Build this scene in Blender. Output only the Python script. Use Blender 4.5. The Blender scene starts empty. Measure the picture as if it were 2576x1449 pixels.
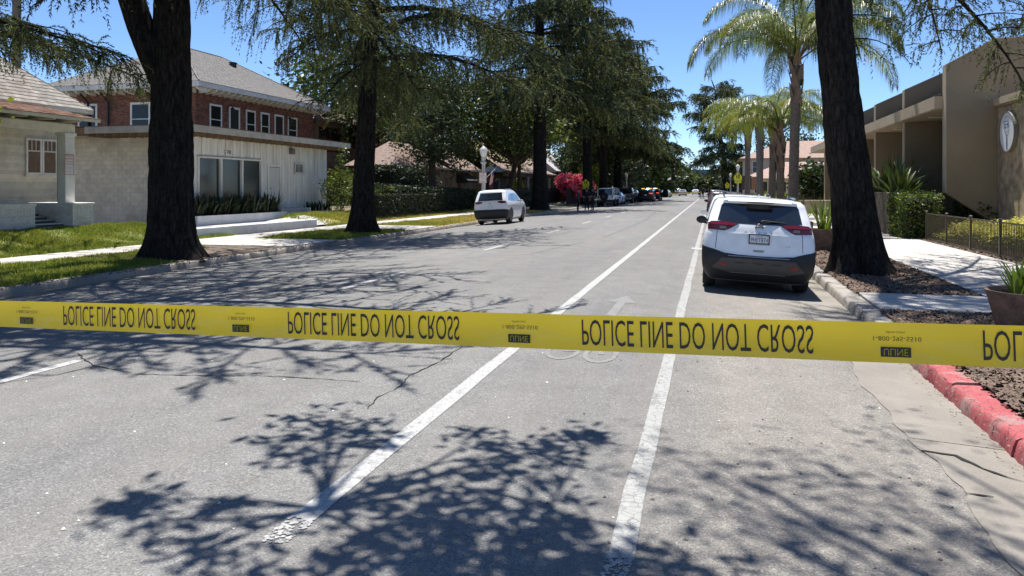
import bpy, bmesh, math, random
import numpy as np
from mathutils import Vector, Matrix, Quaternion
from mathutils.bvhtree import BVHTree

scene = bpy.context.scene
C = scene.collection
R = math.radians

# ------------------------------------------------------------------ camera
cam_d = bpy.data.cameras.new('camera')
cam = bpy.data.objects.new('camera', cam_d)
C.objects.link(cam)
scene.camera = cam
YAW = R(14.571)
cam.location = (0, 0, 1.75)
cam.rotation_euler = (R(90), 0, YAW)
cam_d.sensor_width = 36.0
cam_d.lens = 36.0 * 1935 / 2576
cam_d.shift_y = -(724.5 - 474) / 2576
cam_d.clip_start = 0.05
cam_d.clip_end = 4000

# ------------------------------------------------------------------ daylight
SUN_EL, SUN_AZ = R(73.5), R(-17)          # azimuth from +Y, negative = towards -X
world = bpy.data.worlds.new('World')
scene.world = world
world.use_nodes = True
wn = world.node_tree.nodes
sky = wn.new('ShaderNodeTexSky')
sky.sky_type = 'NISHITA'
sky.sun_disc = False
sky.sun_elevation = SUN_EL
sky.sun_rotation = SUN_AZ
sky.altitude = 90
sky.air_density = 0.68
sky.dust_density = 0.0
sky.ozone_density = 7.5
world.node_tree.links.new(sky.outputs[0], wn['Background'].inputs[0])
wn['Background'].inputs[1].default_value = 0.112
sun_d = bpy.data.lights.new('sun', 'SUN')
sun_d.energy = 4.8
sun_d.angle = R(0.53)
sun_d.color = (1.0, 0.97, 0.92)
sun = bpy.data.objects.new('sun', sun_d)
C.objects.link(sun)
to_sun = Vector((math.sin(SUN_AZ) * math.cos(SUN_EL), math.cos(SUN_AZ) * math.cos(SUN_EL), math.sin(SUN_EL)))
sun.rotation_euler = to_sun.to_track_quat('Z', 'Y').to_euler()
sun.location = (0, 20, 60)
vs = scene.view_settings
vs.view_transform = 'Standard'
vs.look = 'None'
vs.exposure = 0.74
vs.gamma = 1.0
vs.use_curve_mapping = False
cy = scene.cycles
cy.max_bounces = 6; cy.diffuse_bounces = 3; cy.glossy_bounces = 3; cy.transmission_bounces = 3; cy.transparent_max_bounces = 6
cy.caustics_reflective = False; cy.caustics_refractive = False

# ------------------------------------------------------------------ helpers
WL = {}                                    # world location of each object, for parts written in world coordinates


def wl(o):
    return WL.get(o.name, Vector((0, 0, 0))) if o else Vector((0, 0, 0))


def tag(o, label=None, cat=None, group=None, kind=None):
    if label: o['label'] = label
    if cat: o['category'] = cat
    if group: o['group'] = group
    if kind: o['kind'] = kind
    return o


def thing(name, label, cat, loc=(0, 0, 0), group=None):
    o = bpy.data.objects.new(name, None)
    C.objects.link(o)
    o.empty_display_size = 0.2
    o.location = loc
    WL[o.name] = Vector(loc)
    return tag(o, label, cat, group)


def link(name, me, parent=None, loc=None, rot=None):
    o = bpy.data.objects.new(name, me)
    C.objects.link(o)
    base = wl(parent)
    if parent: o.parent = parent
    if loc is not None:
        o.location = Vector(loc) - base
        WL[o.name] = Vector(loc)
    else:
        WL[o.name] = base.copy()
    if rot is not None: o.rotation_euler = rot
    return o


def copy_tree(o, parent=None):
    c = o.copy()
    C.objects.link(c)
    if parent: c.parent = parent
    for ch in list(o.children):
        copy_tree(ch, c)
    return c


def mesh_np(name, V, F, mat, smooth=False):
    """V (n,3), F (m,k) numpy -> mesh"""
    V = np.asarray(V, dtype=np.float32); F = np.asarray(F, dtype=np.int32)
    k = F.shape[1]
    me = bpy.data.meshes.new(name)
    me.vertices.add(len(V)); me.vertices.foreach_set('co', V.ravel())
    me.loops.add(F.size); me.loops.foreach_set('vertex_index', F.ravel())
    me.polygons.add(len(F))
    me.polygons.foreach_set('loop_start', np.arange(0, F.size, k, dtype=np.int32))
    me.polygons.foreach_set('loop_total', np.full(len(F), k, dtype=np.int32))
    if smooth: me.polygons.foreach_set('use_smooth', np.ones(len(F), dtype=bool))
    me.update(calc_edges=True)
    if mat: me.materials.append(mat)
    return me


def part_np(name, V, F, mat, parent=None, smooth=False):
    b = wl(parent)
    V = np.asarray(V, dtype=np.float32) - np.array([b.x, b.y, b.z], dtype=np.float32)
    return link(name, mesh_np(name, V, F, mat, smooth), parent)


class MB:
    """collects shapes in world coordinates, then builds ONE mesh"""
    def __init__(s):
        s.v = []; s.f = []; s.m = []; s.cm = 0

    def add(s, V, F):
        n = len(s.v)
        s.v.extend([tuple(p) for p in V])
        for f in F:
            s.f.append(tuple(i + n for i in f)); s.m.append(s.cm)
        return s

    def box(s, x0, x1, y0, y1, z0, z1):
        V = [(x0, y0, z0), (x1, y0, z0), (x1, y1, z0), (x0, y1, z0), (x0, y0, z1), (x1, y0, z1), (x1, y1, z1), (x0, y1, z1)]
        return s.add(V, [(0, 3, 2, 1), (4, 5, 6, 7), (0, 1, 5, 4), (1, 2, 6, 5), (2, 3, 7, 6), (3, 0, 4, 7)])

    def bbox(s, x0, x1, y0, y1, z0, z1, b=0.01):
        """box with chamfered top and vertical edges"""
        P = []
        for z, i in ((z0, 0), (z1 - b, 0), (z1, b)):
            c = b
            P.append([(x0 + i + c, y0 + i, z), (x1 - i - c, y0 + i, z), (x1 - i, y0 + i + c, z), (x1 - i, y1 - i - c, z),
                      (x1 - i - c, y1 - i, z), (x0 + i + c, y1 - i, z), (x0 + i, y1 - i - c, z), (x0 + i, y0 + i + c, z)])
        return s.loft(P, closed=True, caps=True)

    def obox(s, c, size, rz=0.0, rx=0.0, ry=0.0):
        M = Matrix.Translation(c) @ Matrix.Rotation(rz, 4, 'Z') @ Matrix.Rotation(ry, 4, 'Y') @ Matrix.Rotation(rx, 4, 'X')
        a, b, d = size[0] / 2, size[1] / 2, size[2] / 2
        V = [M @ Vector(p) for p in [(-a, -b, -d), (a, -b, -d), (a, b, -d), (-a, b, -d), (-a, -b, d), (a, -b, d), (a, b, d), (-a, b, d)]]
        return s.add(V, [(0, 3, 2, 1), (4, 5, 6, 7), (0, 1, 5, 4), (1, 2, 6, 5), (2, 3, 7, 6), (3, 0, 4, 7)])

    def loft(s, rings, closed=True, caps=False):
        n = len(rings[0]); V = [p for r in rings for p in r]; F = []
        for i in range(len(rings) - 1):
            for j in range(n if closed else n - 1):
                a = i * n + j; b = i * n + (j + 1) % n
                F.append((a, b, b + n, a + n))
        if caps:
            F.append(tuple(reversed(range(n)))); F.append(tuple(range((len(rings) - 1) * n, len(rings) * n)))
        return s.add(V, F)

    def tube(s, pts, radii, n=8, caps=True):
        pts = [Vector(p) for p in pts]
        if not hasattr(radii, '__len__'): radii = [radii] * len(pts)
        rings = []; ref = None
        for i, p in enumerate(pts):
            t = (pts[min(i + 1, len(pts) - 1)] - pts[max(i - 1, 0)]).normalized()
            if ref is None:
                ref = t.orthogonal().normalized()
            ref = (ref - t * ref.dot(t))
            if ref.length < 1e-5: ref = t.orthogonal()
            ref.normalize(); b = t.cross(ref)
            rings.append([p + (ref * math.cos(a) + b * math.sin(a)) * radii[i] for a in [2 * math.pi * k / n for k in range(n)]])
        return s.loft(rings, True, caps)

    def cyl(s, p0, p1, r0, r1=None, n=12):
        return s.tube([p0, p1], [r0, r0 if r1 is None else r1], n)

    def lathe(s, prof, c=(0, 0, 0), n=20):
        rings = [[(c[0] + r * math.cos(2 * math.pi * k / n), c[1] + r * math.sin(2 * math.pi * k / n), c[2] + z) for k in range(n)] for r, z in prof]
        return s.loft(rings, True, True)

    def prism(s, poly, a0, a1, axis='Y'):
        """poly of 2d points; axis X: (y,z), Y: (x,z), Z: (x,y)"""
        def P(p, a):
            return (a, p[0], p[1]) if axis == 'X' else (p[0], a, p[1]) if axis == 'Y' else (p[0], p[1], a)
        n = len(poly)
        V = [P(p, a0) for p in poly] + [P(p, a1) for p in poly]
        F = [(i, (i + 1) % n, (i + 1) % n + n, i + n) for i in range(n)] + [tuple(reversed(range(n))), tuple(range(n, 2 * n))]
        return s.add(V, F)

    def quad(s, *p):
        return s.add(p, [tuple(range(len(p)))])

    def mesh(s, name, mat, base=Vector((0, 0, 0)), smooth=False, sharp=None, fix=True):
        me = bpy.data.meshes.new(name)
        me.from_pydata([(p[0] - base[0], p[1] - base[1], p[2] - base[2]) for p in s.v], [], s.f)
        mats = mat if isinstance(mat, (list, tuple)) else [mat]
        for m in mats: me.materials.append(m)
        if len(mats) > 1: me.polygons.foreach_set('material_index', s.m)
        if fix:
            bm = bmesh.new(); bm.from_mesh(me)
            bmesh.ops.recalc_face_normals(bm, faces=bm.faces); bm.to_mesh(me); bm.free()
        if smooth:
            me.polygons.foreach_set('use_smooth', [True] * len(me.polygons))
            if sharp: me.set_sharp_from_angle(angle=R(sharp))
        me.update()
        return me

    def build(s, name, mat, parent=None, smooth=False, sharp=None, fix=True):
        return link(name, s.mesh(name, mat, wl(parent), smooth, sharp, fix), parent)


def top(o, label, cat, group=None):
    return tag(o, label, cat, group)


# ------------------------------------------------------------------ materials
MATS = {}


def nodes_of(name):
    m = bpy.data.materials.new(name); m.use_nodes = True
    nt = m.node_tree; b = nt.nodes['Principled BSDF']
    return m, nt, b


def noise(nt, scale, detail=4, rough=0.55, vec=None, dim='3D'):
    n = nt.nodes.new('ShaderNodeTexNoise'); n.inputs['Scale'].default_value = scale
    n.inputs['Detail'].default_value = detail; n.inputs['Roughness'].default_value = rough
    if vec is not None: nt.links.new(vec, n.inputs['Vector'])
    return n


def pos(nt, sc=None):
    g = nt.nodes.new('ShaderNodeNewGeometry')
    if sc is None: return g.outputs['Position']
    m = nt.nodes.new('ShaderNodeMapping'); m.inputs['Scale'].default_value = sc
    nt.links.new(g.outputs['Position'], m.inputs['Vector'])
    return m.outputs['Vector']


def ramp(nt, fac, stops):
    r = nt.nodes.new('ShaderNodeValToRGB')
    e = r.color_ramp.elements
    while len(e) < len(stops): e.new(0.5)
    for i, (p, c) in enumerate(stops):
        e[i].position = p; e[i].color = (c[0], c[1], c[2], 1) if hasattr(c, '__len__') else (c, c, c, 1)
    nt.links.new(fac, r.inputs['Fac'])
    return r.outputs['Color']


def mix(nt, a, b, fac, mode='MIX'):
    n = nt.nodes.new('ShaderNodeMix'); n.data_type = 'RGBA'; n.blend_type = mode
    for i, v in ((6, a), (7, b), (0, fac)):
        if hasattr(v, 'is_output'): nt.links.new(v, n.inputs[i])
        elif i == 0: n.inputs[0].default_value = float(v)
        elif hasattr(v, '__len__'): n.inputs[i].default_value = (v[0], v[1], v[2], 1)
        else: n.inputs[i].default_value = (v, v, v, 1)
    return n.outputs[2]


def bump(nt, b, height, strength=0.3, dist=0.02):
    n = nt.nodes.new('ShaderNodeBump'); n.inputs['Strength'].default_value = strength; n.inputs['Distance'].default_value = dist
    nt.links.new(height, n.inputs['Height']); nt.links.new(n.outputs['Normal'], b.inputs['Normal'])


def M(name, col, rough=0.75, var=0.18, scale=2.5, fine=25.0, bmp=0.15, bdist=0.01, metal=0.0, spec=0.4, rnd=0.0, stretch=None,
      dirt=None, dirt_amt=0.4, dirt_scale=1.2, coat=0.0, island=0.0):
    """plain procedural surface: colour with two noise scales, optional shaped dirt, grain relief, piece-to-piece variation"""
    if name in MATS: return MATS[name]
    m, nt, b = nodes_of(name)
    p = pos(nt, stretch)
    n1 = noise(nt, scale, 5, 0.6, p); n2 = noise(nt, fine, 3, 0.6, p)
    lo, hi = 1 - var, 1 + var
    c = mix(nt, col, ramp(nt, n1.outputs['Fac'], [(0.3, lo), (0.7, hi)]), 1.0, 'MULTIPLY')
    c = mix(nt, c, ramp(nt, n2.outputs['Fac'], [(0.3, 1 - var * 0.7), (0.7, 1 + var * 0.7)]), 1.0, 'MULTIPLY')
    if dirt:
        n3 = noise(nt, dirt_scale, 8, 0.72, p)
        c = mix(nt, c, dirt, ramp(nt, n3.outputs['Fac'], [(0.5, 0.0), (0.72, dirt_amt)]))
    if rnd:
        oi = nt.nodes.new('ShaderNodeObjectInfo')
        c = mix(nt, c, ramp(nt, oi.outputs['Random'], [(0, 1 - rnd), (1, 1 + rnd)]), 1.0, 'MULTIPLY')
    if island:
        gi = nt.nodes.new('ShaderNodeNewGeometry')
        c = mix(nt, c, ramp(nt, gi.outputs['Random Per Island'], [(0, 1 - island), (1, 1 + island)]), 1.0, 'MULTIPLY')
    nt.links.new(c, b.inputs['Base Color'])
    b.inputs['Roughness'].default_value = rough; b.inputs['Metallic'].default_value = metal
    b.inputs['Specular IOR Level'].default_value = spec
    b.inputs['Coat Weight'].default_value = coat
    if bmp: bump(nt, b, n2.outputs['Fac'], bmp, bdist)
    MATS[name] = m
    return m


def leaf(name, col, col2, trans=0.35, rough=0.55, spec=0.3, nscale=0.6, rnd=0.35):
    """foliage: diffuse + light passing through, leaf to leaf variation"""
    if name in MATS: return MATS[name]
    m, nt, b = nodes_of(name)
    g = nt.nodes.new('ShaderNodeNewGeometry')
    n1 = noise(nt, nscale, 4, 0.6, g.outputs['Position'])
    c = mix(nt, col, col2, ramp(nt, n1.outputs['Fac'], [(0.35, 0.0), (0.65, 1.0)]))
    c = mix(nt, c, ramp(nt, g.outputs['Random Per Island'], [(0, 1 - rnd), (1, 1 + rnd)]), 1.0, 'MULTIPLY')
    nt.links.new(c, b.inputs['Base Color'])
    b.inputs['Roughness'].default_value = rough; b.inputs['Specular IOR Level'].default_value = spec
    t = nt.nodes.new('ShaderNodeBsdfTranslucent')
    c2 = mix(nt, c, (1.25, 1.2, 0.55), 1.0, 'MULTIPLY')
    nt.links.new(c2, t.inputs['Color'])
    ms = nt.nodes.new('ShaderNodeMixShader'); ms.inputs[0].default_value = trans
    nt.links.new(b.outputs[0], ms.inputs[1]); nt.links.new(t.outputs[0], ms.inputs[2])
    nt.links.new(ms.outputs[0], nt.nodes['Material Output'].inputs['Surface'])
    MATS[name] = m
    return m


def plain(name, col, rough=0.5, metal=0.0, spec=0.5, coat=0.0, emit=None, es=1.0):
    if name in MATS: return MATS[name]
    m, nt, b = nodes_of(name)
    n1 = noise(nt, 6.0, 4, 0.6, pos(nt))
    c = mix(nt, col, ramp(nt, n1.outputs['Fac'], [(0.3, 0.94), (0.7, 1.06)]), 1.0, 'MULTIPLY')
    nt.links.new(c, b.inputs['Base Color'])
    b.inputs['Roughness'].default_value = rough; b.inputs['Metallic'].default_value = metal
    b.inputs['Specular IOR Level'].default_value = spec; b.inputs['Coat Weight'].default_value = coat
    b.inputs['Coat Roughness'].default_value = 0.06
    if emit:
        b.inputs['Emission Color'].default_value = (*emit, 1); b.inputs['Emission Strength'].default_value = es
    MATS[name] = m
    return m


def mat_asphalt():
    m, nt, b = nodes_of('asphalt')
    p = pos(nt)
    big = noise(nt, 0.35, 5, 0.6, pos(nt, (1.0, 0.25, 1)))
    mid = noise(nt, 2.2, 5, 0.62, p)
    grit = noise(nt, 95.0, 2, 0.7, p)
    vor = nt.nodes.new('ShaderNodeTexVoronoi'); vor.inputs['Scale'].default_value = 70.0
    nt.links.new(p, vor.inputs['Vector'])
    c = ramp(nt, big.outputs['Fac'], [(0.3, (0.166, 0.164, 0.162)), (0.7, (0.214, 0.210, 0.204))])
    c = mix(nt, c, ramp(nt, mid.outputs['Fac'], [(0.28, 0.86), (0.72, 1.12)]), 1.0, 'MULTIPLY')
    c = mix(nt, c, ramp(nt, grit.outputs['Fac'], [(0.3, 0.55), (0.5, 1.0), (0.72, 1.5)]), 1.0, 'MULTIPLY')
    c = mix(nt, c, ramp(nt, vor.outputs['Color'], [(0.0, 0.75), (0.8, 1.08), (1.0, 1.6)]), 1.0, 'MULTIPLY')
    # brownish wheel-polished parking lane and tar-dark streaks along the street
    st = noise(nt, 0.9, 6, 0.65, pos(nt, (1.6, 0.08, 1)))
    c = mix(nt, c, (0.215, 0.198, 0.175), ramp(nt, st.outputs['Fac'], [(0.48, 0.0), (0.75, 0.55)]))
    tr = noise(nt, 1.3, 5, 0.6, pos(nt, (1.2, 0.12, 1)))
    c = mix(nt, c, (0.11, 0.11, 0.113), ramp(nt, tr.outputs['Fac'], [(0.58, 0.0), (0.78, 0.6)]))
    oil = noise(nt, 0.55, 7, 0.7, p)
    c = mix(nt, c, (0.10, 0.098, 0.096), ramp(nt, oil.outputs['Fac'], [(0.60, 0.0), (0.74, 0.45)]))
    c = mix(nt, c, (1.0, 0.99, 0.965), 1.0, 'MULTIPLY')
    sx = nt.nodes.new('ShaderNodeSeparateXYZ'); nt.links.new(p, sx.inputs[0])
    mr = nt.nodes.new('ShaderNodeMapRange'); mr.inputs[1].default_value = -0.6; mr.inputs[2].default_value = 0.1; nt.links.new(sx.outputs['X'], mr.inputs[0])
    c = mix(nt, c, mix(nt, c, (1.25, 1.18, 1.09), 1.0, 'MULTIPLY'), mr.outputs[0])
    nt.links.new(c, b.inputs['Base Color'])
    b.inputs['Roughness'].default_value = 0.85; b.inputs['Specular IOR Level'].default_value = 0.25
    mx = mix(nt, grit.outputs['Fac'], vor.outputs['Distance'], 0.5)
    bump(nt, b, mx, 0.55, 0.012)
    return m


def mat_bark(name, c1, c2, scale=1.0):
    m, nt, b = nodes_of(name)
    p = pos(nt, (1, 1, 0.22))
    n1 = noise(nt, 14 * scale, 6, 0.68, p)
    v = nt.nodes.new('ShaderNodeTexVoronoi'); v.feature = 'DISTANCE_TO_EDGE'; v.inputs['Scale'].default_value = 16 * scale
    d = mix(nt, p, n1.outputs['Color'], 0.12); nt.links.new(d, v.inputs['Vector'])
    c = mix(nt, c1, c2, ramp(nt, n1.outputs['Fac'], [(0.35, 0.0), (0.68, 1.0)]))
    c = mix(nt, c, ramp(nt, v.outputs['Distance'], [(0.0, 0.35), (0.12, 1.0)]), 1.0, 'MULTIPLY')
    nt.links.new(c, b.inputs['Base Color'])
    b.inputs['Roughness'].default_value = 0.95; b.inputs['Specular IOR Level'].default_value = 0.1
    bump(nt, b, mix(nt, v.outputs['Distance'], n1.outputs['Fac'], 0.5), 0.9, 0.05)
    return m


def mat_paint(name, col, wear=0.45, under=(0.2, 0.19, 0.18), scale=22.0, thr=0.5, stretch=None):
    """road or kerb paint worn through in flakes, with crazed cracks"""
    m, nt, b = nodes_of(name)
    p = pos(nt, stretch)
    n1 = noise(nt, scale, 6, 0.7, p); n2 = noise(nt, 1.4, 4, 0.6, p)
    v = nt.nodes.new('ShaderNodeTexVoronoi'); v.feature = 'DISTANCE_TO_EDGE'; v.inputs['Scale'].default_value = 17
    nt.links.new(mix(nt, p, n1.outputs['Color'], 0.02), v.inputs['Vector'])
    s = nt.nodes.new('ShaderNodeMath'); s.operation = 'ADD'
    nt.links.new(n1.outputs['Fac'], s.inputs[0]); nt.links.new(n2.outputs['Fac'], s.inputs[1])
    h = nt.nodes.new('ShaderNodeMath'); h.operation = 'MULTIPLY'; h.inputs[1].default_value = 0.5
    nt.links.new(s.outputs[0], h.inputs[0])
    w = ramp(nt, h.outputs[0], [(thr, 0.0), (thr + 0.09, wear)])
    c = mix(nt, col, ramp(nt, n2.outputs['Fac'], [(0.3, 0.82), (0.7, 1.08)]), 1.0, 'MULTIPLY')
    c = mix(nt, c, under, w)
    c = mix(nt, c, ramp(nt, v.outputs['Distance'], [(0.0, 0.42), (0.045, 1.0)]), 1.0, 'MULTIPLY')
    nt.links.new(c, b.inputs['Base Color']); b.inputs['Roughness'].default_value = 0.8
    bump(nt, b, n1.outputs['Fac'], 0.3, 0.006)
    return m


ASPHALT = mat_asphalt()
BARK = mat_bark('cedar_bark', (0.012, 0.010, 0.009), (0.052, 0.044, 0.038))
BARK2 = mat_bark('brown_bark', (0.06, 0.045, 0.035), (0.14, 0.105, 0.08))
PALMBARK = M('palm_bark', (0.20, 0.155, 0.12), 0.9, 0.3, 6, 40, 0.5, 0.03, stretch=(1, 1, 3))
PALMBOOT = M('palm_boot', (0.24, 0.165, 0.12), 0.85, 0.3, 5, 30, 0.4, 0.02, stretch=(3, 3, 0.6))
LINE = mat_paint('line_paint', (0.43, 0.425, 0.41), 0.75, (0.17, 0.165, 0.16), 20, 0.53)
LINE2 = mat_paint('worn_line_paint', (0.37, 0.365, 0.345), 0.75, (0.19, 0.185, 0.175), 16, 0.50)
FAINT = mat_paint('faint_line_paint', (0.24, 0.236, 0.226), 0.8, (0.19, 0.185, 0.175), 12, 0.47)
REDCURB = mat_paint('red_kerb_paint', (0.40, 0.085, 0.09), 0.85, (0.30, 0.215, 0.19), 8, 0.50, (1, 1, .22))
CONC = M('concrete', (0.47, 0.44, 0.40), 0.85, 0.12, 1.6, 50, 0.15, 0.006, rnd=0.05, dirt=(0.25, 0.22, 0.19), dirt_amt=0.4)
CURB = M('kerb_concrete', (0.33, 0.30, 0.265), 0.9, 0.2, 2.2, 45, 0.3, 0.01, rnd=0.08, dirt=(0.13, 0.115, 0.10), dirt_amt=0.7, stretch=(1, 1, 0.4))
GUTTER = M('gutter_concrete', (0.25, 0.226, 0.192), 0.9, 0.16, 1.5, 60, 0.25, 0.008, rnd=0.05, dirt=(0.22, 0.19, 0.16), dirt_amt=0.6)
CRACK = M('crack', (0.025, 0.023, 0.022), 0.95, 0.3, 20, 80, 0)
DIRT = M('dirt', (0.15, 0.115, 0.085), 0.95, 0.3, 2, 40, 0.4, 0.02)
GRASSBASE = M('grass_soil', (0.16, 0.185, 0.055), 0.95, 0.35, 1.2, 30, 0.4, 0.03, dirt=(0.20, 0.155, 0.07), dirt_amt=0.6)
DRYBASE = M('dry_grass_soil', (0.36, 0.29, 0.13), 0.95, 0.3, 0.8, 30, 0.4, 0.03, dirt=(0.17, 0.18, 0.05), dirt_amt=0.7, dirt_scale=0.5)
MULCHBASE = M('mulch_soil', (0.06, 0.042, 0.032), 0.95, 0.35, 6, 40, 0.5, 0.03)
GRASS = leaf('grass_blade', (0.165, 0.225, 0.046), (0.26, 0.28, 0.075), 0.45, nscale=0.9)
GRASSDRY = leaf('dry_grass_blade', (0.46, 0.37, 0.15), (0.33, 0.31, 0.09), 0.3, nscale=0.5)
CEDAR = leaf('cedar_needles', (0.034, 0.052, 0.028), (0.055, 0.072, 0.034), 0.28, 0.6, 0.25, nscale=0.35, rnd=0.4)
CEDARLIT = leaf('cedar_needles_sunlit', (0.088, 0.115, 0.052), (0.15, 0.16, 0.068), 0.36, 0.6, 0.25, nscale=0.35, rnd=0.4)  # paler copy of the needles, sunlit sprays put into the colour
CEDARDRY = leaf('cedar_needles_dry', (0.10, 0.075, 0.045), (0.075, 0.07, 0.04), 0.2, 0.7, 0.15, nscale=0.4)
LEAFD = leaf('dark_leaves', (0.030, 0.052, 0.018), (0.05, 0.075, 0.022), 0.28, 0.45, 0.4)
LEAFDD = leaf('shaded_hedge_leaves', (0.014, 0.026, 0.010), (0.024, 0.04, 0.014), 0.2, 0.5, 0.3)  # darker leaf copy, the shade on the hedges is put into its colour
LEAFM = leaf('mid_leaves', (0.065, 0.10, 0.025), (0.095, 0.13, 0.035), 0.35, 0.45, 0.4)
LEAFOLIVE = leaf('olive_leaves', (0.085, 0.085, 0.05), (0.055, 0.062, 0.036), 0.25, 0.5, 0.4)
LEAFY = leaf('yellow_green_leaves', (0.20, 0.24, 0.035), (0.13, 0.19, 0.03), 0.45, 0.5, 0.3)
LEAFPALM = leaf('palm_leaflets', (0.10, 0.145, 0.035), (0.16, 0.19, 0.05), 0.4, 0.35, 0.5, nscale=0.5)
LEAFPALMY = leaf('palm_leaflets_yellow', (0.22, 0.24, 0.04), (0.14, 0.18, 0.035), 0.45, 0.4, 0.5, nscale=0.4)
STRAP = leaf('strap_leaves', (0.10, 0.17, 0.03), (0.15, 0.21, 0.045), 0.35, 0.35, 0.5, nscale=3)
STRAPD = leaf('dark_strap_leaves', (0.018, 0.032, 0.014), (0.03, 0.048, 0.02), 0.2, 0.4, 0.4, nscale=2)
PINK = leaf('pink_blossom', (0.93, 0.16, 0.42), (0.92, 0.28, 0.50), 0.5, 0.6, 0.2, nscale=2)
COVERY = leaf('yellow_ground_cover', (0.60, 0.56, 0.16), (0.42, 0.43, 0.10), 0.4, 0.6, 0.2, nscale=1.5)
MULCH = M('mulch_chips', (0.165, 0.115, 0.084), 0.9, 0.45, 9, 60, 0.2, 0.01)
GLASS = plain('window_glass', (0.014, 0.016, 0.018), 0.1, 0, 0.35)
GLASSB = plain('grey_window_glass', (0.05, 0.058, 0.06), 0.12, 0, 0.6)  # greyer, slightly lighter base colour than the other panes
WHITEW = M('white_trim', (0.74, 0.72, 0.67), 0.7, 0.1, 3, 40, 0.1, 0.004, dirt=(0.3, 0.27, 0.22), dirt_amt=0.35)
CREAM = M('cream_trim', (0.66, 0.63, 0.52), 0.7, 0.12, 3, 40, 0.1, 0.004, dirt=(0.3, 0.26, 0.2), dirt_amt=0.3)
BLACKM = plain('black_metal', (0.012, 0.012, 0.013), 0.45)
STEEL = plain('galvanised_steel', (0.36, 0.36, 0.35), 0.5, 0.6)


def text_mesh(s, mat, w, h, thick=0.0):
    """lettering in the XZ plane, origin at its lower left, w wide, h high"""
    cu = bpy.data.curves.new('txt', 'FONT'); cu.body = s; cu.resolution_u = 3
    o = bpy.data.objects.new('txt', cu); C.objects.link(o)
    dg = bpy.context.evaluated_depsgraph_get()
    me = bpy.data.meshes.new_from_object(o.evaluated_get(dg))
    bpy.data.objects.remove(o); bpy.data.curves.remove(cu)
    n = len(me.vertices); a = np.zeros(n * 3, dtype=np.float32); me.vertices.foreach_get('co', a); a = a.reshape(-1, 3)
    mn, mx = a.min(0), a.max(0)
    b = np.zeros_like(a)
    b[:, 0] = (a[:, 0] - mn[0]) / max(mx[0] - mn[0], 1e-6) * w
    b[:, 2] = (a[:, 1] - mn[1]) / max(mx[1] - mn[1], 1e-6) * h
    me.vertices.foreach_set('co', b.ravel())
    me.materials.clear(); me.materials.append(mat)
    me.update()
    return me


def text(name, s, mat, parent, o, ux, uz, w, h):
    """o: world lower-left corner, ux/uz: world unit directions of reading and up"""
    me = text_mesh(s, mat, w, h)
    ux = Vector(ux).normalized(); uz = Vector(uz).normalized(); uy = uz.cross(ux)
    Mx = Matrix(((ux.x, uy.x, uz.x, 0), (ux.y, uy.y, uz.y, 0), (ux.z, uy.z, uz.z, 0), (0, 0, 0, 1)))
    me.transform(Matrix.Translation(Vector(o) - wl(parent)) @ Mx)
    me.update()
    return link(name, me, parent)


def px(x, y, X=None, Y=None, Z=None):
    """ray of the photograph's camera met with a plane, used only to read off real positions"""
    ca, sa = math.cos(YAW), math.sin(YAW)
    cx, cz = (x - 1288) / 1935, (474 - y) / 1935
    d = (cx * ca - sa, cx * sa + ca, cz)
    t = X / d[0] if X is not None else Y / d[1] if Y is not None else (Z - 1.75) / d[2]
    return Vector((d[0] * t, d[1] * t, 1.75 + d[2] * t))
# ------------------------------------------------------------------ ground, road, kerbs, pavements
XL, XR = -12.0, 2.05


def zr(x):
    return 0.0736 - 0.0046 * (x + 5.0) ** 2


def sstep(a, b, x):
    t = min(1, max(0, (x - a) / (b - a))); return t * t * (3 - 2 * t)


def gz(x, y):
    """height of the land beside the street"""
    if x > XR + 0.1: return 0.0
    if x > XL - 0.1: return zr(x) - 0.08
    if x > -16.85: return 0.0
    near = 0.03 + 0.47 * sstep(-17.0, -20.0, x)
    mid = 0.02 + 0.16 * sstep(-17.3, -20.0, x)
    far = 0.02 + 0.42 * sstep(-17.2, -19.0, x)
    a = sstep(22.8, 25.0, y); b = sstep(31.0, 34.0, y) if x > -20 else sstep(40, 42, y)
    return near * (1 - a) + (mid * (1 - b) + far * b) * a


def sheet(name, xs, ys, zf, mat, parent=None, kind=None):
    V = [(x, y, zf(x, y)) for y in ys for x in xs]
    n = len(xs)
    F = [(j * n + i, j * n + i + 1, (j + 1) * n + i + 1, (j + 1) * n + i) for j in range(len(ys) - 1) for i in range(n - 1)]
    o = part_np(name, V, F, mat, parent, True)
    if kind: o['kind'] = kind
    return o


def lin(a, b, n):
    return [a + (b - a) * i / (n - 1) for i in range(n)]


GROUNDM = M('ground_soil', (0.16, 0.135, 0.085), 0.95, 0.3, 0.6, 20, 0.3, 0.03, dirt=(0.08, 0.09, 0.035), dirt_amt=0.7, dirt_scale=0.25)
xs = [-1500, -400, -120, -60, -45, -35] + lin(-30, -16, 29) + lin(-15.5, 4, 40) + [6, 8, 12, 20, 40, 80, 200, 600, 1500]
ys = [-60, -20, -5] + lin(0, 60, 61) + lin(63, 120, 20) + [140, 180, 240, 320, 500, 900, 2000, 3600]
sheet('ground', xs, ys, lambda x, y: gz(x, y) - 0.02, GROUNDM, kind='structure')

rxs = lin(XL, XR, 33)
road = sheet('road', rxs, [-12, -4, 0, 4, 8, 12, 16, 24, 40, 80, 160, 300, 700], lambda x, y: zr(x), ASPHALT, kind='structure')


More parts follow.
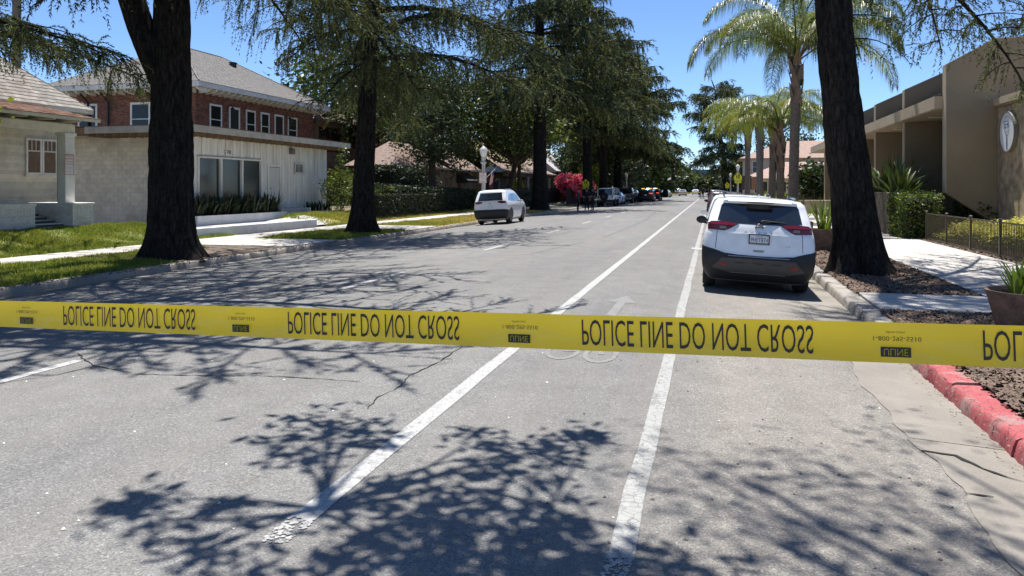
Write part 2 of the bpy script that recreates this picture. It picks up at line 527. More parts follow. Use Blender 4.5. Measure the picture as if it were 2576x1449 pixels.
def strip(name, x, w, y0, y1, mat, dz=0.004, n=2, parent=road, wob=0.0, seed=0):
    rnd = random.Random(seed)
    ys = lin(y0, y1, max(2, n)); V = []; F = []
    for i, y in enumerate(ys):
        a = x - w / 2 + rnd.uniform(-wob, wob); b = x + w / 2 + rnd.uniform(-wob, wob)
        for q in (a, (a + b) / 2, b): V.append((q, y, zr(q) + dz))
    for i in range(len(ys) - 1):
        for k in (0, 1):
            F.append((3 * i + k, 3 * i + k + 1, 3 * i + 4 + k, 3 * i + 3 + k))
    return part_np(name, V, F, mat, parent)


strip('lane_line', -2.06, 0.135, 3.60, 150, LINE, n=180, wob=0.006, seed=1)
strip('lane_line', -0.43, 0.125, 3.70, 150, LINE2, n=180, wob=0.010, seed=2)


def ragged_end(x, y, w, mat, seed, n=150):
    rs = np.random.RandomState(seed); V = []; F = []
    for i in range(n):
        d = rs.rand() ** 1.6 * .32; a = x + (rs.rand() - .5) * w * 1.05; b = y - d + .03; r = rs.uniform(.006, .02); t0 = rs.rand() * 6.28; m = len(V)
        for k in range(5): V.append((a + r * rs.uniform(.6, 1) * math.cos(t0 + k * 1.257), b + r * rs.uniform(.6, 1) * math.sin(t0 + k * 1.257), zr(a) + .0045))
        F.append(tuple(range(m, m + 5)))
    o = part_np('paint_flakes', V, F, mat, road); o['kind'] = 'stuff'


ragged_end(-2.06, 3.60, .135, LINE, 1)
ragged_end(-0.43, 3.70, .125, LINE2, 2)
for k in range(14):
    y0 = 3.55 + 8.2 * k
    strip('lane_dash', -5.98, 0.115, y0, y0 + 2.65, LINE, n=8, wob=0.005, seed=k + 5)
strip('lane_tick', -0.43, 0.30, 22.9, 23.55, LINE, dz=0.008)
# bicycle and arrow stencil between the two lane lines
mb = MB()


def gq(pts, dz=0.004):
    mb.quad(*[(p[0], p[1], zr(p[0]) + dz) for p in pts])


def ring(cx, cy, rx, ry, t, a0=0, a1=360, n=28):
    for i in range(n):
        a, b = R(a0 + (a1 - a0) * i / n), R(a0 + (a1 - a0) * (i + 1) / n)
        gq([(cx + rx * math.cos(a), cy + ry * math.sin(a)), (cx + rx * math.cos(b), cy + ry * math.sin(b)),
            (cx + (rx - t) * math.cos(b), cy + (ry - 1.7 * t) * math.sin(b)), (cx + (rx - t) * math.cos(a), cy + (ry - 1.7 * t) * math.sin(a))])


def bar(x0, y0, x1, y1, w):
    d = Vector((x1 - x0, y1 - y0)).normalized(); nx, ny = -d.y * w / 2, d.x * w / 2
    gq([(x0 + nx, y0 + ny), (x0 - nx, y0 - ny), (x1 - nx, y1 - ny), (x1 + nx, y1 + ny)])


ring(-1.53, 8.05, 0.18, 0.40, 0.05); ring(-1.13, 8.05, 0.18, 0.40, 0.05)
for s in ((-1.53, 8.05, -1.36, 8.15), (-1.36, 8.15, -1.22, 8.85), (-1.36, 8.15, -1.45, 8.9), (-1.45, 8.9, -1.2, 8.9), (-1.13, 8.05, -1.22, 9.1), (-1.22, 9.1, -1.12, 9.15)):
    bar(*s, 0.055)
mb.build('bicycle_stencil', FAINT, road, fix=False)
mb = MB()
gq([(-1.40, 10.5), (-1.27, 10.5), (-1.27, 11.75), (-1.40, 11.75)])
gq([(-1.56, 11.75), (-1.11, 11.75), (-1.33, 12.5)])
mb.build('arrow_stencil', FAINT, road, fix=False)


def crack(pts, w, seed, mat=CRACK, parent=road, zf=zr, dz=0.005):
    rnd = random.Random(seed); P = []
    for (a, b) in zip(pts[:-1], pts[1:]):
        n = max(2, int(math.hypot(b[0] - a[0], b[1] - a[1]) / 0.07))
        for i in range(n):
            t = i / n
            P.append((a[0] + (b[0] - a[0]) * t + rnd.uniform(-.012, .012), a[1] + (b[1] - a[1]) * t + rnd.uniform(-.012, .012)))
    P.append(pts[-1]); V = []; F = []
    for i, p in enumerate(P):
        q = P[min(i + 1, len(P) - 1)]; o = P[max(i - 1, 0)]
        d = Vector((q[0] - o[0], q[1] - o[1])).normalized(); ww = w * rnd.uniform(0.25, 1.0) * (0.3 if i in (0, len(P) - 1) else 1)
        for s in (-1, 1):
            x, y = p[0] - d.y * ww / 2 * s, p[1] + d.x * ww / 2 * s
            V.append((x, y, zf(x) + dz))
    for i in range(len(P) - 1): F.append((2 * i, 2 * i + 1, 2 * i + 3, 2 * i + 2))
    return part_np('crack', V, F, mat, parent)


def pg(*pp):
    return [tuple(px(x, y, Z=0.0)[:2]) for x, y in pp]


crack(pg((195, 905), (215, 925), (238, 940), (265, 945), (330, 958)), 0.02, 1)
crack(pg((238, 940), (150, 962), (0, 985)), 0.02, 2)
crack(pg((330, 962), (500, 966), (700, 966), (905, 977)), 0.02, 3)
crack(pg((1175, 875), (1100, 925), (1030, 958), (1010, 985), (950, 1015), (925, 1045)), 0.018, 4)
crack(pg((980, 775), (1060, 745), (1100, 738)), 0.018, 5)
crack(pg((1060, 745), (1000, 735), (930, 738)), 0.02, 6)
crack(pg((700, 740), (830, 728), (960, 722)), 0.02, 7)
crack([(-7.5, 16), (-4.5, 19), (-3.9, 24)], 0.018, 8)
crack([(-9.0, 22), (-6.5, 24.5), (-3, 25.2)], 0.018, 9)
crack([(-3.6, 26), (-3.4, 40), (-3.8, 55)], 0.02, 10)
crack([(-7.8, 18), (-7.7, 33), (-7.9, 50)], 0.018, 11)

# gutter pans: concrete slabs beside each kerb
gut_r = link('gutter', None); gut_r['kind'] = 'structure'; WL[gut_r.name] = Vector((0, 0, 0))


def gutter_slab(x0, x1, y0, y1, parent, seed):
    rnd = random.Random(seed); n = 26; V = []; F = []
    for i in range(n + 1):
        y = y0 + 0.006 + (y1 - y0 - 0.012) * i / n
        e = .045 * math.sin(y * 1.3 + 1) + .03 * math.sin(y * 3.7) + .012 * math.sin(y * 11) + rnd.uniform(-.008, .008)
        a, b = (x0 + e, x1) if parent is gut_r else (x0, x1 + e)
        for q in (a, (a + b) / 2, b): V.append((q, y, zr(q) + 0.006))
    for i in range(n):
        for k in (0, 1): F.append((3 * i + k, 3 * i + k + 1, 3 * i + 4 + k, 3 * i + 3 + k))
    return part_np('gutter_slab', V, F, GUTTER, parent)


for k in range(30): gutter_slab(1.43, XR + 0.02, 0.2 + 3.05 * k, 0.2 + 3.05 * (k + 1), gut_r, k)
gut_l = link('gutter', None); gut_l['kind'] = 'structure'; WL[gut_l.name] = Vector((0, 0, 0))
for k in range(36): gutter_slab(XL - 0.02, XL + 0.35, 5 + 3.05 * k, 5 + 3.05 * (k + 1), gut_l, 50 + k)
crack(pg((2310, 1095), (2400, 1103), (2500, 1140), (2576, 1158)), 0.05, 20, parent=gut_r, dz=0.012)
crack(pg((2430, 1195), (2500, 1200)), 0.03, 21, parent=gut_r, dz=0.012)

# kerbs
kerb_r = link('kerb', None); kerb_r['kind'] = 'structure'; WL[kerb_r.name] = Vector((0, 0, 0))
kerb_l = link('kerb', None); kerb_l['kind'] = 'structure'; WL[kerb_l.name] = Vector((0, 0, 0))


def kerb_stone(x0, sgn, w, y0, y1, parent, mat, seed, top_z=0.0):
    rnd = random.Random(seed); g = zr(x0); n = 25; rings = []; red = mat is REDCURB
    lean = rnd.uniform(-.008, .008); lift = rnd.uniform(-.006, .008)
    for i in range(n):
        y = y0 + 0.004 + (y1 - y0 - 0.008) * i / (n - 1)
        amp = 2.2 if red else 1.0; chip = rnd.random() < .3 * amp and rnd.uniform(.2, 1) * .016 * amp or 0
        j = rnd.uniform(-.005, .005) * amp + chip * .6; t = top_z + lift + rnd.uniform(-.003, .003) * amp - chip * .6
        pr = [(0.0, g - .08), (0.004, g + .03), (0.022, t - .045), (0.035, t - .015), (0.065, t), (w, t + .004), (w, g - .08)]
        rings.append([(x0 + sgn * (p[0] + j * (p[0] < .07) + lean), y, p[1]) for p in pr])
    m = MB(); m.loft(rings, True, True)
    return m.build('kerb_stone', mat, parent, True, 40)


ky = [-0.4, 1.35, 3.1, 4.7, 6.15, 7.7, 9.35] + [9.35 + 2.6 * (k + 1) for k in range(31)]
for i, (a, b) in enumerate(zip(ky[:-1], ky[1:])):
    kerb_stone(XR, 1, 0.28, a, b, kerb_r, REDCURB if b < 9.6 else CURB, i)
for k in range(46): kerb_stone(XL, -1, 0.17, 4 + 2.5 * k, 6.5 + 2.5 * k, kerb_l, CURB, 100 + k)

# pavements: one box per slab
slab_l = MB().bbox(-0.70, 0.70, -0.755, 0.755, -0.1, 0.02, 0.012).mesh('slab', CONC)
walk_l = link('sidewalk', None); walk_l['kind'] = 'structure'; WL[walk_l.name] = Vector((0, 0, 0))
for k in range(70): link('slab', slab_l, walk_l, (-16.1, 7 + 1.52 * k, 0.02 + random.Random(k).uniform(-.006, .006)))
walk_slab = MB().bbox(-0.80, 0.80, -0.72, 0.72, -0.1, 0.02, 0.012).mesh('slab', CONC)
for ya in (21.2, 22.7, 31.0, 32.5, 64.0):
    for xa in (-13.0, -14.6): link('slab', walk_slab, walk_l, (xa, ya, 0.012))
walk_r = link('sidewalk', None); walk_r['kind'] = 'structure'; WL[walk_r.name] = Vector((0, 0, 0))
slab_r = MB().bbox(-0.63, 0.63, -0.755, 0.755, -0.1, 0.02, 0.012).mesh('slab', CONC)
for k in range(45):
    for xa in (4.84, 6.12): link('slab', slab_r, walk_r, (xa, 3.6 + 1.52 * k, 0.012))
slab_c = MB().bbox(-0.92, 0.92, -0.93, 0.93, -0.1, 0.02, 0.012).mesh('slab', CONC)
link('slab', slab_c, walk_r, (3.27, 12.83, 0.012))
# driveway and lot beyond the brown building
drive = sheet('driveway', lin(2.4, 40, 4), [64, 70, 76, 84], lambda x, y: 0.016, M('driveway_asphalt', (0.2, 0.195, 0.19), 0.9, 0.15, 1, 60, 0.3, 0.01), kind='structure')


# ------------------------------------------------------------------ lawns, mulch (nobody could count these)
def drape(name, x0, x1, y0, y1, mat, step=0.7, dz=0.0):
    nx, ny = max(2, int((x1 - x0) / step) + 1), max(2, int((y1 - y0) / step) + 1)
    return sheet(name, lin(x0, x1, nx), lin(y0, y1, ny), lambda x, y: gz(x, y) + dz, mat, kind='structure')


def blades(name, rects, n, h, w, mat, seed, label, cat='grass', zf=gz, lean=1.1, clump=0.5):
    rs = np.random.RandomState(seed)
    area = np.array([(r[1] - r[0]) * (r[3] - r[2]) for r in rects]); pr = area / area.sum()
    k = rs.choice(len(rects), n, p=pr); rc = np.array(rects)[k]
    x = rc[:, 0] + (rc[:, 1] - rc[:, 0]) * rs.rand(n); y = rc[:, 2] + (rc[:, 3] - rc[:, 2]) * rs.rand(n)
    pat = np.sin(x * 2.1 + 1.3 * np.sin(y * 1.7)) * np.sin(y * 2.7 + 1.1 * np.sin(x * 1.3))
    keep = rs.rand(n) < (1 - clump * (pat < -0.25)); x, y, pat = x[keep], y[keep], pat[keep]; n = len(x)
    z = np.array([zf(a, b) for a, b in zip(x, y)])
    hh = h * rs.uniform(0.45, 1.25, n) * (1 + 0.35 * pat); a = rs.rand(n) * 6.283; ww = w * rs.uniform(0.6, 1.4, n)
    l = lean * hh * rs.rand(n); b = rs.rand(n) * 6.283
    V = np.zeros((n, 3, 3))
    V[:, 0] = np.stack([x - ww * np.cos(a), y - ww * np.sin(a), z - .01], 1)
    V[:, 1] = np.stack([x + ww * np.cos(a), y + ww * np.sin(a), z - .01], 1)
    V[:, 2] = np.stack([x + l * np.cos(b), y + l * np.sin(b), z + hh], 1)
    o = part_np(name, V.reshape(-1, 3), np.arange(n * 3).reshape(-1, 3), mat)
    return tag(o, label, cat, kind='stuff')


PK = -15.4
drape('lawn', -20.0, -16.85, 8.0, 25.2, GRASSBASE, 0.5, 0.006)
drape('verge', PK, XL - 0.17, 5.0, 19.6, GRASSBASE, 0.6, 0.006)
drape('verge', PK, XL - 0.17, 23.6, 29.8, GRASSBASE, 0.6, 0.006)
drape('verge', PK, XL - 0.17, 33.4, 62, DRYBASE, 0.8, 0.006)
drape('lawn', -20.5, -16.85, 33.5, 62, DRYBASE, 0.6, 0.006)
blades('lawn_grass', [(-20.0, -16.85, 12, 24.6)], 70000, 0.085, 0.012, GRASS, 3, 'lush green lawn grass before the white porch')
blades('verge_grass', [(PK, XL - 0.2, 8, 15.6), (PK, -14.2, 15.6, 19.5)], 45000, 0.09, 0.012, GRASS, 4, 'green verge grass beside the kerb left of the nearest trunk')
blades('verge_grass', [(PK, XL - 0.2, 23.8, 29.5)], 22000, 0.10, 0.015, GRASS, 5, 'green verge grass around the second trunk')
blades('verge_grass', [(PK, XL - 0.2, 33.5, 60)], 26000, 0.08, 0.02, GRASSDRY, 6, 'patchy yellowing verge grass behind the white parked car')
blades('lawn_grass', [(-20.3, -16.85, 34, 60)], 30000, 0.10, 0.02, GRASSDRY, 7, 'dry yellow sloping lawn before the dark hedge', clump=0.3)
blades('lawn_grass', [(-20.0, -16.9, 32.5, 38), (PK, XL - 0.3, 33.6, 37)], 12000, 0.13, 0.016, GRASS, 8, 'green grass tufts at the white planter corner')
sheet('dirt_patch', lin(-15.3, XL - 0.18, 5), lin(15.8, 20.4, 6), lambda x, y: 0.012, DIRT, kind='structure')
sheet('dirt_patch', lin(-15.3, XL - 0.18, 5), lin(27.6, 30.2, 4), lambda x, y: 0.012, DIRT, kind='structure')


def chips(name, rects, n, seed, label, mat=MULCH, smin=0.014, smax=0.045, avoid=()):
    rs = np.random.RandomState(seed)
    area = np.array([(r[1] - r[0]) * (r[3] - r[2]) for r in rects]); k = rs.choice(len(rects), n, p=area / area.sum()); rc = np.array(rects)[k]
    x = rc[:, 0] + (rc[:, 1] - rc[:, 0]) * rs.rand(n); y = rc[:, 2] + (rc[:, 3] - rc[:, 2]) * rs.rand(n)
    s = rs.uniform(smin, smax, n); w = s * rs.uniform(0.25, 0.5, n); a = rs.rand(n) * 6.283
    t1, t2 = rs.normal(0, 0.35, n), rs.normal(0, 0.45, n)
    u = np.stack([np.cos(a), np.sin(a), t1], 1) * s[:, None]; v = np.stack([-np.sin(a), np.cos(a), t2], 1) * w[:, None]
    c = np.stack([x, y, 0.015 + rs.rand(n) * 0.03], 1); up = np.zeros((n, 3)); up[:, 2] = 0.008
    V = np.stack([c - u - v, c + u - v * 0.6, c + u * 0.8 + v, c - u * 0.9 + v, c + up], 1).reshape(-1, 3)
    i = np.arange(n)[:, None] * 5
    F = np.concatenate([i + np.array([[0, 1, 4]]), i + np.array([[1, 2, 4]]), i + np.array([[2, 3, 4]]), i + np.array([[3, 0, 4]])])
    o = part_np(name, V, F, mat)
    return tag(o, label, 'mulch', kind='stuff')


for r in ((2.33, 4.2, 13.76, 30), (2.33, 4.2, 3.0, 11.9), (6.75, 9.6, 16, 33)):
    sheet('planting_bed', lin(r[0], r[1], 3), lin(r[2], r[3], 5), lambda x, y: 0.006, MULCHBASE, kind='structure')
chips('bark_mulch', [(2.3, 4.2, 13.78, 21)], 24000, 1, 'brown bark mulch around the leaning right-hand trunk')
chips('bark_mulch', [(2.3, 4.2, 21, 30), (6.78, 7.0, 16, 30)], 9000, 2, 'sunlit bark mulch around the far planters', smax=0.06)
chips('bark_mulch', [(2.3, 4.2, 4.5, 11.88)], 24000, 3, 'brown bark mulch around the near round planter')
chips('leaf_litter', [(XL + 0.02, XL + 0.3, 8, 40)], 1600, 4, 'dry needles and leaf litter along the left gutter', smin=0.01, smax=0.03)
chips('leaf_litter', [(1.9, XR, 4, 13)], 260, 5, 'dry needles and leaf litter along the right gutter', smin=0.006, smax=0.016)
rs_ = random.Random(11)
PEB = M('grit', (0.10, 0.09, 0.08), 0.9, 0.3, 8, 40, 0)
WHITEBIT = plain('pale_scrap', (0.6, 0.58, 0.5), 0.8)


def litter(name, n, rect, s0, s1, mat, seed, label):
    rs = np.random.RandomState(seed); V = []; F = []
    for i in range(n):
        x = rs.uniform(rect[0], rect[1]); y = rs.uniform(rect[2], rect[3]); s = rs.uniform(s0, s1); a = rs.rand() * 6.28; b = len(V)
        z = zr(x)
        for k in range(5):
            r = s * rs.uniform(.5, 1); t = a + k * 1.2566
            V.append((x + r * math.cos(t), y + r * .7 * math.sin(t), z + 0.002))
        V.append((x, y, z + s * 0.5 + .004))
        for k in range(5): F.append((b + k, b + (k + 1) % 5, b + 5))
    o = part_np(name, V, F, mat)
    tag(o, label, 'litter', kind='stuff')


litter('road_grit', 120, (-1.0, 1.9, 3, 10), 0.006, 0.018, PEB, 1, 'dark grit and seed pods scattered over the near asphalt')
litter('pale_flecks', 60, (-7, 1.9, 3, 12), 0.006, 0.02, WHITEBIT, 2, 'pale paper flecks scattered over the near asphalt')
# ------------------------------------------------------------------ buildings
SIDING = M('siding', (0.74, 0.69, 0.57), 0.75, 0.12, 2, 40, 0.1, 0.004, rnd=0.14, dirt=(0.22, 0.19, 0.14), dirt_amt=0.4)
GREENC = M('green_cream_tone', (0.34, 0.36, 0.22), 0.75, 0.1, 2, 30, 0.1, 0.004)  # greenish cream tone for the pier side and the post strip
PBRICK = M('painted_brick', (0.74, 0.72, 0.67), 0.8, 0.12, 4, 40, 0.2, 0.005, rnd=0.08, dirt=(0.3, 0.27, 0.2), dirt_amt=0.3)
SHING = M('weathered_shingle', (0.27, 0.245, 0.215), 0.9, 0.2, 5, 60, 0.4, 0.01, rnd=0.22, dirt=(0.17, 0.10, 0.065), dirt_amt=0.6, dirt_scale=0.9)
SHINGR = M('needle_strewn_shingle', (0.26, 0.15, 0.105), 0.95, 0.25, 3, 50, 0.5, 0.02, rnd=0.2, dirt=(0.25, 0.2, 0.15), dirt_amt=0.5)
SHINGG = M('grey_roof_shingle', (0.20, 0.185, 0.17), 0.9, 0.22, 6, 60, 0.4, 0.01, rnd=0.1)
SHINGP = M('pink_roof_tile', (0.36, 0.25, 0.2), 0.9, 0.2, 3, 40, 0.4, 0.02, rnd=0.1, dirt=(0.3, 0.22, 0.16), dirt_amt=0.4)
STEP = M('step_paint', (0.42, 0.44, 0.40), 0.8, 0.15, 4, 40, 0.1, 0.004)
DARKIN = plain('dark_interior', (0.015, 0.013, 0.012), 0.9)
CURTAIN = M('curtain', (0.17, 0.115, 0.08), 0.9, 0.2, 6, 30, 0)


def brick_face(parent, plane, c, u0, u1, z0, z1, bw, bh, gap, depth, mat, stuff=False, name='brick', seed=0, holes=(), sgn=1, skip=0.0):
    """running-bond bricks on a wall face. plane 'X' (face normal +X at x=c) or 'Y' (face normal -Y at y=c)"""
    rnd = random.Random(seed); m = MB(); protos = []
    if not stuff:
        for k in range(3):
            b = rnd.uniform(.8, 1.1)
            q = MB()
            w, hh = bw - gap, bh - gap
            if plane == 'X': q.bbox(-depth, depth * .4 * b, -w / 2, w / 2, -hh / 2, hh / 2, min(0.006, hh * .1))
            else: q.bbox(-w / 2, w / 2, -depth * .4 * b, depth, -hh / 2, hh / 2, min(0.006, hh * .1))
            protos.append(q.mesh(name, mat))
    rows = int(round((z1 - z0) / bh))
    for r in range(rows):
        z = z0 + bh * (r + .5); off = (r % 2) * bw / 2; u = u0 - off
        while u < u1 - 0.02:
            a, b = max(u, u0), min(u + bw, u1); uc = (a + b) / 2
            u += bw
            if b - a < bw * .2: continue
            if any(h[0] - .02 < uc < h[1] + .02 and h[2] < z < h[3] for h in holes): continue
            if skip and rnd.random() < skip: continue
            if stuff:
                p = depth * rnd.uniform(.3, .5)
                if plane == 'X': m.box(c - depth, c + p, a + gap / 2, b - gap / 2, z - bh / 2 + gap / 2, z + bh / 2 - gap / 2)
                else: m.box(a + gap / 2, b - gap / 2, c - p, c + depth, z - bh / 2 + gap / 2, z + bh / 2 - gap / 2)
            else:
                o = link(name, rnd.choice(protos), parent, (c, uc, z) if plane == 'X' else (uc, c, z))
                s = (b - a - gap) / (bw - gap)
                if s < .98: o.scale = (1, s, 1) if plane == 'X' else (s, 1, 1)
    if stuff:
        o = m.build(name, mat, parent, fix=False); o['kind'] = 'stuff'
        return o


def shingles(parent, o, ulen, u, v, vlen, bw, bh, mat, clip=None, stuff=True, name='shingle', seed=0, lift=0.012):
    """overlapping tabs on a roof plane: o eave corner, u along the eave, v up the slope"""
    rnd = random.Random(seed); o = Vector(o); u = Vector(u).normalized(); v = Vector(v).normalized(); n = u.cross(v)
    if n.z < 0: n = -n
    m = MB(); k = 0; protos = []
    if not stuff:
        for _ in range(3):
            q = MB(); w = bw - .008; d = rnd.uniform(-.012, .012)
            P = [(-w / 2, d, lift), (w / 2, d, lift), (w / 2, bh * 1.15, .002), (-w / 2, bh * 1.15, .002), (-w / 2, d, -.004), (w / 2, d, -.004)]
            q.add([u * p[0] + v * p[1] + n * p[2] for p in P], [(0, 1, 2, 3), (4, 5, 1, 0), (4, 0, 3), (5, 2, 1)])
            protos.append(q.mesh(name, mat))
    for r in range(int(vlen / bh)):
        s = -(r % 2) * bw / 2 + rnd.uniform(-.02, .02)
        while s < ulen:
            c = s + bw / 2; s += bw
            if clip and not clip(c, (r + .5) * bh): continue
            if c < 0 or c > ulen: continue
            p = o + u * c + v * (r * bh)
            if stuff:
                w = bw - .01; d = rnd.uniform(-.012, .012); l = lift * rnd.uniform(.7, 1.3)
                m.add([p + u * a + v * b + n * e for a, b, e in ((-w / 2, d, l), (w / 2, d, l), (w / 2, bh * 1.1, .002), (-w / 2, bh * 1.1, .002), (-w / 2, d, -.004), (w / 2, d, -.004))],
                      [(0, 1, 2, 3), (4, 5, 1, 0), (4, 0, 3), (5, 2, 1)])
            else:
                link(name, rnd.choice(protos), parent, p)
    if stuff:
        q = m.build(name, mat, parent, fix=False); q['kind'] = 'stuff'


def sash(parent, plane, c, a0, a1, z0, z1, frame=WHITEW, glass=GLASS, fw=0.08, bars=(), mid=True, depth=0.015, proud=0.03):
    """a window: part 'window' (its frame) with pane and bar sub-parts. plane X: faces +X (or -X with negative proud)"""
    m = MB(); s = 1 if proud > 0 else -1

    def B(q, u0, u1, w0, w1, d0, d1):
        d0, d1 = min(d0, d1), max(d0, d1)
        if plane == 'X': q.box(c + min(s * d0, s * d1), c + max(s * d0, s * d1), u0, u1, w0, w1)
        else: q.box(u0, u1, c - max(s * d0, s * d1), c - min(s * d0, s * d1), w0, w1)
    pr = abs(proud)
    B(m, a0 - fw, a0, z0 - fw, z1 + fw, -depth, pr); B(m, a1, a1 + fw, z0 - fw, z1 + fw, -depth, pr)
    B(m, a0, a1, z1, z1 + fw, -depth, pr + .004); B(m, a0, a1, z0 - fw, z0, -depth, pr + .02)
    w = m.build('window', frame, parent)
    g = MB(); B(g, a0 - .005, a1 + .005, z0 - .005, z1 + .005, -depth, -depth + .02); g.build('pane', glass, w)
    if mid:
        q = MB(); zc = (z0 + z1) / 2; B(q, a0, a1, zc - .025, zc + .025, .006, pr * .7); q.build('sash_rail', frame, w)
    for (b0, b1, w0, w1) in bars:
        q = MB(); B(q, b0, b1, w0, w1, .006, pr * .6); q.build('glazing_bar', frame, w)
    return w


# --- bungalow with a porch at the far left
h = thing('porch_house', 'cream bungalow with a brick-based porch and shingled hip roof', 'house', (-22.8, 19.0, 0.45))
MB().box(-34, -22.86, 8, 22.95, .2, 4.6).build('wall', SIDING, h)
k = 0
z = 0.98
while z < 3.95:
    q = MB(); q.prism([(-22.87, z), (-22.80, z), (-22.85, z + .125), (-22.87, z + .125)], 14.5, 22.95, 'Y')
    q.build('siding_board', SIDING, h); z += .125
MB().box(-22.86, -22.79, 22.86, 23.0, .95, 4.6).build('corner_board', WHITEW, h)
wy0, wy1 = 21.42, 22.62
for a, b in ((wy0, wy0 + .5), (wy0 + .66, wy0 + 1.16)):
    sash(h, 'X', -22.79, a, b, 2.3, 3.42, WHITEW, CURTAIN, .07, bars=[(a + (b - a) * t - .012, a + (b - a) * t + .012, 3.05, 3.42) for t in (.33, .66)] + [(a, b, 3.03, 3.07)], mid=False)
MB().box(-22.80, -22.72, wy0 - .12, wy0 + 1.3, 2.16, 2.22).build('window_sill', WHITEW, h)
d = MB(); d.box(-22.82, -22.74, 19.0, 19.12, 1.0, 3.35); d.box(-22.82, -22.74, 19.98, 20.1, 1.0, 3.35); d.box(-22.82, -22.74, 19.0, 20.1, 3.35, 3.47)
d.build('door_frame', WHITEW, h)
dd = MB().box(-22.81, -22.77, 19.12, 19.98, 1.0, 3.35).build('door', GLASSB, h)
MB().box(-22.77, -22.73, 19.9, 19.94, 1.9, 2.1).build('door_handle', STEEL, dd)
deck = MB().box(-22.8, -22.12, 12, 21.45, .3, 1.0).build('porch_deck', STEP, h)
# pier right of the steps, pier left of the steps
for (a, b, front) in ((20.62, 21.5, -20.12), (17.4, 19.2, -20.12)):
    p = MB().box(-22.2, front - .03, a + .03, b - .03, .3, 1.21).build('brick_pier', PBRICK, h)
    MB().bbox(-22.2, front + .03, a - .02, b + .02, 1.21, 1.28, .012).build('pier_cap', WHITEW, p)
    brick_face(p, 'X', front - .03, a, b, .42, 1.21, .215, .073, .008, .05, PBRICK, seed=int(a))
    if a > 20: brick_face(p, 'Y', a + .03, -22.1, front, .42, 1.21, .215, .073, .008, .05, PBRICK, seed=9)
    else: MB().box(front - 2, front - .27, a, a + .02, .4, 1.2).build('side_render', GREENC, p)
for i in range(5):
    x1 = -20.15 - .33 * i; z1 = .5 + .105 * i + .02
    s = MB().box(-22.2, x1, 19.22, 20.6, z1 - .12, z1 - .03).build('step', M('step_riser', (.10, .11, .095), .8, .15, 4, 40, .1), h)
    MB().bbox(x1 - .36, x1 + .03, 19.21, 20.61, z1 - .03, z1, .008).build('step_tread', WHITEW if i < 2 else STEP, s)
p = MB(); p.box(-20.82, -20.5, 20.71, 21.09, 1.28, 3.56); p.build('porch_post', WHITEW, h)
MB().bbox(-20.88, -20.46, 20.66, 21.14, 3.48, 3.58, .01).build('post_cap', WHITEW, h)
MB().box(-20.829, -20.8, 20.70, 20.712, 1.3, 3.48).build('post_strip', GREENC, h)  # thin greenish strip on the near face of the post
MB().box(-20.80, -20.52, 11, 21.12, 3.58, 3.86).build('porch_beam', CREAM, h)
MB().box(-22.8, -20.6, 11, 21.1, 3.87, 3.9).build('porch_ceiling', CREAM, h)
for i in range(9):
    y = 12.6 + 1.02 * i
    q = MB(); q.prism([(-22.3, 3.92), (-19.98, 3.92), (-19.98, 4.02), (-22.3, 4.3)], y, y + .07, 'Y'); q.build('rafter_tail', CREAM, h)
# porch roof and main hip roof
rf = MB(); rf.prism([(-19.88, 4.0), (-19.88, 4.05), (-22.6, 4.62), (-22.6, 4.55)], 9, 21.5, 'Y'); rf.build('porch_roof', CREAM, h)
MB().box(-19.90, -19.86, 9, 21.52, 3.95, 4.05).build('fascia', CREAM, h)
shingles(h, (-19.84, 21.55, 4.058), 9, (0, -1, 0), (-2.72, 0, .57), 2.75, .3, .2, SHINGR, name='porch_shingle', seed=3)
t = 0.85
ridge_d = 5.0
A, B = Vector((-22.25, 23.75, 4.62)), Vector((-22.25 - ridge_d, 23.75 - ridge_d, 4.62 + t * ridge_d))
rm = MB()
rm.quad((-22.25, 8, 4.62), (-22.25, 23.75, 4.62), B, (B.x, 8, B.z))
rm.quad((-22.25, 23.75, 4.62), (-32.25, 23.75, 4.62), B)
rm.quad((-22.25, 8, 4.55), (-22.25, 23.75, 4.55), (-32.25, 23.75, 4.55), (-32.25, 8, 4.55))
rm.build('main_roof', SHING, h)
MB().box(-22.27, -22.22, 8, 23.78, 4.5, 4.64).build('fascia', WHITEW, h)
MB().box(-32, -22.22, 23.73, 23.78, 4.5, 4.64).build('fascia', WHITEW, h)
L = math.hypot(1, t)
shingles(h, (-22.22, 23.75, 4.63), 6.2, (0, -1, 0), (-1, 0, t), 4.2, .34, .21, SHING, clip=lambda c, s: c > s / L - .1, stuff=False, seed=1, lift=.02)
MB().tube([A, B], .06, 6).build('hip_ridge', SHING, h)
sg = MB().bbox(-20.49, -20.478, 20.66, 21.04, 2.19, 2.88, .002).build('notice_plate', plain('sign_white', (.72, .70, .68), .5), h)
SRED = plain('sign_red', (.45, .03, .04), .5)
for zz, s, w, hh in ((2.79, 'PRIVATE', .28, .055), (2.70, 'PROPERTY', .33, .055), (2.61, 'NO LOITERING', .30, .04), (2.53, 'NO TRESPASSING', .33, .04), (2.44, 'VIOLATORS WILL BE', .26, .02), (2.39, 'PROSECUTED', .22, .02), (2.3, 'PENAL CODE SECTION', .3, .02)):
    text('notice_lettering', s, SRED, sg, (-20.474, 20.85 - w / 2, zz), (0, 1, 0), (0, 0, 1), w, hh)
fr = MB()
for (a, b, c, e) in ((20.665, 20.68, 2.2, 2.87), (21.02, 21.035, 2.2, 2.87), (20.68, 21.02, 2.2, 2.215), (20.68, 21.02, 2.855, 2.87)): fr.box(-20.478, -20.474, a, b, c, e)
fr.build('notice_border', SRED, sg)

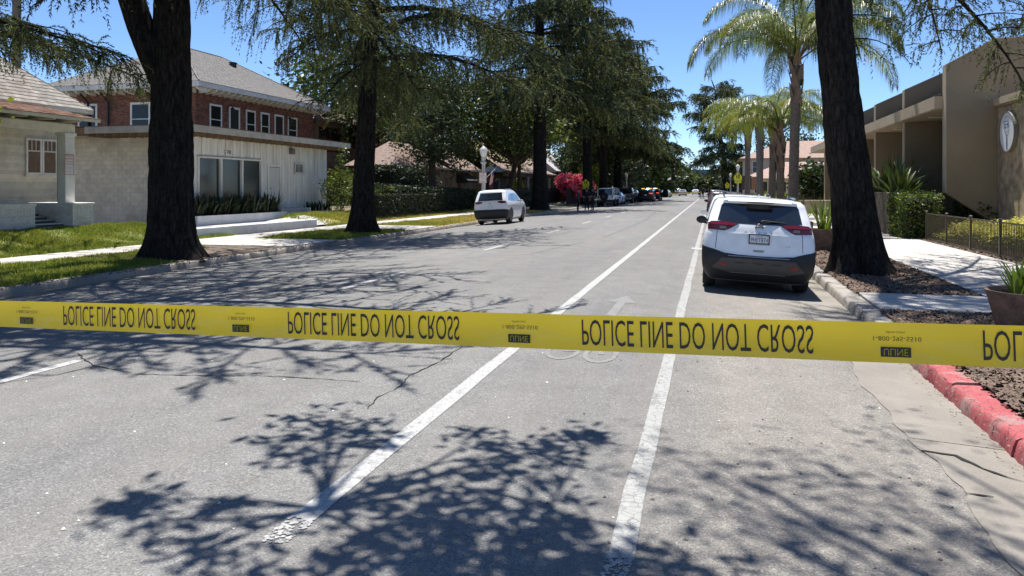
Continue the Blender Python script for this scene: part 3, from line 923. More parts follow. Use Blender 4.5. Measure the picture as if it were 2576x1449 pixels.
# --- low white block building, no. 278, flat overhanging roof
BLOCK = M('painted_block', (0.80, 0.77, 0.69), 0.85, 0.13, 1.5, 30, 0.2, 0.006, rnd=0.07, dirt=(0.29, 0.22, 0.15), dirt_amt=0.55, dirt_scale=0.8)
BOARD = M('painted_board', (0.80, 0.785, 0.73), 0.75, 0.12, 2, 30, 0.15, 0.004, rnd=0.07, dirt=(0.27, 0.25, 0.22), dirt_amt=0.45, stretch=(2, 2, .3))
FASC = M('weathered_fascia', (0.47, 0.45, 0.40), 0.8, 0.15, 2, 30, 0.15, 0.005, dirt=(0.2, 0.15, 0.1), dirt_amt=0.6)
WOODU = M('bare_wood', (0.22, 0.15, 0.09), 0.9, 0.25, 4, 30, 0.1, 0.004)
h = thing('block_building', 'low white block building with flat overhanging roof and plate windows', 'building', (-21.4, 33, 0.1))
MB().box(-33, -21.46, 28.36, 39.9, 0, 4.1).build('wall', M('block_mortar', (.64, .60, .52), .95, .2, 3, 30, .2), h)
brick_face(h, 'Y', 28.36, -27.6, -21.42, .18, 4.06,   .43, .2, .012, .05, BLOCK, name='wall_block', seed=4)
rf = MB().box(-31, -20.4, 27.0, 40.9, 4.09, 4.33).build('roof_slab', WOODU, h)
MB().box(-25.7, -20.36, 26.95, 27.0, 4.07, 4.35).build('fascia', FASC, rf)
MB().box(-20.4, -20.35, 26.95, 40.95, 4.07, 4.352).build('fascia', FASC, rf)
rr = M('roof_felt', (0.13, 0.12, 0.11), 0.9, 0.3, 3, 30, 0.4, 0.02)
MB().box(-31, -20.33, 26.94, 40.97, 4.352, 4.38).build('roof_felt', rr, rf)
for i in range(30): MB().box(-21.38, -20.42, 27.3 + .46 * i, 27.36 + .46 * i, 3.95, 4.088).build('rafter', WOODU, rf)
for i in range(12): MB().box(-25.6 + .42 * i, -25.54 + .42 * i, 27.02, 28.3, 3.95, 4.088).build('rafter', WOODU, rf)
# vertical boards with battens over the whole street front, leaving the openings
y = 28.32
i = 0
while y < 39.85:
    yc = y + .14
    spans = [(.2, 4.05)]
    if 28.5 < yc < 33.4: spans = [(.2, 1.05), (3.2, 4.05)]
    elif 34.0 < yc < 35.2: spans = [(2.93, 4.05)]
    elif 36.5 < yc < 37.45: spans = [(.2, 2.5), (3.15, 4.05)]
    for (a, b) in spans:
        MB().box(-21.46, -21.41, y + .004, y + .276, a, b).build('wall_board', BOARD, h)
        if i % 2 == 0: MB().box(-21.41, -21.36, y - .022, y + .022, a, b).build('batten', BOARD, h)
    y += .28; i += 1
# shop window: three leaning panes in white frames
SHOPG = plain('shop_glass', (0.03, 0.036, 0.036), 0.1, 0, 0.45)
for i in range(3):
    a = 28.62 + 1.6 * i
    w = MB(); w.box(-21.5, -21.33, a - .06, a + .03, 1.1, 3.15); w.box(-21.5, -21.33, a + 1.5, a + 1.55, 1.1, 3.15); w.box(-21.5, -21.33, a + .03, a + 1.5, 3.08, 3.15); w.box(-21.5, -21.33, a + .03, a + 1.5, 1.1, 1.18)
    w = w.build('window', BOARD, h)
    MB().box(-21.47, -21.44, a + .03, a + 1.5, 1.18, 3.08).build('pane', SHOPG, w)
MB().box(-21.46, -21.415, 34.09, 35.11, .8, 2.85).build('door_gap', BLACKM, h)
d = MB().box(-21.46, -21.40, 34.13, 35.07, .82, 2.81).build('door', M('white_door', (.6, .59, .56), .6, .06, 3, 40, .05, .003), h)
f = MB(); f.box(-21.47, -21.37, 34.0, 34.1, .8, 2.94); f.box(-21.47, -21.37, 35.1, 35.2, .8, 2.94); f.box(-21.47, -21.37, 34.1, 35.1, 2.84, 2.94); f.build('door_frame', BOARD, h)
MB().lathe([(.0, -.03), (.03, -.03), (.03, .03), (.0, .03)], (-21.37, 34.22, 1.75), 8).build('door_knob', STEEL, d)
sash(h, 'X', -21.41, 36.62, 37.36, 2.6, 3.05, BOARD, GLASSB, .06, mid=False, bars=[(36.97, 37.0, 2.6, 3.05)])
MB().bbox(-21.41, -21.2, 36.0, 36.3, 3.55, 3.85, .02).build('wall_lamp', M('lamp_box', (.18, .18, .17), .6, .1, 3, 30, 0), h)
text('house_number', '278', BLACKM, h, (-21.383, 30.45, 3.32), (0, 1, 0), (0, 0, 1), .5, .17)
sl = MB().box(-21.45, -19.0, 27.0, 39.8, .0, .22).build('terrace_slab', CONC, h)
pl = MB(); pl.box(-20.32, -20.2, 27.0, 33.8, .15, .62); pl.box(-21.4, -20.32, 27.0, 27.12, .15, .62); pl.box(-21.4, -20.32, 33.68, 33.8, .15, .62); pl.build('planter_wall', M('blue_white_render', (.68, .70, .72), .8, .1, 2, 30, .15, .005, dirt=(.3, .28, .25), dirt_amt=.4), h)
MB().box(-21.4, -20.33, 27.12, 33.68, .2, .58).build('planter_soil', DIRT, h)
p2 = MB(); p2.box(-20.32, -20.2, 36.2, 39.8, .2, .55); p2.box(-21.4, -20.32, 36.2, 36.32, .2, .75); p2.build('planter_wall', MATS['blue_white_render'], h)
MB().box(-21.4, -20.33, 36.32, 39.7, .2, .5).build('planter_soil', DIRT, h)
for i in range(3): MB().bbox(-20.95 + .3 * i, -20.6 + .3 * i, 33.9, 36.1, .2, .74 - .18 * i, .01).build('step', CONC, h)
lw = MB().bbox(-17.42, -17.2, 20.9, 31.3, -.05, .37, .02)
top(lw.build('low_wall', MATS['blue_white_render']), 'low pale blue-white wall along the pavement before the block building', 'wall')
sheet('forecourt', lin(-20.2, -17.4, 6), lin(24.5, 33.5, 10), lambda x, y: max(gz(x, y), .05) + .03, CONC, kind='structure')

# --- red brick two-storey building behind
BRK = M('red_brick', (0.215, 0.095, 0.066), 0.9, 0.2, 3, 30, 0.3, 0.008, dirt=(0.11, 0.05, 0.04), dirt_amt=0.6, island=0.4)
MORT = M('mortar', (0.22, 0.13, 0.10), 0.95, 0.2, 3, 30, 0.2, 0.008)
h = thing('brick_building', 'two-storey red brick building with bracketed eaves and grey hip roof', 'building', (-30, 47, 0))
MB().box(-39.6, -30.05, 39.95, 54.0, 0, 7.8).build('wall', MORT, h)


def Yx(pxx, X):
    return px(pxx, 474, X=X).y


ops = []
for i, (a, b, kind) in enumerate(((530, 555, 'w'), (579, 600, 'd'), (621, 640, 'w'), (658, 675, 'w'), (693, 711, 'd'), (726, 745, 'w'))):
    ya, yb = Yx(a, -30), Yx(b, -30)
    ops.append((ya - .1, yb + .1, 5.0, 7.0))
    if kind == 'w': sash(h, 'X', -30.0, ya, yb, 5.2, 6.88, WHITEW, GLASS, .12, mid=True)
    else:
        w = sash(h, 'X', -30.0, ya, yb, 4.4, 6.88, WHITEW, BLACKM, .14, mid=False)
brick_face(h, 'X', -30.05, 39.95, 54.0, 4.2, 7.72, .225, .076, .014, .06, BRK, stuff=True, name='bricks', seed=1, holes=ops)
sx = [(-34.5, -33.3), (-38.4, -37.2)]
for a, b in sx: sash(h, 'Y', 39.9, a, b, 5.1, 6.9, WHITEW, GLASS, .13, mid=True)
brick_face(h, 'Y', 39.95, -39.6, -30.0, 4.2, 7.72, .225, .076, .014, .06, BRK, stuff=True, name='bricks', seed=2, holes=[(a - .15, b + .15, 4.9, 7.05) for a, b in sx])
for xx, yy in ((-36.2, 39.8), (-37.7, 39.8)):
    MB().tube([(xx - .1, yy - .5, 7.6), (xx, yy, 7.1), (xx, yy, 2)], .07, 8).build('downpipe', BLACKM, h)
for ya in (Yx(573, -30), Yx(718, -30)):
    q = MB(); q.tube([(-30, ya, 6.95), (-29.8, ya, 7.05), (-29.65, ya, 6.95)], .02, 6); q.lathe([(.02, .12), (.06, .1), (.15, 0), (.14, -.02)], (-29.65, ya, 6.82), 10); q.build('wall_lamp', BLACKM, h)
ex0, ex1, ey0, ey1 = -40.6, -29.05, 38.95, 55.0
MB().box(ex0 + .1, ex1 - .1, ey0 + .1, ey1 - .1, 7.78, 7.84).build('soffit', CREAM, h)
for (a, b, c, e) in ((ex1 - .1, ex1, ey0, ey1), (ex0, ex1 - .1, ey0, ey0 + .1)):
    MB().box(a, b, c, e, 7.76, 8.06).build('fascia', WHITEW, h)
i = 0
for yy in np.arange(40.2, 54.8, .62): MB().prism([(-30, 7.76), (-29.2, 7.76), (-29.2, 7.68), (-29.5, 7.55), (-30, 7.5)], yy, yy + .14, 'Y').build('eave_bracket', WHITEW, h)
for xx in np.arange(-40.2, -29.4, .72): MB().prism([(39.95, 7.76), (39.12, 7.76), (39.12, 7.68), (39.45, 7.55), (39.95, 7.5)], xx, xx + .14, 'X').build('eave_bracket', WHITEW, h)
zc, zt = 8.06, 11.35
rx = (ex0 + ex1) / 2; hd = (ex1 - ex0) / 2
r0, r1 = Vector((rx, ey0 + hd, zt)), Vector((rx, ey1 - hd, zt))
rm = MB()
c = [Vector((ex1, ey0, zc)), Vector((ex1, ey1, zc)), Vector((ex0, ey1, zc)), Vector((ex0, ey0, zc))]
rm.quad(c[0], c[1], r1, r0); rm.quad(c[1], c[2], r1); rm.quad(c[2], c[3], r0, r1); rm.quad(c[3], c[0], r0)
rm.build('roof', SHINGG, h)
sl = (zt - zc) / hd; LL = math.hypot(1, sl)
shingles(h, (ex1 + .03, ey0, zc + .01), ey1 - ey0, (0, 1, 0), (-1, 0, sl), hd * LL, .32, .145, SHINGG, clip=lambda cc, s: s / LL < cc < (ey1 - ey0) - s / LL, seed=2)
shingles(h, (ex0, ey0 - .03, zc + .01), ex1 - ex0, (1, 0, 0), (0, 1, sl), hd * LL, .32, .145, SHINGG, clip=lambda cc, s: s / LL < cc < (ex1 - ex0) - s / LL, seed=3)
MB().tube([c[0] + Vector((0, 0, .05)), r0 + Vector((0, 0, .03)), r1 + Vector((0, 0, .03)), c[1] + Vector((0, 0, .05))], .05, 5).build('ridge_cap', SHINGG, h)
MB().tube([c[3], r0], .05, 5).build('ridge_cap', SHINGG, h)
q = MB(); q.box(-33.5, -33.15, 48.3, 48.65, 10.0, 10.75); q.box(-33.55, -33.1, 48.25, 48.7, 10.75, 10.8); q.build('roof_vent', BLACKM, h)
MB().cyl((-31, 58.0, 6), (-31, 58.0, 9.6), .09, .09, 8).build('flue_pipe', STEEL, h)

# --- tan two-storey house with an outside stair, then a low tan house beside it
TAN = M('tan_brick', (0.27, 0.195, 0.145), 0.9, 0.15, 2, 30, 0.3, 0.008, dirt=(.13, .095, .07), dirt_amt=.4)
REDT = M('dark_red_trim', (0.075, 0.016, 0.014), 0.6, 0.15, 3, 30, 0)
ROOFP = M('pinkish_shingle', (0.27, 0.195, 0.16), 0.95, 0.25, 4, 40, 0.4, 0.02, dirt=(.22, .17, .14), dirt_amt=.5)


def brick_lines(parent, X, y0, y1, z0, z1, holes=(), seed=0, mat=TAN):
    brick_face(parent, 'X', X, y0, y1, z0, z1, .42, .15, .014, .04, mat, stuff=True, name='bricks', seed=seed, holes=holes)


h = thing('tan_house', 'two-storey tan brick house with dark stair railing behind the leaning shrub', 'house', (-30.5, 61, .3))
MB().box(-38, -30.54, 55.6, 68.6, 0, 7.2).build('wall', TAN, h)
brick_lines(h, -30.54, 55.6, 68.6, .3, 7.18, [(55.6, 59.6, 4.6, 6.8), (65.3, 67.2, 4.8, 6.6)], 1)
sash(h, 'X', -30.5, 55.9, 57.5, 4.9, 6.6, REDT, GLASS, .14, mid=True, bars=[(56.4, 56.44, 4.9, 6.6), (56.95, 56.99, 4.9, 6.6)])
sash(h, 'X', -30.5, 57.85, 59.35, 4.9, 6.6, REDT, GLASS, .14, mid=True, bars=[(58.35, 58.39, 4.9, 6.6), (58.85, 58.89, 4.9, 6.6)])
sash(h, 'X', -30.5, 65.5, 67.0, 4.9, 6.5, REDT, GLASS, .12)
rm = MB(); a, b, cy0, cy1 = -39, -29.6, 55.0, 69.4
rg = [Vector((-34.3, 60, 9.3)), Vector((-34.3, 64.5, 9.3))]
cc = [Vector((b, cy0, 7.2)), Vector((b, cy1, 7.2)), Vector((a, cy1, 7.2)), Vector((a, cy0, 7.2))]
rm.quad(cc[0], cc[1], rg[1], rg[0]); rm.quad(cc[1], cc[2], rg[1]); rm.quad(cc[2], cc[3], rg[0], rg[1]); rm.quad(cc[3], cc[0], rg[0]); rm.quad(*cc)
rm.build('roof', ROOFP, h)
MB().box(-29.64, -29.56, 55.0, 69.4, 7.08, 7.23).build('fascia', WOODU, h)
n1 = thing('stair_railing', 'black metal stair railing climbing beside the tan house', 'railing', (-29.2, 58, .4))
MB().tube([(-29.2, 56.2, 4.9), (-29.2, 57.6, 4.9), (-29.2, 63.2, 1.5)], .04, 6).build('handrail', BLACKM, n1)
MB().tube([(-29.2, 56.2, 3.8), (-29.2, 57.6, 3.8), (-29.2, 63.2, .5)], .03, 6).build('bottom_rail', BLACKM, n1)
for i in range(28):
    y = 56.3 + .25 * i; zt_ = 4.9 if y < 57.6 else 4.9 - (y - 57.6) * .607
    MB().box(-29.215, -29.185, y - .015, y + .015, zt_ - 1.05, zt_).build('baluster', BLACKM, n1)
st = MB()
for i in range(14): st.box(-30.4, -29.25, 57.6 + .38 * i, 58.0 + .38 * i, 3.55 - .24 * i, 3.75 - .24 * i)
st.build('stair_flight', TAN, n1)

h = thing('low_tan_house', 'low tan brick house with dark red shutters and striped awning', 'house', (-22, 60, .3))
MB().box(-25.0, -22.04, 51.0, 69.8, 0, 3.42).build('wall', TAN, h)
brick_lines(h, -22.04, 51.0, 69.8, .3, 3.4, [(57.6, 60.4, 1.5, 3.15), (65.2, 67.5, .4, 3.1)], 2)
sash(h, 'X', -22.0, 58.25, 59.75, 1.55, 3.0, REDT, GLASSB, .1)
for a in (57.5, 59.95): MB().box(-22.03, -21.95, a, a + .55, 1.5, 3.1).build('shutter', REDT, h)
MB().box(-22.02, -21.97, 65.5, 66.4, .45, 2.6).build('door', GLASSB, h)
q = MB(); q.prism([(-22, 3.2), (-20.9, 2.45), (-20.9, 2.25), (-22, 2.3)], 65.0, 68.2, 'Y'); q.build('awning', plain('awning_cloth', (.035, .035, .038), .9), h)
for i in range(7): MB().prism([(-22, 3.34), (-20.7, 2.98), (-20.7, 2.9), (-22, 3.26)], 50.6 + .42 * i, 50.82 + .42 * i, 'Y').build('awning_slat', WHITEW if i % 2 else plain('awning_cloth2', (.05, .045, .04), .9), h)
rm = MB(); cc = [Vector((-21.2, 50.4, 3.4)), Vector((-21.2, 70.6, 3.4)), Vector((-25.6, 70.6, 3.4)), Vector((-25.6, 50.4, 3.4))]
rg = [Vector((-23.4, 53.5, 5.3)), Vector((-23.4, 67.5, 5.3))]
rm.quad(cc[0], cc[1], rg[1], rg[0]); rm.quad(cc[1], cc[2], rg[1]); rm.quad(cc[2], cc[3], rg[0], rg[1]); rm.quad(cc[3], cc[0], rg[0]); rm.quad(*cc)
rm.build('roof', ROOFP, h)
MB().box(-21.24, -21.17, 50.4, 70.6, 3.3, 3.43).build('fascia', CREAM, h)
text('house_number', '254', BLACKM, h, (-21.98, 63.7, 2.6), (0, 1, 0), (0, 0, 1), .5, .2)
tr = MB()
for i in range(4): tr.box(-21.99, -21.95, 62.0 + .55 * i, 62.05 + .55 * i, 1.0, 2.7)
for i in range(4): tr.box(-21.95, -21.92, 62.0, 63.7, 1.2 + .42 * i, 1.25 + .42 * i)
tr.build('trellis', WOODU, h)

# --- dark house with white porch columns, white-roofed house beyond
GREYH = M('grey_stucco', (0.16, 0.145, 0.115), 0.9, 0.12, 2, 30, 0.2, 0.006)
COLW = M('column_white', (0.62, 0.58, 0.48), 0.7, 0.08, 3, 30, 0.05)
PALER = M('pale_shingle', (0.46, 0.45, 0.45), 0.9, 0.15, 3, 40, 0.3, 0.02)
h = thing('column_house', 'dim porch house with short white columns and swept shingle roof', 'house', (-21, 86, .3))
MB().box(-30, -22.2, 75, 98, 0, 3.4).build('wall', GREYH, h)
MB().box(-22.2, -20.0, 75, 98, .2, .7).build('porch_deck', CONC, h)
MB().box(-20.4, -20.0, 75, 98, 3.0, 3.5).build('porch_beam', GREYH, h)
for yy in (80.5, 84.8, 88.5, 92, 96.5):
    q = MB(); q.lathe([(.26, 0), (.26, .12), (.2, .16), (.17, 1.9), (.2, 2.0), (.27, 2.06), (.27, 2.15)], (-20.2, yy, .85), 14); q.build('column', COLW, h, True, 40)
for yy in (78.5, 83, 87, 90.5): sash(h, 'X', -22.16, yy, yy + 1.1, 1.2, 2.7, WHITEW, GLASS, .1)
MB().box(-20.25, -19.9, 75, 98, .7, .86).build('porch_rail_wall', GREYH, h)
rm = MB()
prof = [(-19.3, 3.45), (-20.2, 3.7), (-21.5, 4.4), (-23, 5.5), (-24.5, 6.9)]
for (p0, p1) in zip(prof[:-1], prof[1:]):
    rm.quad((p0[0], 74, p0[1]), (p0[0], 99, p0[1]), (p1[0], 99 + (p1[0] + 19.3) * .4, p1[1]), (p1[0], 74 - (p1[0] + 19.3) * .5, p1[1]))
rm.quad((-19.3, 74, 3.4), (-19.3, 99, 3.4), (-31, 99, 3.4), (-31, 74, 3.4))
rm.quad((-24.5, 97, 6.9), (-24.5, 76.6, 6.9), (-31, 74, 3.5), (-31, 99, 3.5))
rm.build('roof', ROOFP, h)
MB().box(-19.34, -19.27, 74, 99, 3.36, 3.5).build('fascia', COLW, h)
h = thing('pale_roof_house', 'house with a broad pale grey roof behind the dark trunk', 'house', (-22, 108, .2))
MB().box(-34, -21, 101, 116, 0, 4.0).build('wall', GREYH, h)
for yy in (103, 107, 111): sash(h, 'X', -20.96, yy, yy + 1.6, 1.3, 3.2, WHITEW, GLASS, .12)
MB().prism([(-20, 3.9), (-20, 4.1), (-27.5, 10.2), (-35, 4.1), (-35, 3.9)], 100, 117, 'Y').build('roof', PALER, h)

# --- brown fin-walled building on the right
STUC = M('brown_stucco', (0.30, 0.232, 0.155), 0.9, 0.10, 0.8, 60, 0.25, 0.006)
STUCL = M('tan_stucco', (0.50, 0.405, 0.29), 0.9, 0.08, 1, 60, 0.2, 0.005)
AGG = M('exposed_aggregate', (0.42, 0.32, 0.22), 0.95, 0.45, 3, 38, 0.9, 0.03)
RIB = plain('brown_roof_metal', (0.10, 0.085, 0.065), 0.5, 0.3)
h = thing('fin_building', 'brown stucco building with sloping fin walls and aggregate front', 'building', (9, 40, 0))
FY = [30.1 + 6.0 * i for i in range(6)]
for i, fy in enumerate(FY):
    if i == 0: poly = [(8.0, 1.58), (8.0, 6.1), (9.55, 6.95), (14, 6.95), (14, .4), (9.7, .4)]
    else: poly = [(8.0, 0.2), (8.0, 5.95), (10.2, 6.95), (14, 6.95), (14, .2)]
    f = MB().prism(poly, fy, fy + .35, 'Y').build('fin_wall', STUC, h)
    MB().prism([(7.985, 5.9), (7.985, poly[1][1] + .03), (poly[2][0], 6.99), (14, 6.99), (14, 6.95), (poly[2][0], 6.95), (8.0, poly[1][1]), (8.0, 5.9)], fy - .015, fy + .365, 'Y').build('fin_coping', STUCL, f)
    MB().box(7.97, 8.0, fy - .01, fy + .36, poly[0][1] + (.02 if i == 0 else 0), poly[1][1]).build('fin_edge_lit', STUCL, f)  # lighter tan sheet, the sunlit street edge is put into its colour
# roof overhang: fascia, soffit, metal slope with standing ribs
ov = MB(); ov.prism([(7.72, 4.62), (7.72, 5.02), (9.8, 5.95), (9.8, 4.62)], 30.45, 66, 'Y'); ov.build('roof_overhang', RIB, h)
MB().box(7.69, 7.72, 30.43, 66, 4.60, 5.04).build('fascia', STUCL, h)
MB().box(7.69, 8.0, 30.40, 30.43, 4.60, 5.04).build('fascia', STUCL, h)
MB().box(7.72, 9.8, 30.46, 66, 4.57, 4.60).build('soffit', STUCL, h)
for i in range(70):
    yy = 30.7 + .5 * i
    if any(abs(yy - fy - .17) < .22 for fy in FY): continue
    q = MB(); q.prism([(7.74, 5.03), (7.74, 5.07), (9.8, 6.0), (9.8, 5.96)], yy, yy + .04, 'Y'); q.build('roof_rib', RIB, h)
for fy in FY[1:3]: MB().bbox(8.3, 8.75, fy - 2.7, fy - 2.4, 4.53, 4.568, .01).build('soffit_lamp', WHITEW, h)
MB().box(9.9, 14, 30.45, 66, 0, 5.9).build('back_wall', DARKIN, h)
for i, fy in enumerate(FY[1:]):
    if i < 5: MB().box(8.02, 9.35, fy - .03, fy, .2, 4.56).build('wall_panel', STUC, h)
MB().box(9.2, 14, 24, 30.05, 0, .02).build('base_slab', CONC, h)
# aggregate front wall with vertical joints
MB().box(9.66, 14, 14, 30.09, 0, 4.62).build('front_core', STUC, h)
yy = 30.08
i = 0
for w in [.72, .62, .62, .62, .62, .62] + [1.2] * 8:
    MB().bbox(9.58, 9.66, yy - w + .03, yy - .03, .05, 4.55, .02).build('aggregate_panel', AGG, h); yy -= w
MB().box(9.50, 9.7, 14, 30.09, 4.55, 4.62).build('front_coping', STUC, h)
MB().box(9.46, 9.7, 14, 30.09, 4.62, 4.86).build('front_coping', STUCL, h)
# round emblem sign
SW = plain('sign_face', (.82, .82, .82), .5)
sb = plain('sign_blue', (.05, .11, .32), .5)
s = MB(); cy, cz, rr_ = 28.8, 3.62, .66
s.tube([(9.56, cy, cz), (9.46, cy, cz)], [rr_, rr_], 40)
s = s.build('round_sign', SW, h)
rgm = MB()
n = 40
rgm.loft([[(9.44, cy + r * math.cos(2 * math.pi * k / n), cz + r * math.sin(2 * math.pi * k / n)) for k in range(n)] for r in (rr_ - .02, rr_ + .02)] + [[(9.56, cy + (rr_ + .02) * math.cos(2 * math.pi * k / n), cz + (rr_ + .02) * math.sin(2 * math.pi * k / n)) for k in range(n)]], True, False)
rgm.build('sign_rim', plain('sign_rim', (.2, .19, .18), .5), s)
text('sign_lettering', 'SER', sb, s, (9.452, cy + .30, cz + .12), (0, -1, 0), (0, 0, 1), .52, .26)
em = MB()


def flat(pts):
    em.quad(*[(9.454, cy + a, cz + b) for a, b in pts])


flat([(-.05, -.18), (.05, -.18), (.035, -.6), (-.035, -.6)])
for sg_ in (-1, 1):
    flat([(sg_ * .05, -.18), (sg_ * .0, -.22), (sg_ * .13, .0), (sg_ * .16, -.02)]); flat([(sg_ * .13, 0), (sg_ * .16, -.02), (sg_ * .17, .08), (sg_ * .145, .08)])
flat([(.035 * math.cos(k * math.pi / 5), -.12 + .035 * math.sin(k * math.pi / 5)) for k in range(10)])
em.build('emblem_figure', sb, s, fix=False)
gl = MB()
for rx_ in (.1, .19, .27):
    P = [(9.453, cy + rx_ * math.cos(2 * math.pi * k / 28), cz + .25 + .27 * math.sin(2 * math.pi * k / 28)) for k in range(28)]
    for a, b in zip(P, P[1:] + P[:1]): gl.quad(a, b, (b[0], cy + (b[1] - cy) * .95, cz + .25 + (b[2] - cz - .25) * .97), (a[0], cy + (a[1] - cy) * .95, cz + .25 + (a[2] - cz - .25) * .97))
gl.build('emblem_globe', plain('sign_pale_blue', (.35, .42, .55), .5), s, fix=False)
# low aggregate planter wall and dark end block
top(MB().bbox(6.38, 6.75, 31.2, 38.2, -.02, 1.6, .02).build('planter_wall', M('dark_aggregate', (0.2, 0.15, 0.105), 0.95, 0.45, 3, 38, 0.9, 0.03)), 'low exposed-aggregate planter wall beside the pavement', 'wall')
h2 = thing('garden_wall', 'short tan wall and bench ledge beyond the square planter', 'wall', (7, 58, 0))
MB().bbox(5.6, 8.5, 56, 56.4, 0, .95, .02).build('wall_panel', STUCL, h2)
MB().bbox(6.6, 8.5, 52.5, 53, 0, .5, .02).build('ledge', STUCL, h2)

# --- pink-roofed houses across the lot at the far right
WALLC = M('pale_stucco', (0.5, 0.47, 0.43), 0.9, 0.08, 1, 30, 0.1)
STONEW = M('grey_stone_base', (0.2, 0.17, 0.15), 0.9, 0.3, 3, 20, 0.3)
h = thing('pink_roof_house', 'single-storey pale house with pinkish roof behind the palm trunks', 'house', (12, 103, 0))
MB().box(4.5, 22, 101, 112, 0, 3.1).build('wall', WALLC, h)
MB().box(4.5, 22, 100.93, 101, 0, 1.1).build('stone_base', STONEW, h)
for a in (5.2, 7.4, 9.4, 14.2, 16.4, 18.2):
    sash(h, 'Y', 101.0, a, a + 1.5, 1.2, 2.6, WHITEW, GLASSB, .1, mid=False, bars=[(a + .72, a + .78, 1.2, 2.6)])
MB().box(12.2, 13.1, 100.96, 101.0, .1, 2.3).build('door', REDT, h)
rm = MB(); cc = [Vector((3.6, 100, 3.0)), Vector((23, 100, 3.0)), Vector((23, 113, 3.0)), Vector((3.6, 113, 3.0))]; rg = [Vector((9, 106, 5.2)), Vector((18, 106, 5.2))]
rm.quad(cc[0], cc[1], rg[1], rg[0]); rm.quad(cc[1], cc[2], rg[1]); rm.quad(cc[2], cc[3], rg[0], rg[1]); rm.quad(cc[3], cc[0], rg[0]); rm.quad(*cc)
rm.build('roof', SHINGP, h)
h = thing('upper_pink_roof_house', 'taller house with pink roof rising behind the single-storey one', 'house', (14, 125, 0))
MB().box(5, 24, 122, 135, 0, 6.4).build('wall', WALLC, h)
for a in (6, 8.5, 11, 15, 18): sash(h, 'Y', 122.0, a, a + 1.4, 4.2, 5.8, WHITEW, GLASSB, .1)
rm = MB(); cc = [Vector((4, 121, 6.3)), Vector((25, 121, 6.3)), Vector((25, 136, 6.3)), Vector((4, 136, 6.3))]; rg = [Vector((11, 128, 9.2)), Vector((18, 128, 9.2))]
rm.quad(cc[0], cc[1], rg[1], rg[0]); rm.quad(cc[1], cc[2], rg[1]); rm.quad(cc[2], cc[3], rg[0], rg[1]); rm.quad(cc[3], cc[0], rg[0]); rm.quad(*cc)
rm.build('roof', SHINGP, h)
# --- long office building closing the street
h = thing('office_building', 'long flat-roofed grey office block closing the far street', 'building', (-6, 330, 0))
MB().box(-34, 16, 330, 350, 0, 8.3).build('wall', M('office_panel', (.34, .35, .36), .8, .08, .3, 10, 0), h)
MB().box(-35, 17, 329, 351, 8.3, 9.6).build('roof_band', plain('office_roof', (.22, .23, .25), .7), h)
for i in range(14): 
    w = MB().box(-33 + 3.5 * i, -31 + 3.5 * i, 329.9, 330, 5.2, 7.9).build('window', plain('office_frame', (.3, .31, .32), .6), h)
    MB().box(-32.9 + 3.5 * i, -31.1 + 3.5 * i, 329.84, 329.9, 5.3, 7.8).build('pane', GLASSB, w)
# ------------------------------------------------------------------ trees
def unit(a):
    return a / np.maximum(np.linalg.norm(a, axis=-1, keepdims=True), 1e-6)


def trunk_mesh(path, radii, n=36, furrow=0.03, flare=None, seed=0, sub=0.15):
    """tapering trunk with vertical bark ridges and root flare as geometry"""
    rs = np.random.RandomState(seed)
    P = np.array(path, dtype=float); d = np.r_[0, np.cumsum(np.linalg.norm(np.diff(P, axis=0), axis=1))]
    m = max(4, int(d[-1] / sub)); s = np.linspace(0, d[-1], m)
    Q = np.stack([np.interp(s, d, P[:, k]) for k in range(3)], 1); r = np.interp(s, d, radii)
    a = np.linspace(0, 2 * np.pi, n, endpoint=False)
    ph = rs.rand(6) * 6.28
    V = np.zeros((m, n, 3))
    for i in range(m):
        z = s[i]
        w = 1 + furrow * (np.sin(a * 11 + ph[0] + 2.1 * np.sin(z * 1.7)) + 0.8 * np.sin(a * 17 + ph[1] + 1.7 * np.sin(z * 2.3 + 1)) + 0.7 * rs.rand(n))
        w += 0.05 * np.sin(a * 3 + ph[2] + z * .4) + .035 * np.sin(a * 5 + ph[3] - z * .6)
        if flare:
            w += flare[0] * np.exp(-z / flare[1]) * (0.65 + 0.5 * np.maximum(0, np.sin(a * 4 + ph[4])) + .35 * np.sin(a * 7 + ph[5]))
        V[i, :, 0] = Q[i, 0] + r[i] * w * np.cos(a); V[i, :, 1] = Q[i, 1] + r[i] * w * np.sin(a); V[i, :, 2] = Q[i, 2]
    idx = np.arange(m * n).reshape(m, n)
    F = np.stack([idx[:-1], np.roll(idx[:-1], -1, 1), np.roll(idx[1:], -1, 1), idx[1:]], -1).reshape(-1, 4)
    return V.reshape(-1, 3), F


def tubes_np(paths, radii, n=5):
    """many thin tubes at once: paths (N,K,3), radii (N,K)"""
    P = np.asarray(paths); N, K, _ = P.shape
    T = unit(np.gradient(P, axis=1)); ref = np.zeros_like(T); ref[..., 2] = 1.0
    bad = np.abs(T[..., 2]) > .9; ref[bad] = (1, 0, 0)
    U = unit(np.cross(T, ref)); W = np.cross(T, U)
    a = np.linspace(0, 2 * np.pi, n, endpoint=False)
    V = P[:, :, None] + (U[:, :, None] * np.cos(a)[None, None, :, None] + W[:, :, None] * np.sin(a)[None, None, :, None]) * np.asarray(radii)[:, :, None, None]
    idx = np.arange(N * K * n).reshape(N, K, n)
    F = np.stack([idx[:, :-1], np.roll(idx[:, :-1], -1, 2), np.roll(idx[:, 1:], -1, 2), idx[:, 1:]], -1).reshape(-1, 4)
    return V.reshape(-1, 3), F


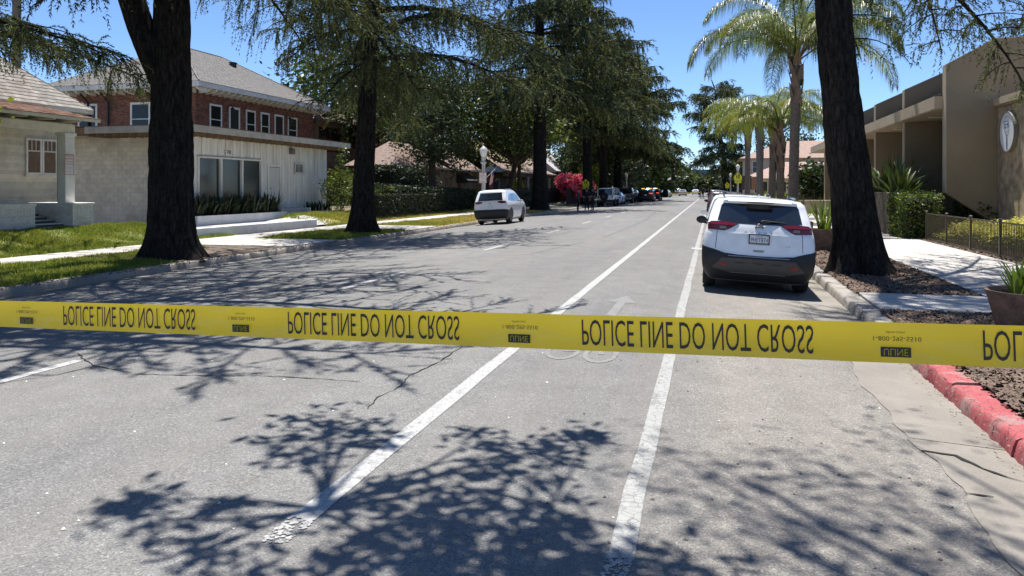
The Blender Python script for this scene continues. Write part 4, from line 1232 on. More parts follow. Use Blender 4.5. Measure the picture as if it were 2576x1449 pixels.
def strand_leaves(S, D, L, rs, K=12, B=2, size=.08, grav=.45, wid=.13):
    """hanging twigs dressed with needle tufts; S,D (N,3), L (N)"""
    N = len(S); t = (np.arange(K) + rs.rand(N, K)) / K
    P = S[:, None] + D[:, None] * (L[:, None] * t)[..., None]; P[..., 2] -= grav * L[:, None] * t ** 2
    T = np.repeat(D[:, None], K, 1).copy(); T[..., 2] -= 2 * grav * t; T = unit(T)
    P = np.repeat(P[:, :, None], B, 2); T = np.repeat(T[:, :, None], B, 2)
    r = unit(rs.normal(size=P.shape)); b = unit(T * 1.0 + r * .75)
    side = unit(np.cross(b, unit(rs.normal(size=P.shape))))
    sz = size * rs.uniform(.6, 1.35, P.shape[:3])[..., None]
    V = np.stack([P - side * sz * wid, P + side * sz * wid, P + b * sz], 3).reshape(-1, 3)
    return V, np.arange(len(V)).reshape(-1, 3)


def cedar(label, loc, H, r0, z0, spread, nl, seed, dens=4.0, size=.08, K=11, B=2, lean=(0, 0), flare=(.55, .5), pref=None,
          mats=(CEDAR, CEDARLIT), group=None, furrow=.03, fork=None, nside=40, rise=.22, droop=.5, lmin=.35, sl=(.3, .85), top_pow=1.25, ang=None, limb_r=.1, profile=None, sec=1.0, zfloor=4.6, skip=None, whorl=4):
    rs = np.random.RandomState(seed)
    root = thing('cedar_tree', label, 'tree', loc, group)
    x0, y0, zz = loc
    zs = np.linspace(0, H, 14)
    cx = x0 + lean[0] * zs / H * (1 + .15 * np.sin(zs * .5)); cyy = y0 + lean[1] * zs / H
    path = np.stack([cx, cyy, zz - .05 + zs], 1)
    rad = r0 * (1 - .9 * (zs / H) ** 1.15) + .02
    V, F = trunk_mesh(path, rad, nside, furrow, flare, seed)
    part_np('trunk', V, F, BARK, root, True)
    if fork:
        fp = np.array(fork[0]); V, F = trunk_mesh(fp, fork[1], 24, furrow, None, seed + 1)
        part_np('forked_trunk', V, F, BARK, root, True)
    LP, LR, SS, DD, LLn = [], [], [], [], []
    KP = 10; tt = np.linspace(0, 1, KP)
    sec_paths, sec_r = [], []
    for i in range(nl):
        lv = i // whorl; f = (lv + rs.normal(.3, .1)) / (nl / whorl); f = min(max(f, 0), .99); z = z0 + (H * .98 - z0) * f
        th = i * 2.39996 + rs.normal(0, .35)
        if ang is not None and rs.rand() < ang[2]: th = ang[0] + rs.normal(0, ang[1])
        if any(f < q_[2] and math.cos(th - q_[0]) > math.cos(q_[1]) for q_ in (skip or ())): continue
        prof = profile(f) if profile else (1 - f ** top_pow)
        L = spread * prof * rs.uniform(.72, 1.08) + .5
        if pref: L *= 1 + pref[1] * math.cos(th - pref[0])
        L = max(L, .5)
        d = np.array([math.cos(th), math.sin(th), 0])
        b = np.array([np.interp(z, zs, cx), np.interp(z, zs, cyy), zz + z])
        ri = rise * rs.uniform(.5, 1.4) + .35 * f; dr = droop * rs.uniform(.75, 1.2) * (1 - .6 * f)
        wob = rs.normal(0, .05, 2)
        perp = np.array([-d[1], d[0], 0])
        P = b + d * (L * tt)[:, None] + perp * (L * (wob[0] * np.sin(tt * 4) + wob[1] * tt ** 2))[:, None]
        if b[2] + (ri - dr) * L < zfloor + zz: dr = max(ri, 0) + (b[2] - zfloor - zz) / L
        P[:, 2] += ri * L * tt - dr * L * tt ** 2
        LP.append(P); LR.append(limb_r * (L / 6) * (1 - tt) ** .7 + .012)
        ns = max(3, int(L / .36 * sec))
        for q in range(ns):
            t = .16 + .84 * (q + rs.rand()) / ns
            base = np.array([np.interp(t, tt, P[:, k]) for k in range(3)])
            sg = 1 if q % 2 else -1; an = th + sg * R(rs.uniform(35, 75))
            L2 = (.36 * L * (1 - .72 * t) + .35) * rs.uniform(.7, 1.2)
            d2 = np.array([math.cos(an), math.sin(an), 0]); t2 = np.linspace(0, 1, 5)
            P2 = base + d2 * (L2 * t2)[:, None]; P2[:, 2] += rs.uniform(-.05, .2) * L2 * t2 - rs.uniform(.2, .5) * L2 * t2 ** 2
            sec_paths.append(P2); sec_r.append(.018 * (1 - t2) + .005)
            m = max(2, int(L2 * dens)); u = rs.rand(m)
            s = np.stack([np.interp(u, t2, P2[:, k]) for k in range(3)], 1)
            dd = d2[None] * rs.uniform(.3, 1.0, (m, 1)) + rs.normal(0, .3, (m, 3)); hang = rs.rand(m) < .3; dd[:, 2] -= np.where(hang, rs.uniform(1.0, 2.0, m), rs.uniform(-.2, .7, m))
            SS.append(s); DD.append(dd); LLn.append(rs.uniform(sl[0], sl[1], m) * min(1.0, .5 + L2 * .4))
        m = max(2, int(L * dens * .7)); u = .25 + .75 * rs.rand(m)
        s = np.stack([np.interp(u, tt, P[:, k]) for k in range(3)], 1)
        dd = d[None] * rs.uniform(0, .6, (m, 1)) + rs.normal(0, .4, (m, 3)); dd[:, 2] -= rs.uniform(0, 1.1, m)
        SS.append(s); DD.append(dd); LLn.append(rs.uniform(sl[0], sl[1], m))
    V, F = tubes_np(np.array(LP), np.array(LR), 7); V2, F2 = tubes_np(np.array(sec_paths), np.array(sec_r), 4)
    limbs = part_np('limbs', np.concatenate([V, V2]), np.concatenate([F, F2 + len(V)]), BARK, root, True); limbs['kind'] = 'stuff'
    S = np.concatenate(SS); D = unit(np.concatenate(DD)); L_ = np.concatenate(LLn)
    L_ = np.minimum(L_, np.maximum(.25, S[:, 2] - zz - zfloor * .72))
    pick = rs.rand(len(S)) < .5
    for k, (msk, mt) in enumerate(((pick, mats[0]), (~pick, mats[1]))):
        V, F = strand_leaves(S[msk], D[msk], L_[msk], rs, K, B, size)
        o = part_np('foliage', V, F, mt, root); o['kind'] = 'stuff'
    return root


cl = (-math.cos(YAW), -math.sin(YAW))
fx, fy = -13.1, 16.5
fork = ([(fx, fy, 4.0), (fx + cl[0] * .35, fy + cl[1] * .35, 4.9), (fx + cl[0] * .75, fy + cl[1] * .75, 5.8), (fx + cl[0] * 1.15, fy + cl[1] * 1.15, 7.0), (fx + cl[0] * 1.6, fy + cl[1] * 1.6, 10), (fx + cl[0] * 1.9, fy + cl[1] * 1.9, 14)], [.36, .36, .33, .30, .24, .1])
G = 'deodar cedars along the street'
LEFT = R(194.6)
cedar('big dark cedar trunk forking left, nearest on the left kerb', (fx, fy, 0), 20, .50, 6.6, 6.4, 40, 11, dens=9, limb_r=.075, size=.085, K=13, B=3, fork=fork, group=G, flare=(.85, .42), pref=(.5, .4), nside=90, furrow=.045, droop=.55, sl=(.3, .75), skip=[(LEFT, R(62), .8)])
cedar('dark cedar on the left kerb beside the white planter', (-13.1, 27.3, 0), 23, .37, 6.2, 6.4, 60, 12, dens=8.5, limb_r=.075, size=.11, K=12, B=3, group=G, lean=(.6, 1.0), nside=72, furrow=.045, droop=.6, flare=(.9, .5), sl=(.3, .85), pref=(.6, .38), zfloor=4.4)
cedar('cedar overhanging the street beyond the left edge of the view', (-13.4, 10.2, 0), 19, .48, 7.6, 7.4, 44, 13, dens=9, size=.12, K=11, B=3, group=G, pref=(.0, .3), droop=.4, sl=(.3, .9), skip=[(R(110), R(60), .9)], zfloor=6.4)
cedar('cedar in the bungalow yard reaching in from the left edge', (-20.2, 13.2, .4), 17, .4, 4.6, 6.6, 36, 23, dens=12, size=.08, K=13, B=3, group=G, pref=(1.2, .3), droop=.38, sl=(.25, .6), zfloor=4.2, limb_r=.055)
cedar('tall cedar behind the white parked car', (-13.2, 59.5, 0), 27, .55, 8.5, 8.4, 56, 14, dens=5.0, size=.22, K=9, B=3, group=G, droop=.5, sl=(.45, 1.1))
cedar('tall cedar whose trunk rises behind the yellow crossing sign', (-13.2, 83.5, 0), 27, .55, 8.0, 9.4, 52, 15, dens=4.4, size=.29, K=9, B=3, group=G, droop=.48, sl=(.5, 1.2), furrow=.02)
cedar('tall cedar behind the open-lidded white car', (-13.2, 96.5, 0), 25, .5, 8.5, 9.4, 44, 16, dens=3.8, size=.32, K=8, B=3, group=G, droop=.42, sl=(.5, 1.3), furrow=.02)
cedar('last tall cedar of the left row, spreading right', (-13.0, 110, 0), 24, .6, 6.5, 11.8, 44, 17, dens=3.6, size=.35, K=8, B=3, group=G, droop=.34, sl=(.5, 1.3), furrow=.02, pref=(0, .1))
cedar('leaning cedar trunk on the right pavement beside the near SUV', (2.98, 17.0, 0), 20, .385, 7.2, 6.4, 68, 18, dens=10, size=.085, K=13, B=3, group=G, lean=(-1.9, .5), nside=90, furrow=.045, flare=(.85, .55), droop=.74, pref=(-.3, .3), sl=(.3, .8), zfloor=4.4, skip=[(R(170), R(80), .75), (R(-65), R(42), .35)], limb_r=.06)
cedar('cedar behind the brown building, crown only', (16, 34, 0), 16, .4, 6.5, 5.2, 40, 28, dens=4, size=.2, K=9, B=2, group=G, droop=.3)
cedar('lone cedar with leaning trunk far down the right side', (3.4, 170, 0), 25, .75, 6, 6.6, 36, 19, dens=3.4, size=.5, K=9, B=2, group=G, lean=(-3.5, 0), droop=.5, sl=(.8, 1.9), furrow=.02, profile=lambda f: .55 + .45 * math.sin(f * 9) ** 2 if f < .9 else .4)


# --- broad-leaved trees
def leaf_quads(Cn, rs, n, spread, size, asp=.5, flat=.6, hor=False):
    """n leaves around each centre; Cn (m,3)"""
    m = len(Cn); P = np.repeat(Cn, n, 0) + rs.normal(size=(m * n, 3)) * np.repeat(np.atleast_1d(spread) * np.ones(m), n)[:, None] * np.array([1, 1, .75])
    u = unit(rs.normal(size=P.shape) * np.array([1, 1, flat])); w = unit(np.cross(u, rs.normal(size=P.shape)))
    if hor:
        a = rs.rand(len(P)) * 6.283; u = unit(np.stack([np.cos(a), np.sin(a), rs.normal(0, .35, len(P))], 1)); w = unit(np.stack([-np.sin(a), np.cos(a), rs.normal(0, .35, len(P))], 1))
    s = size * rs.uniform(.6, 1.4, len(P))[:, None]
    V = np.stack([P - u * s, P + w * s * asp, P + u * s, P - w * s * asp], 1).reshape(-1, 3)
    return V, np.arange(len(V)).reshape(-1, 4)


def leafy(name, label, base, H, crown, ncl, nleaf, size, mat, seed, trunk_r=.2, group=None, cl_r=.5, bark=BARK2, fork_z=.4, cat='tree', lean=(0, 0), shell=.45, mat2=None):
    """crown: list of (cx,cy,cz,rx,ry,rz) relative to base"""
    rs = np.random.RandomState(seed)
    root = thing(name, label, cat, base, group)
    b = np.array(base, float); cen = []
    vol = np.array([c[3] * c[4] * c[5] for c in crown]); ks = rs.choice(len(crown), ncl, p=vol / vol.sum())
    for k in ks:
        c = crown[k]; d = unit(rs.normal(size=3)); r = shell + (1 - shell) * rs.rand() ** .5
        cen.append(b + np.array(c[:3]) + d * r * np.array(c[3:]) * rs.uniform(.8, 1.08))
    cen = np.array(cen)
    if trunk_r:
        fz = H * fork_z
        V, F = trunk_mesh([b - (0, 0, .05), b + (lean[0] * .5, lean[1] * .5, fz * .5), b + (lean[0], lean[1], fz)], [trunk_r, trunk_r * .85, trunk_r * .7], 20, .02, (.4, .3), seed, .2)
        part_np('trunk', V, F, bark, root, True)
        f0 = b + np.array([lean[0], lean[1], fz]); pick = cen[rs.choice(ncl, min(ncl, 26), replace=False)]
        t = np.linspace(0, 1, 6); paths = []
        for p in pick:
            m_ = f0 * .5 + p * .5 + rs.normal(0, .25, 3)
            paths.append((1 - t)[:, None] ** 2 * f0 + 2 * (t * (1 - t))[:, None] * m_ + t[:, None] ** 2 * p)
        V, F = tubes_np(np.array(paths), np.tile(trunk_r * .38 * (1 - t) ** .8 + .01, (len(paths), 1)), 6)
        part_np('limbs', V, F, bark, root, True)['kind'] = 'stuff'
    V, F = leaf_quads(cen, rs, nleaf, cl_r, size)
    if mat2 is None:
        o = part_np('foliage', V, F, mat, root); o['kind'] = 'stuff'
    else:
        h_ = len(F) // 2
        o = part_np('foliage', V[:h_ * 4], F[:h_], mat, root); o['kind'] = 'stuff'
        o = part_np('foliage', V[h_ * 4:], F[h_:] - h_ * 4, mat2, root); o['kind'] = 'stuff'
    return root


leafy('broadleaf_tree', 'tree with leaning brown trunk beside the law office sign', (-17.0, 63, .3), 9, [(0, 0, 7.2, 5, 6, 3.2), (-2, -6, 8, 4, 4, 3)], 150, 60, .17, LEAFM, 31, .3, lean=(.8, .5), cl_r=.75, mat2=LEAFD)
leafy('evergreen_tree', 'dark drooping evergreen before the low tan house', (-19.6, 52.5, .4), 9, [(0, 0, 5.4, 2.8, 3.6, 2.4), (0, 1, 8.4, 2.2, 2.6, 2.4), (.5, 4.2, 4.4, 1.7, 2.2, 1.8), (.3, 7.0, 5.0, 1.5, 2.0, 1.8)], 190, 70, .11, LEAFD, 32, .3, cl_r=.45, mat2=CEDAR)
leafy('broadleaf_tree', 'green tree crown behind the tan two-storey house', (-30, 62, 0), 13, [(0, 0, 10, 7, 8, 4.5)], 170, 50, .24, LEAFM, 33, .4, cl_r=.9, mat2=LEAFD)
leafy('broadleaf_tree', 'deep green tree crown behind the low tan house', (-33, 80, 0), 14, [(0, 0, 9.5, 8, 9, 5.5)], 170, 50, .3, LEAFD, 34, .4, cl_r=1.0, mat2=LEAFM)
leafy('broadleaf_tree', 'pale green tree over the column house roof', (-18.0, 72, 0), 10, [(0, 0, 7.5, 4, 5, 3.2)], 120, 55, .2, LEAFM, 35, .25, cl_r=.7, mat2=LEAFY)
leafy('broadleaf_tree', 'olive green round tree behind the street lamp past the police cars', (-16.5, 128, 0), 13, [(0, 0, 7, 6.5, 8, 5.2)], 190, 50, .3, LEAFOLIVE, 36, .4, cl_r=1.0, mat2=LEAFD)
leafy('broadleaf_tree', 'dark shady tree hanging low above the pickup', (-17.5, 108, 0), 9, [(0, 0, 5.5, 4, 6, 3.2)], 130, 50, .24, LEAFD, 37, .3, cl_r=.8)
far = [(-15, 160, 12, 6.5, 'broad green tree past the second far street lamp'), (-13.5, 190, 10, 6, 'bushy green tree on the left near the far cars'), (-17, 225, 11, 8, 'rounded green tree near the end of the left kerb'),
       (-12, 262, 9, 6, 'smaller green tree nearest the far office block'), (9, 205, 10, 6, 'dark green tree beyond the lone leaning cedar'), (9.5, 260, 9, 6.5, 'green tree on the right near the far office block'),
       (-24, 300, 10, 9, 'wide tree before the left half of the office block'), (-4, 322, 6, 7, 'low tree before the middle of the office block'), (6, 318, 7, 6, 'low tree before the right end of the office block')]
for i, (x, y, hh, w, lb) in enumerate(far):
    leafy('broadleaf_tree', lb, (x, y, 0), hh, [(0, 0, hh * .56, w, w, hh * .42)], 110, 34, .5 + y / 900, (LEAFM, LEAFOLIVE, LEAFD)[i % 3], 60 + i, .3, cl_r=1.1, group='trees closing the far end of the street', mat2=(LEAFD, LEAFM, LEAFOLIVE)[i % 3])
for i, (x, y, hh, w, lb) in enumerate([(19, 97, 8, 3.2, 'small green tree before the pink-roofed house'), (13, 142, 13, 6, 'tree crown behind the taller pink-roofed house'), (26, 145, 14, 6, 'dark tree right of the taller pink-roofed house'), (11, 89, 4.2, 1.7, 'young green tree between the palm trunks')]):
    leafy('broadleaf_tree', lb, (x, y, 0), hh, [(0, 0, hh * .62, w, w, hh * .36)], 70, 42, .28, (LEAFM, LEAFD)[i % 2], 80 + i, .2, cl_r=.7)
leafy('small_tree', 'yellow-green leafy branch tips at the left edge before the porch', (-19.6, 15.6, .4), 4.5, [(0, 0, 3.2, 1.15, 1.25, 1.6)], 60, 30, .1, LEAFY, 39, .08, cl_r=.25)
# leafy tree standing out of view at the right, whose limbs reach over the street
rt = thing('camphor_tree', 'broad-leaved street tree reaching over the near asphalt from the right', 'tree', (3.0, 1.35, 0))
rs = np.random.RandomState(5)
V, F = trunk_mesh([(3.0, 1.35, -.05), (3.0, 1.6, 2.5), (3.0, 2.6, 4.6)], [.32, .27, .22], 24, .02, (.5, .35), 5)
part_np('trunk', V, F, BARK2, rt, True)


def over(pxx, pyy, hgt):
    """where something hgt up must stand to shade that spot of the road"""
    g = px(pxx, pyy, Z=0.0)
    return np.array([g.x, g.y, 0]) + np.array([to_sun.x, to_sun.y, to_sun.z]) * (hgt / to_sun.z)


cl_px = [(800, 1075, .22), (720, 1130, .2), (860, 1120, .22), (770, 1170, .18), (900, 1090, .15), (950, 1130, .12),
         (340, 1290, .14), (370, 1340, .15), (450, 1400, .12), (530, 1420, .16), (560, 1300, .1), (310, 1310, .08),
         (1200, 1100, .12), (1260, 1140, .2), (1320, 1180, .22), (1390, 1120, .16), (1450, 1085, .13), (1490, 1100, .1), (1230, 1200, .2), (1370, 1160, .16),
         (1000, 1280, .2), (1080, 1250, .22), (960, 1320, .22), (1140, 1310, .25), (1060, 1360, .28), (1260, 1330, .28), (1330, 1290, .22), (1200, 1400, .3), (1350, 1400, .3), (900, 1400, .22), (1000, 1420, .25),
         (1420, 1320, .22), (1480, 1380, .2), (1430, 1440, .3), (1260, 1470, .3), (1100, 1480, .3), (900, 1490, .25), (1600, 1470, .25), (1750, 1440, .22), (1650, 1400, .18), (1500, 1500, .3),
         (1850, 1480, .22), (1700, 1500, .25), (2000, 1500, .25), (1300, 1560, .4), (1700, 1600, .4), (1000, 1600, .4), (2100, 1580, .35)]
cen = []; sp = []
for i, (a, b, s) in enumerate(cl_px):
    hgt = 5.6 + 1.0 * rs.rand()
    cen.append(over(a, b, hgt)); sp.append(s * .9)
cen = np.array(cen); sp = np.array(sp)
f0 = np.array([3.0, 2.6, 4.6]); t = np.linspace(0, 1, 8); paths = []; rr2 = []
hubs = [np.array(over(1290, 1440, 6.0)), np.array(over(800, 1300, 6.0)), np.array(over(1700, 1560, 6.2)), np.array(over(1060, 1420, 6.1))]
for hb in hubs:
    m_ = f0 * .5 + hb * .5 + np.array([0, 0, .5]); paths.append((1 - t)[:, None] ** 2 * f0 + 2 * (t * (1 - t))[:, None] * m_ + t[:, None] ** 2 * hb); rr2.append(.085 * (1 - t) + .02)
for c_ in cen:
    hb = hubs[int(np.argmin([np.linalg.norm(c_ - q) for q in hubs]))]; m_ = hb * .55 + c_ * .45 + rs.normal(0, .12, 3)
    paths.append((1 - t)[:, None] ** 2 * hb + 2 * (t * (1 - t))[:, None] * m_ + t[:, None] ** 2 * c_); rr2.append(.022 * (1 - t) + .006)
V, F = tubes_np(np.array(paths), np.array(rr2), 6)
part_np('limbs', V, F, BARK2, rt, True)['kind'] = 'stuff'
VV = []; FF = []; off = 0
for c_, s_ in zip(cen, sp):
    V, F = leaf_quads(c_[None], rs, int(22 + 190 * s_), s_, .075, .42); VV.append(V); FF.append(F + off); off += len(V)
V, F = np.concatenate(VV), np.concatenate(FF)
o = part_np('foliage', V, F, LEAFD, rt); o['kind'] = 'stuff'
# soft high wisps over the parking lane come from a thin upper crown
cen2 = np.array([over(a, b, 9.5 + 3 * rs.rand()) for a, b in [(1700, 1140), (1800, 1150), (1900, 1200), (2000, 1250), (1950, 1330), (1760, 1230), (2100, 1290), (2200, 1180), (2250, 1240), (2350, 1330), (2150, 1380), (2300, 1450), (2400, 1240), (1850, 1290), (2450, 1420), (2500, 1330), (2050, 1130), (2250, 1060)]])
V, F = leaf_quads(cen2, rs, 60, .34, .06, .45)
o = part_np('upper_foliage', V, F, LEAFD, rt); o['kind'] = 'stuff'
paths = []; rr2 = []
V, F = trunk_mesh([(3.0, 2.6, 4.5), (2.8, 3.2, 7), (2.4, 4.2, 9.5), (2.0, 5.0, 11)], [.22, .17, .1, .04], 14, .02, None, 6); part_np('upper_trunk', V, F, BARK2, rt, True)
for c_ in cen2:
    f1 = np.array([2.6, 3.8, 8.3 + rs.rand() * 1.5]); m_ = f1 * .5 + c_ * .5 + np.array([0, 0, .3]); paths.append((1 - t)[:, None] ** 2 * f1 + 2 * (t * (1 - t))[:, None] * m_ + t[:, None] ** 2 * c_); rr2.append(.045 * (1 - t) + .012)
V, F = tubes_np(np.array(paths), np.array(rr2), 6); part_np('upper_limbs', V, F, BARK2, rt, True)['kind'] = 'stuff'


# --- palms
def palm(label, loc, H, r0, nf, fl, seed, mats=(LEAFPALM, LEAFPALMY), boots=True, group='queen palms on the right pavement', cat='palm', drop=1.0, leaflet=.62, nl=64):
    rs = np.random.RandomState(seed)
    root = thing('palm_tree', label, cat, loc, group)
    b = np.array(loc, float); lx = rs.normal(0, .1, 2)
    zs = np.linspace(0, H, 10); P = np.stack([b[0] + lx[0] * zs / H, b[1] + lx[1] * zs / H, b[2] - .03 + zs], 1)
    rr_ = r0 * np.array([1.35, 1.12, 1.02, 1, .98, .97, .95, .95, .95, .9])
    a = np.linspace(0, 2 * np.pi, 20, endpoint=False); m = int(H / .05); s = np.linspace(0, H, m); V = np.zeros((m, 20, 3))
    rad = np.interp(s, zs, rr_) * (1 + .045 * (np.mod(s, .24) < .06) + .02 * rs.rand(m))
    V[..., 0] = np.interp(s, zs, P[:, 0])[:, None] + rad[:, None] * np.cos(a); V[..., 1] = np.interp(s, zs, P[:, 1])[:, None] + rad[:, None] * np.sin(a); V[..., 2] = P[0, 2] + s[:, None]
    idx = np.arange(m * 20).reshape(m, 20); F = np.stack([idx[:-1], np.roll(idx[:-1], -1, 1), np.roll(idx[1:], -1, 1), idx[1:]], -1).reshape(-1, 4)
    part_np('trunk', V.reshape(-1, 3), F, PALMBARK, root, True)
    c = P[-1]
    if boots:
        q = MB()
        for k in range(16):
            th = k * 2.4 + rs.rand() * .3; z = H - 1.9 + k * .125; o_ = np.array([math.cos(th), math.sin(th), 0]); si = np.array([-o_[1], o_[0], 0]); w = r0 * rs.uniform(.8, 1.1)
            p0 = b + (lx[0], lx[1], z) + o_ * r0 * .93
            q.add([p0 - si * w, p0 + si * w, p0 + si * w * .35 + o_ * (.05 + .012 * k) + (0, 0, .62), p0 - si * w * .35 + o_ * (.05 + .012 * k) + (0, 0, .62), p0 + o_ * .05 + (0, 0, .25)], [(0, 1, 4), (1, 2, 4), (2, 3, 4), (3, 0, 4)])
        q.build('leaf_bases', PALMBOOT, root, fix=False)
    t = np.linspace(0, 1, 14); t2 = np.linspace(0.16, 1, nl)
    for mi, mt in enumerate(mats):
        RP, RRr, LV, LF = [], [], [], []; off = 0
        for k in range(nf):
            if (k % 3 == 0) != (mi == 1): continue
            th = k * 2.39996 + rs.rand() * .5; e = R(88 - 52 * (k / nf)) + rs.normal(0, .07); L = fl * rs.uniform(.85, 1.1)
            o_ = np.array([math.cos(th), math.sin(th), 0])
            tip = R(-62 - 22 * (k / nf)) * drop
            ph = e + (tip - e) * t ** 1.45
            hx = np.r_[0, np.cumsum((np.cos(ph[1:]) + np.cos(ph[:-1])) / 2 * np.diff(t))] * L; hz = np.r_[0, np.cumsum((np.sin(ph[1:]) + np.sin(ph[:-1])) / 2 * np.diff(t))] * L
            Q = c + o_ * hx[:, None]; Q[:, 2] += hz + .1
            RP.append(Q); RRr.append(.032 * (1 - t) ** .6 + .006)
            base = np.stack([np.interp(t2, t, Q[:, j]) for j in range(3)], 1); tan = unit(np.gradient(base, axis=0)); si = unit(np.cross(tan, np.array([0, 0, 1.0]) + o_ * .01))
            for sg in (-1, 1):
                for twist in (0, 1):
                    l = leaflet * (np.sin(np.pi * (t2 * .82 + .14)) ** .6) * rs.uniform(.75, 1.15, nl)
                    d = unit(si * sg * rs.uniform(.5, 1.0, (nl, 1)) + tan * .55 + np.stack([np.zeros(nl), np.zeros(nl), rs.uniform(-.2, .35, nl) + .35 * twist], 1))
                    wv = unit(np.cross(d, rs.normal(0, 1, (nl, 3)) * .5 + np.array([0, 0, 1.0]))) * .0095
                    p0 = base; fall = rs.uniform(.7, 1.05, nl); p1 = base + d * (l * .42)[:, None] - np.array([0, 0, 1]) * (l * .16 * fall)[:, None]; p2 = base + d * (l * (.95 - .42 * fall))[:, None] - np.array([0, 0, 1]) * (l * .85 * fall)[:, None]
                    v = np.stack([p0 - wv * .6, p0 + wv * .6, p1 - wv, p1 + wv, p2], 1).reshape(-1, 3)
                    i = np.arange(nl)[:, None] * 5 + off
                    LV.append(v); LF.append(np.concatenate([i + np.array([[0, 1, 3]]), i + np.array([[0, 3, 2]]), i + np.array([[2, 3, 4]])])); off += nl * 5
        if not RP: continue
        V, F = tubes_np(np.array(RP), np.array(RRr), 5); part_np('frond_stalks', V, F, PALMBOOT if mi else LEAFPALM, root, True)
        o = part_np('leaflets', np.concatenate(LV), np.concatenate(LF), mt, root); o['kind'] = 'stuff'
    return root


palm('tallest queen palm in front of the brown building', (3.3, 34.6, 0), 7.0, .20, 22, 5.6, 1, leaflet=1.2, nl=130, drop=1.0)
palm('shorter queen palm just left of the tallest palm', (3.35, 40.8, 0), 4.4, .19, 15, 3.8, 2, leaflet=.95, nl=90, drop=1.0)
palm('queen palm with yellowing fronds, third from the near end', (3.35, 47.5, 0), 5.2, .21, 14, 4.8, 3, mats=(LEAFPALM, LEAFPALMY), leaflet=1.15, nl=75, drop=1.0)
palm('queen palm beside the grey pole', (3.2, 55.5, 0), 5.6, .21, 13, 5.0, 4, leaflet=1.2, nl=75, drop=1.0, mats=(LEAFPALMY, LEAFPALM))
palm('farthest queen palm of the right row', (2.9, 68, 0), 6.8, .22, 13, 5.4, 5, mats=(LEAFPALM, LEAFPALMY), leaflet=1.25, nl=75, drop=1.0)
palm('tall bare palm trunk rising behind the bungalow', (-44, 40.5, 0), 17, .27, 16, 3.4, 6, boots=False, group=None)
# ------------------------------------------------------------------ hedges, shrubs, potted plants
def hedge(label, x0, x1, y0, y1, z0, z1, n, size, mat, seed, cat='hedge', round_=.25, mat2=None, zslope=0.0):
    rs = np.random.RandomState(seed)
    root = thing('hedge', label, cat, ((x0 + x1) / 2, (y0 + y1) / 2, z0))
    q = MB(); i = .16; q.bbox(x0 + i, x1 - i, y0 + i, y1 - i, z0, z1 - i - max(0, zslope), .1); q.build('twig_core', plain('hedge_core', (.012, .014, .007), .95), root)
    w = np.array([x1 - x0, y1 - y0, z1 - z0]); A = np.array([w[1] * w[2], w[1] * w[2], w[0] * w[2], w[0] * w[2], w[0] * w[1]])
    k = rs.choice(5, n, p=A / A.sum()); u = rs.rand(n, 3)
    u[k == 0, 0] = 0; u[k == 1, 0] = 1; u[k == 2, 1] = 0; u[k == 3, 1] = 1; u[k == 4, 2] = 1
    P = np.array([x0, y0, z0]) + u * w
    P[:, 2] -= zslope * (P[:, 1] - y0) / (y1 - y0) * u[:, 2]
    P += rs.normal(0, .05, P.shape) - (P - np.array([(x0 + x1) / 2, (y0 + y1) / 2, z0 + w[2] * .4])) * .03 * rs.rand(n, 1)
    bmp = .07 * np.sin(P[:, 1] * 3.1) * np.sin(P[:, 2] * 4.3 + P[:, 0] * 2); P[:, 0] += bmp; P[:, 2] += .06 * np.sin(P[:, 1] * 2.3) * (k == 4)
    V, F = leaf_quads(P, rs, 1, .02, size)
    o = part_np('foliage', V, F, mat, root); o['kind'] = 'stuff'
    if mat2:
        V, F = leaf_quads(P[rs.rand(n) < .25] + rs.normal(0, .03, (int(0), 3)) if False else P[rs.rand(n) < .25], rs, 1, .06, size); o = part_np('young_foliage', V, F, mat2, root); o['kind'] = 'stuff'
    return root


def bush(name, label, loc, blobs, n, size, mat, seed, cat='shrub', mat2=None, f2=.3, stems=8, group=None, asp=.5):
    rs = np.random.RandomState(seed); root = thing(name, label, cat, loc, group); b = np.array(loc, float)
    vol = np.array([q[3] * q[4] * q[5] for q in blobs]); ks = rs.choice(len(blobs), n, p=vol / vol.sum()); bl = np.array(blobs)[ks]
    d = unit(rs.normal(size=(n, 3))); r = (.35 + .65 * rs.rand(n) ** .4)[:, None]
    lump = 1 + .16 * np.sin(d[:, 0:1] * 7 + d[:, 2:3] * 5) + .1 * np.sin(d[:, 1:2] * 11)
    P = b + bl[:, :3] + d * r * bl[:, 3:] * lump
    P[:, 2] = np.maximum(P[:, 2], b[2] + .02)
    m = rs.rand(n) < f2 if mat2 else np.zeros(n, bool)
    if mat2: m = m & (r[:, 0] > .7)
    for msk, mt, nm in ((~m, mat, 'foliage'), (m, mat2, 'blossom' if mat2 in (PINK,) else 'pale_foliage')):
        if msk.sum() == 0: continue
        V, F = leaf_quads(P[msk], rs, 1, .02, size * (1.25 if nm == 'blossom' else 1), asp); o = part_np(nm, V, F, mt, root); o['kind'] = 'stuff'
    if stems:
        t = np.linspace(0, 1, 5); paths = []
        for i in range(stems):
            p = P[rs.randint(n)]; paths.append(b + (p - b) * t[:, None] + np.array([0, 0, .15]) * np.sin(t * 3.14)[:, None])
        V, F = tubes_np(np.array(paths), np.tile(.02 * (1 - t) + .006, (stems, 1)), 5); part_np('stems', V, F, BARK2, root, True)
    return root


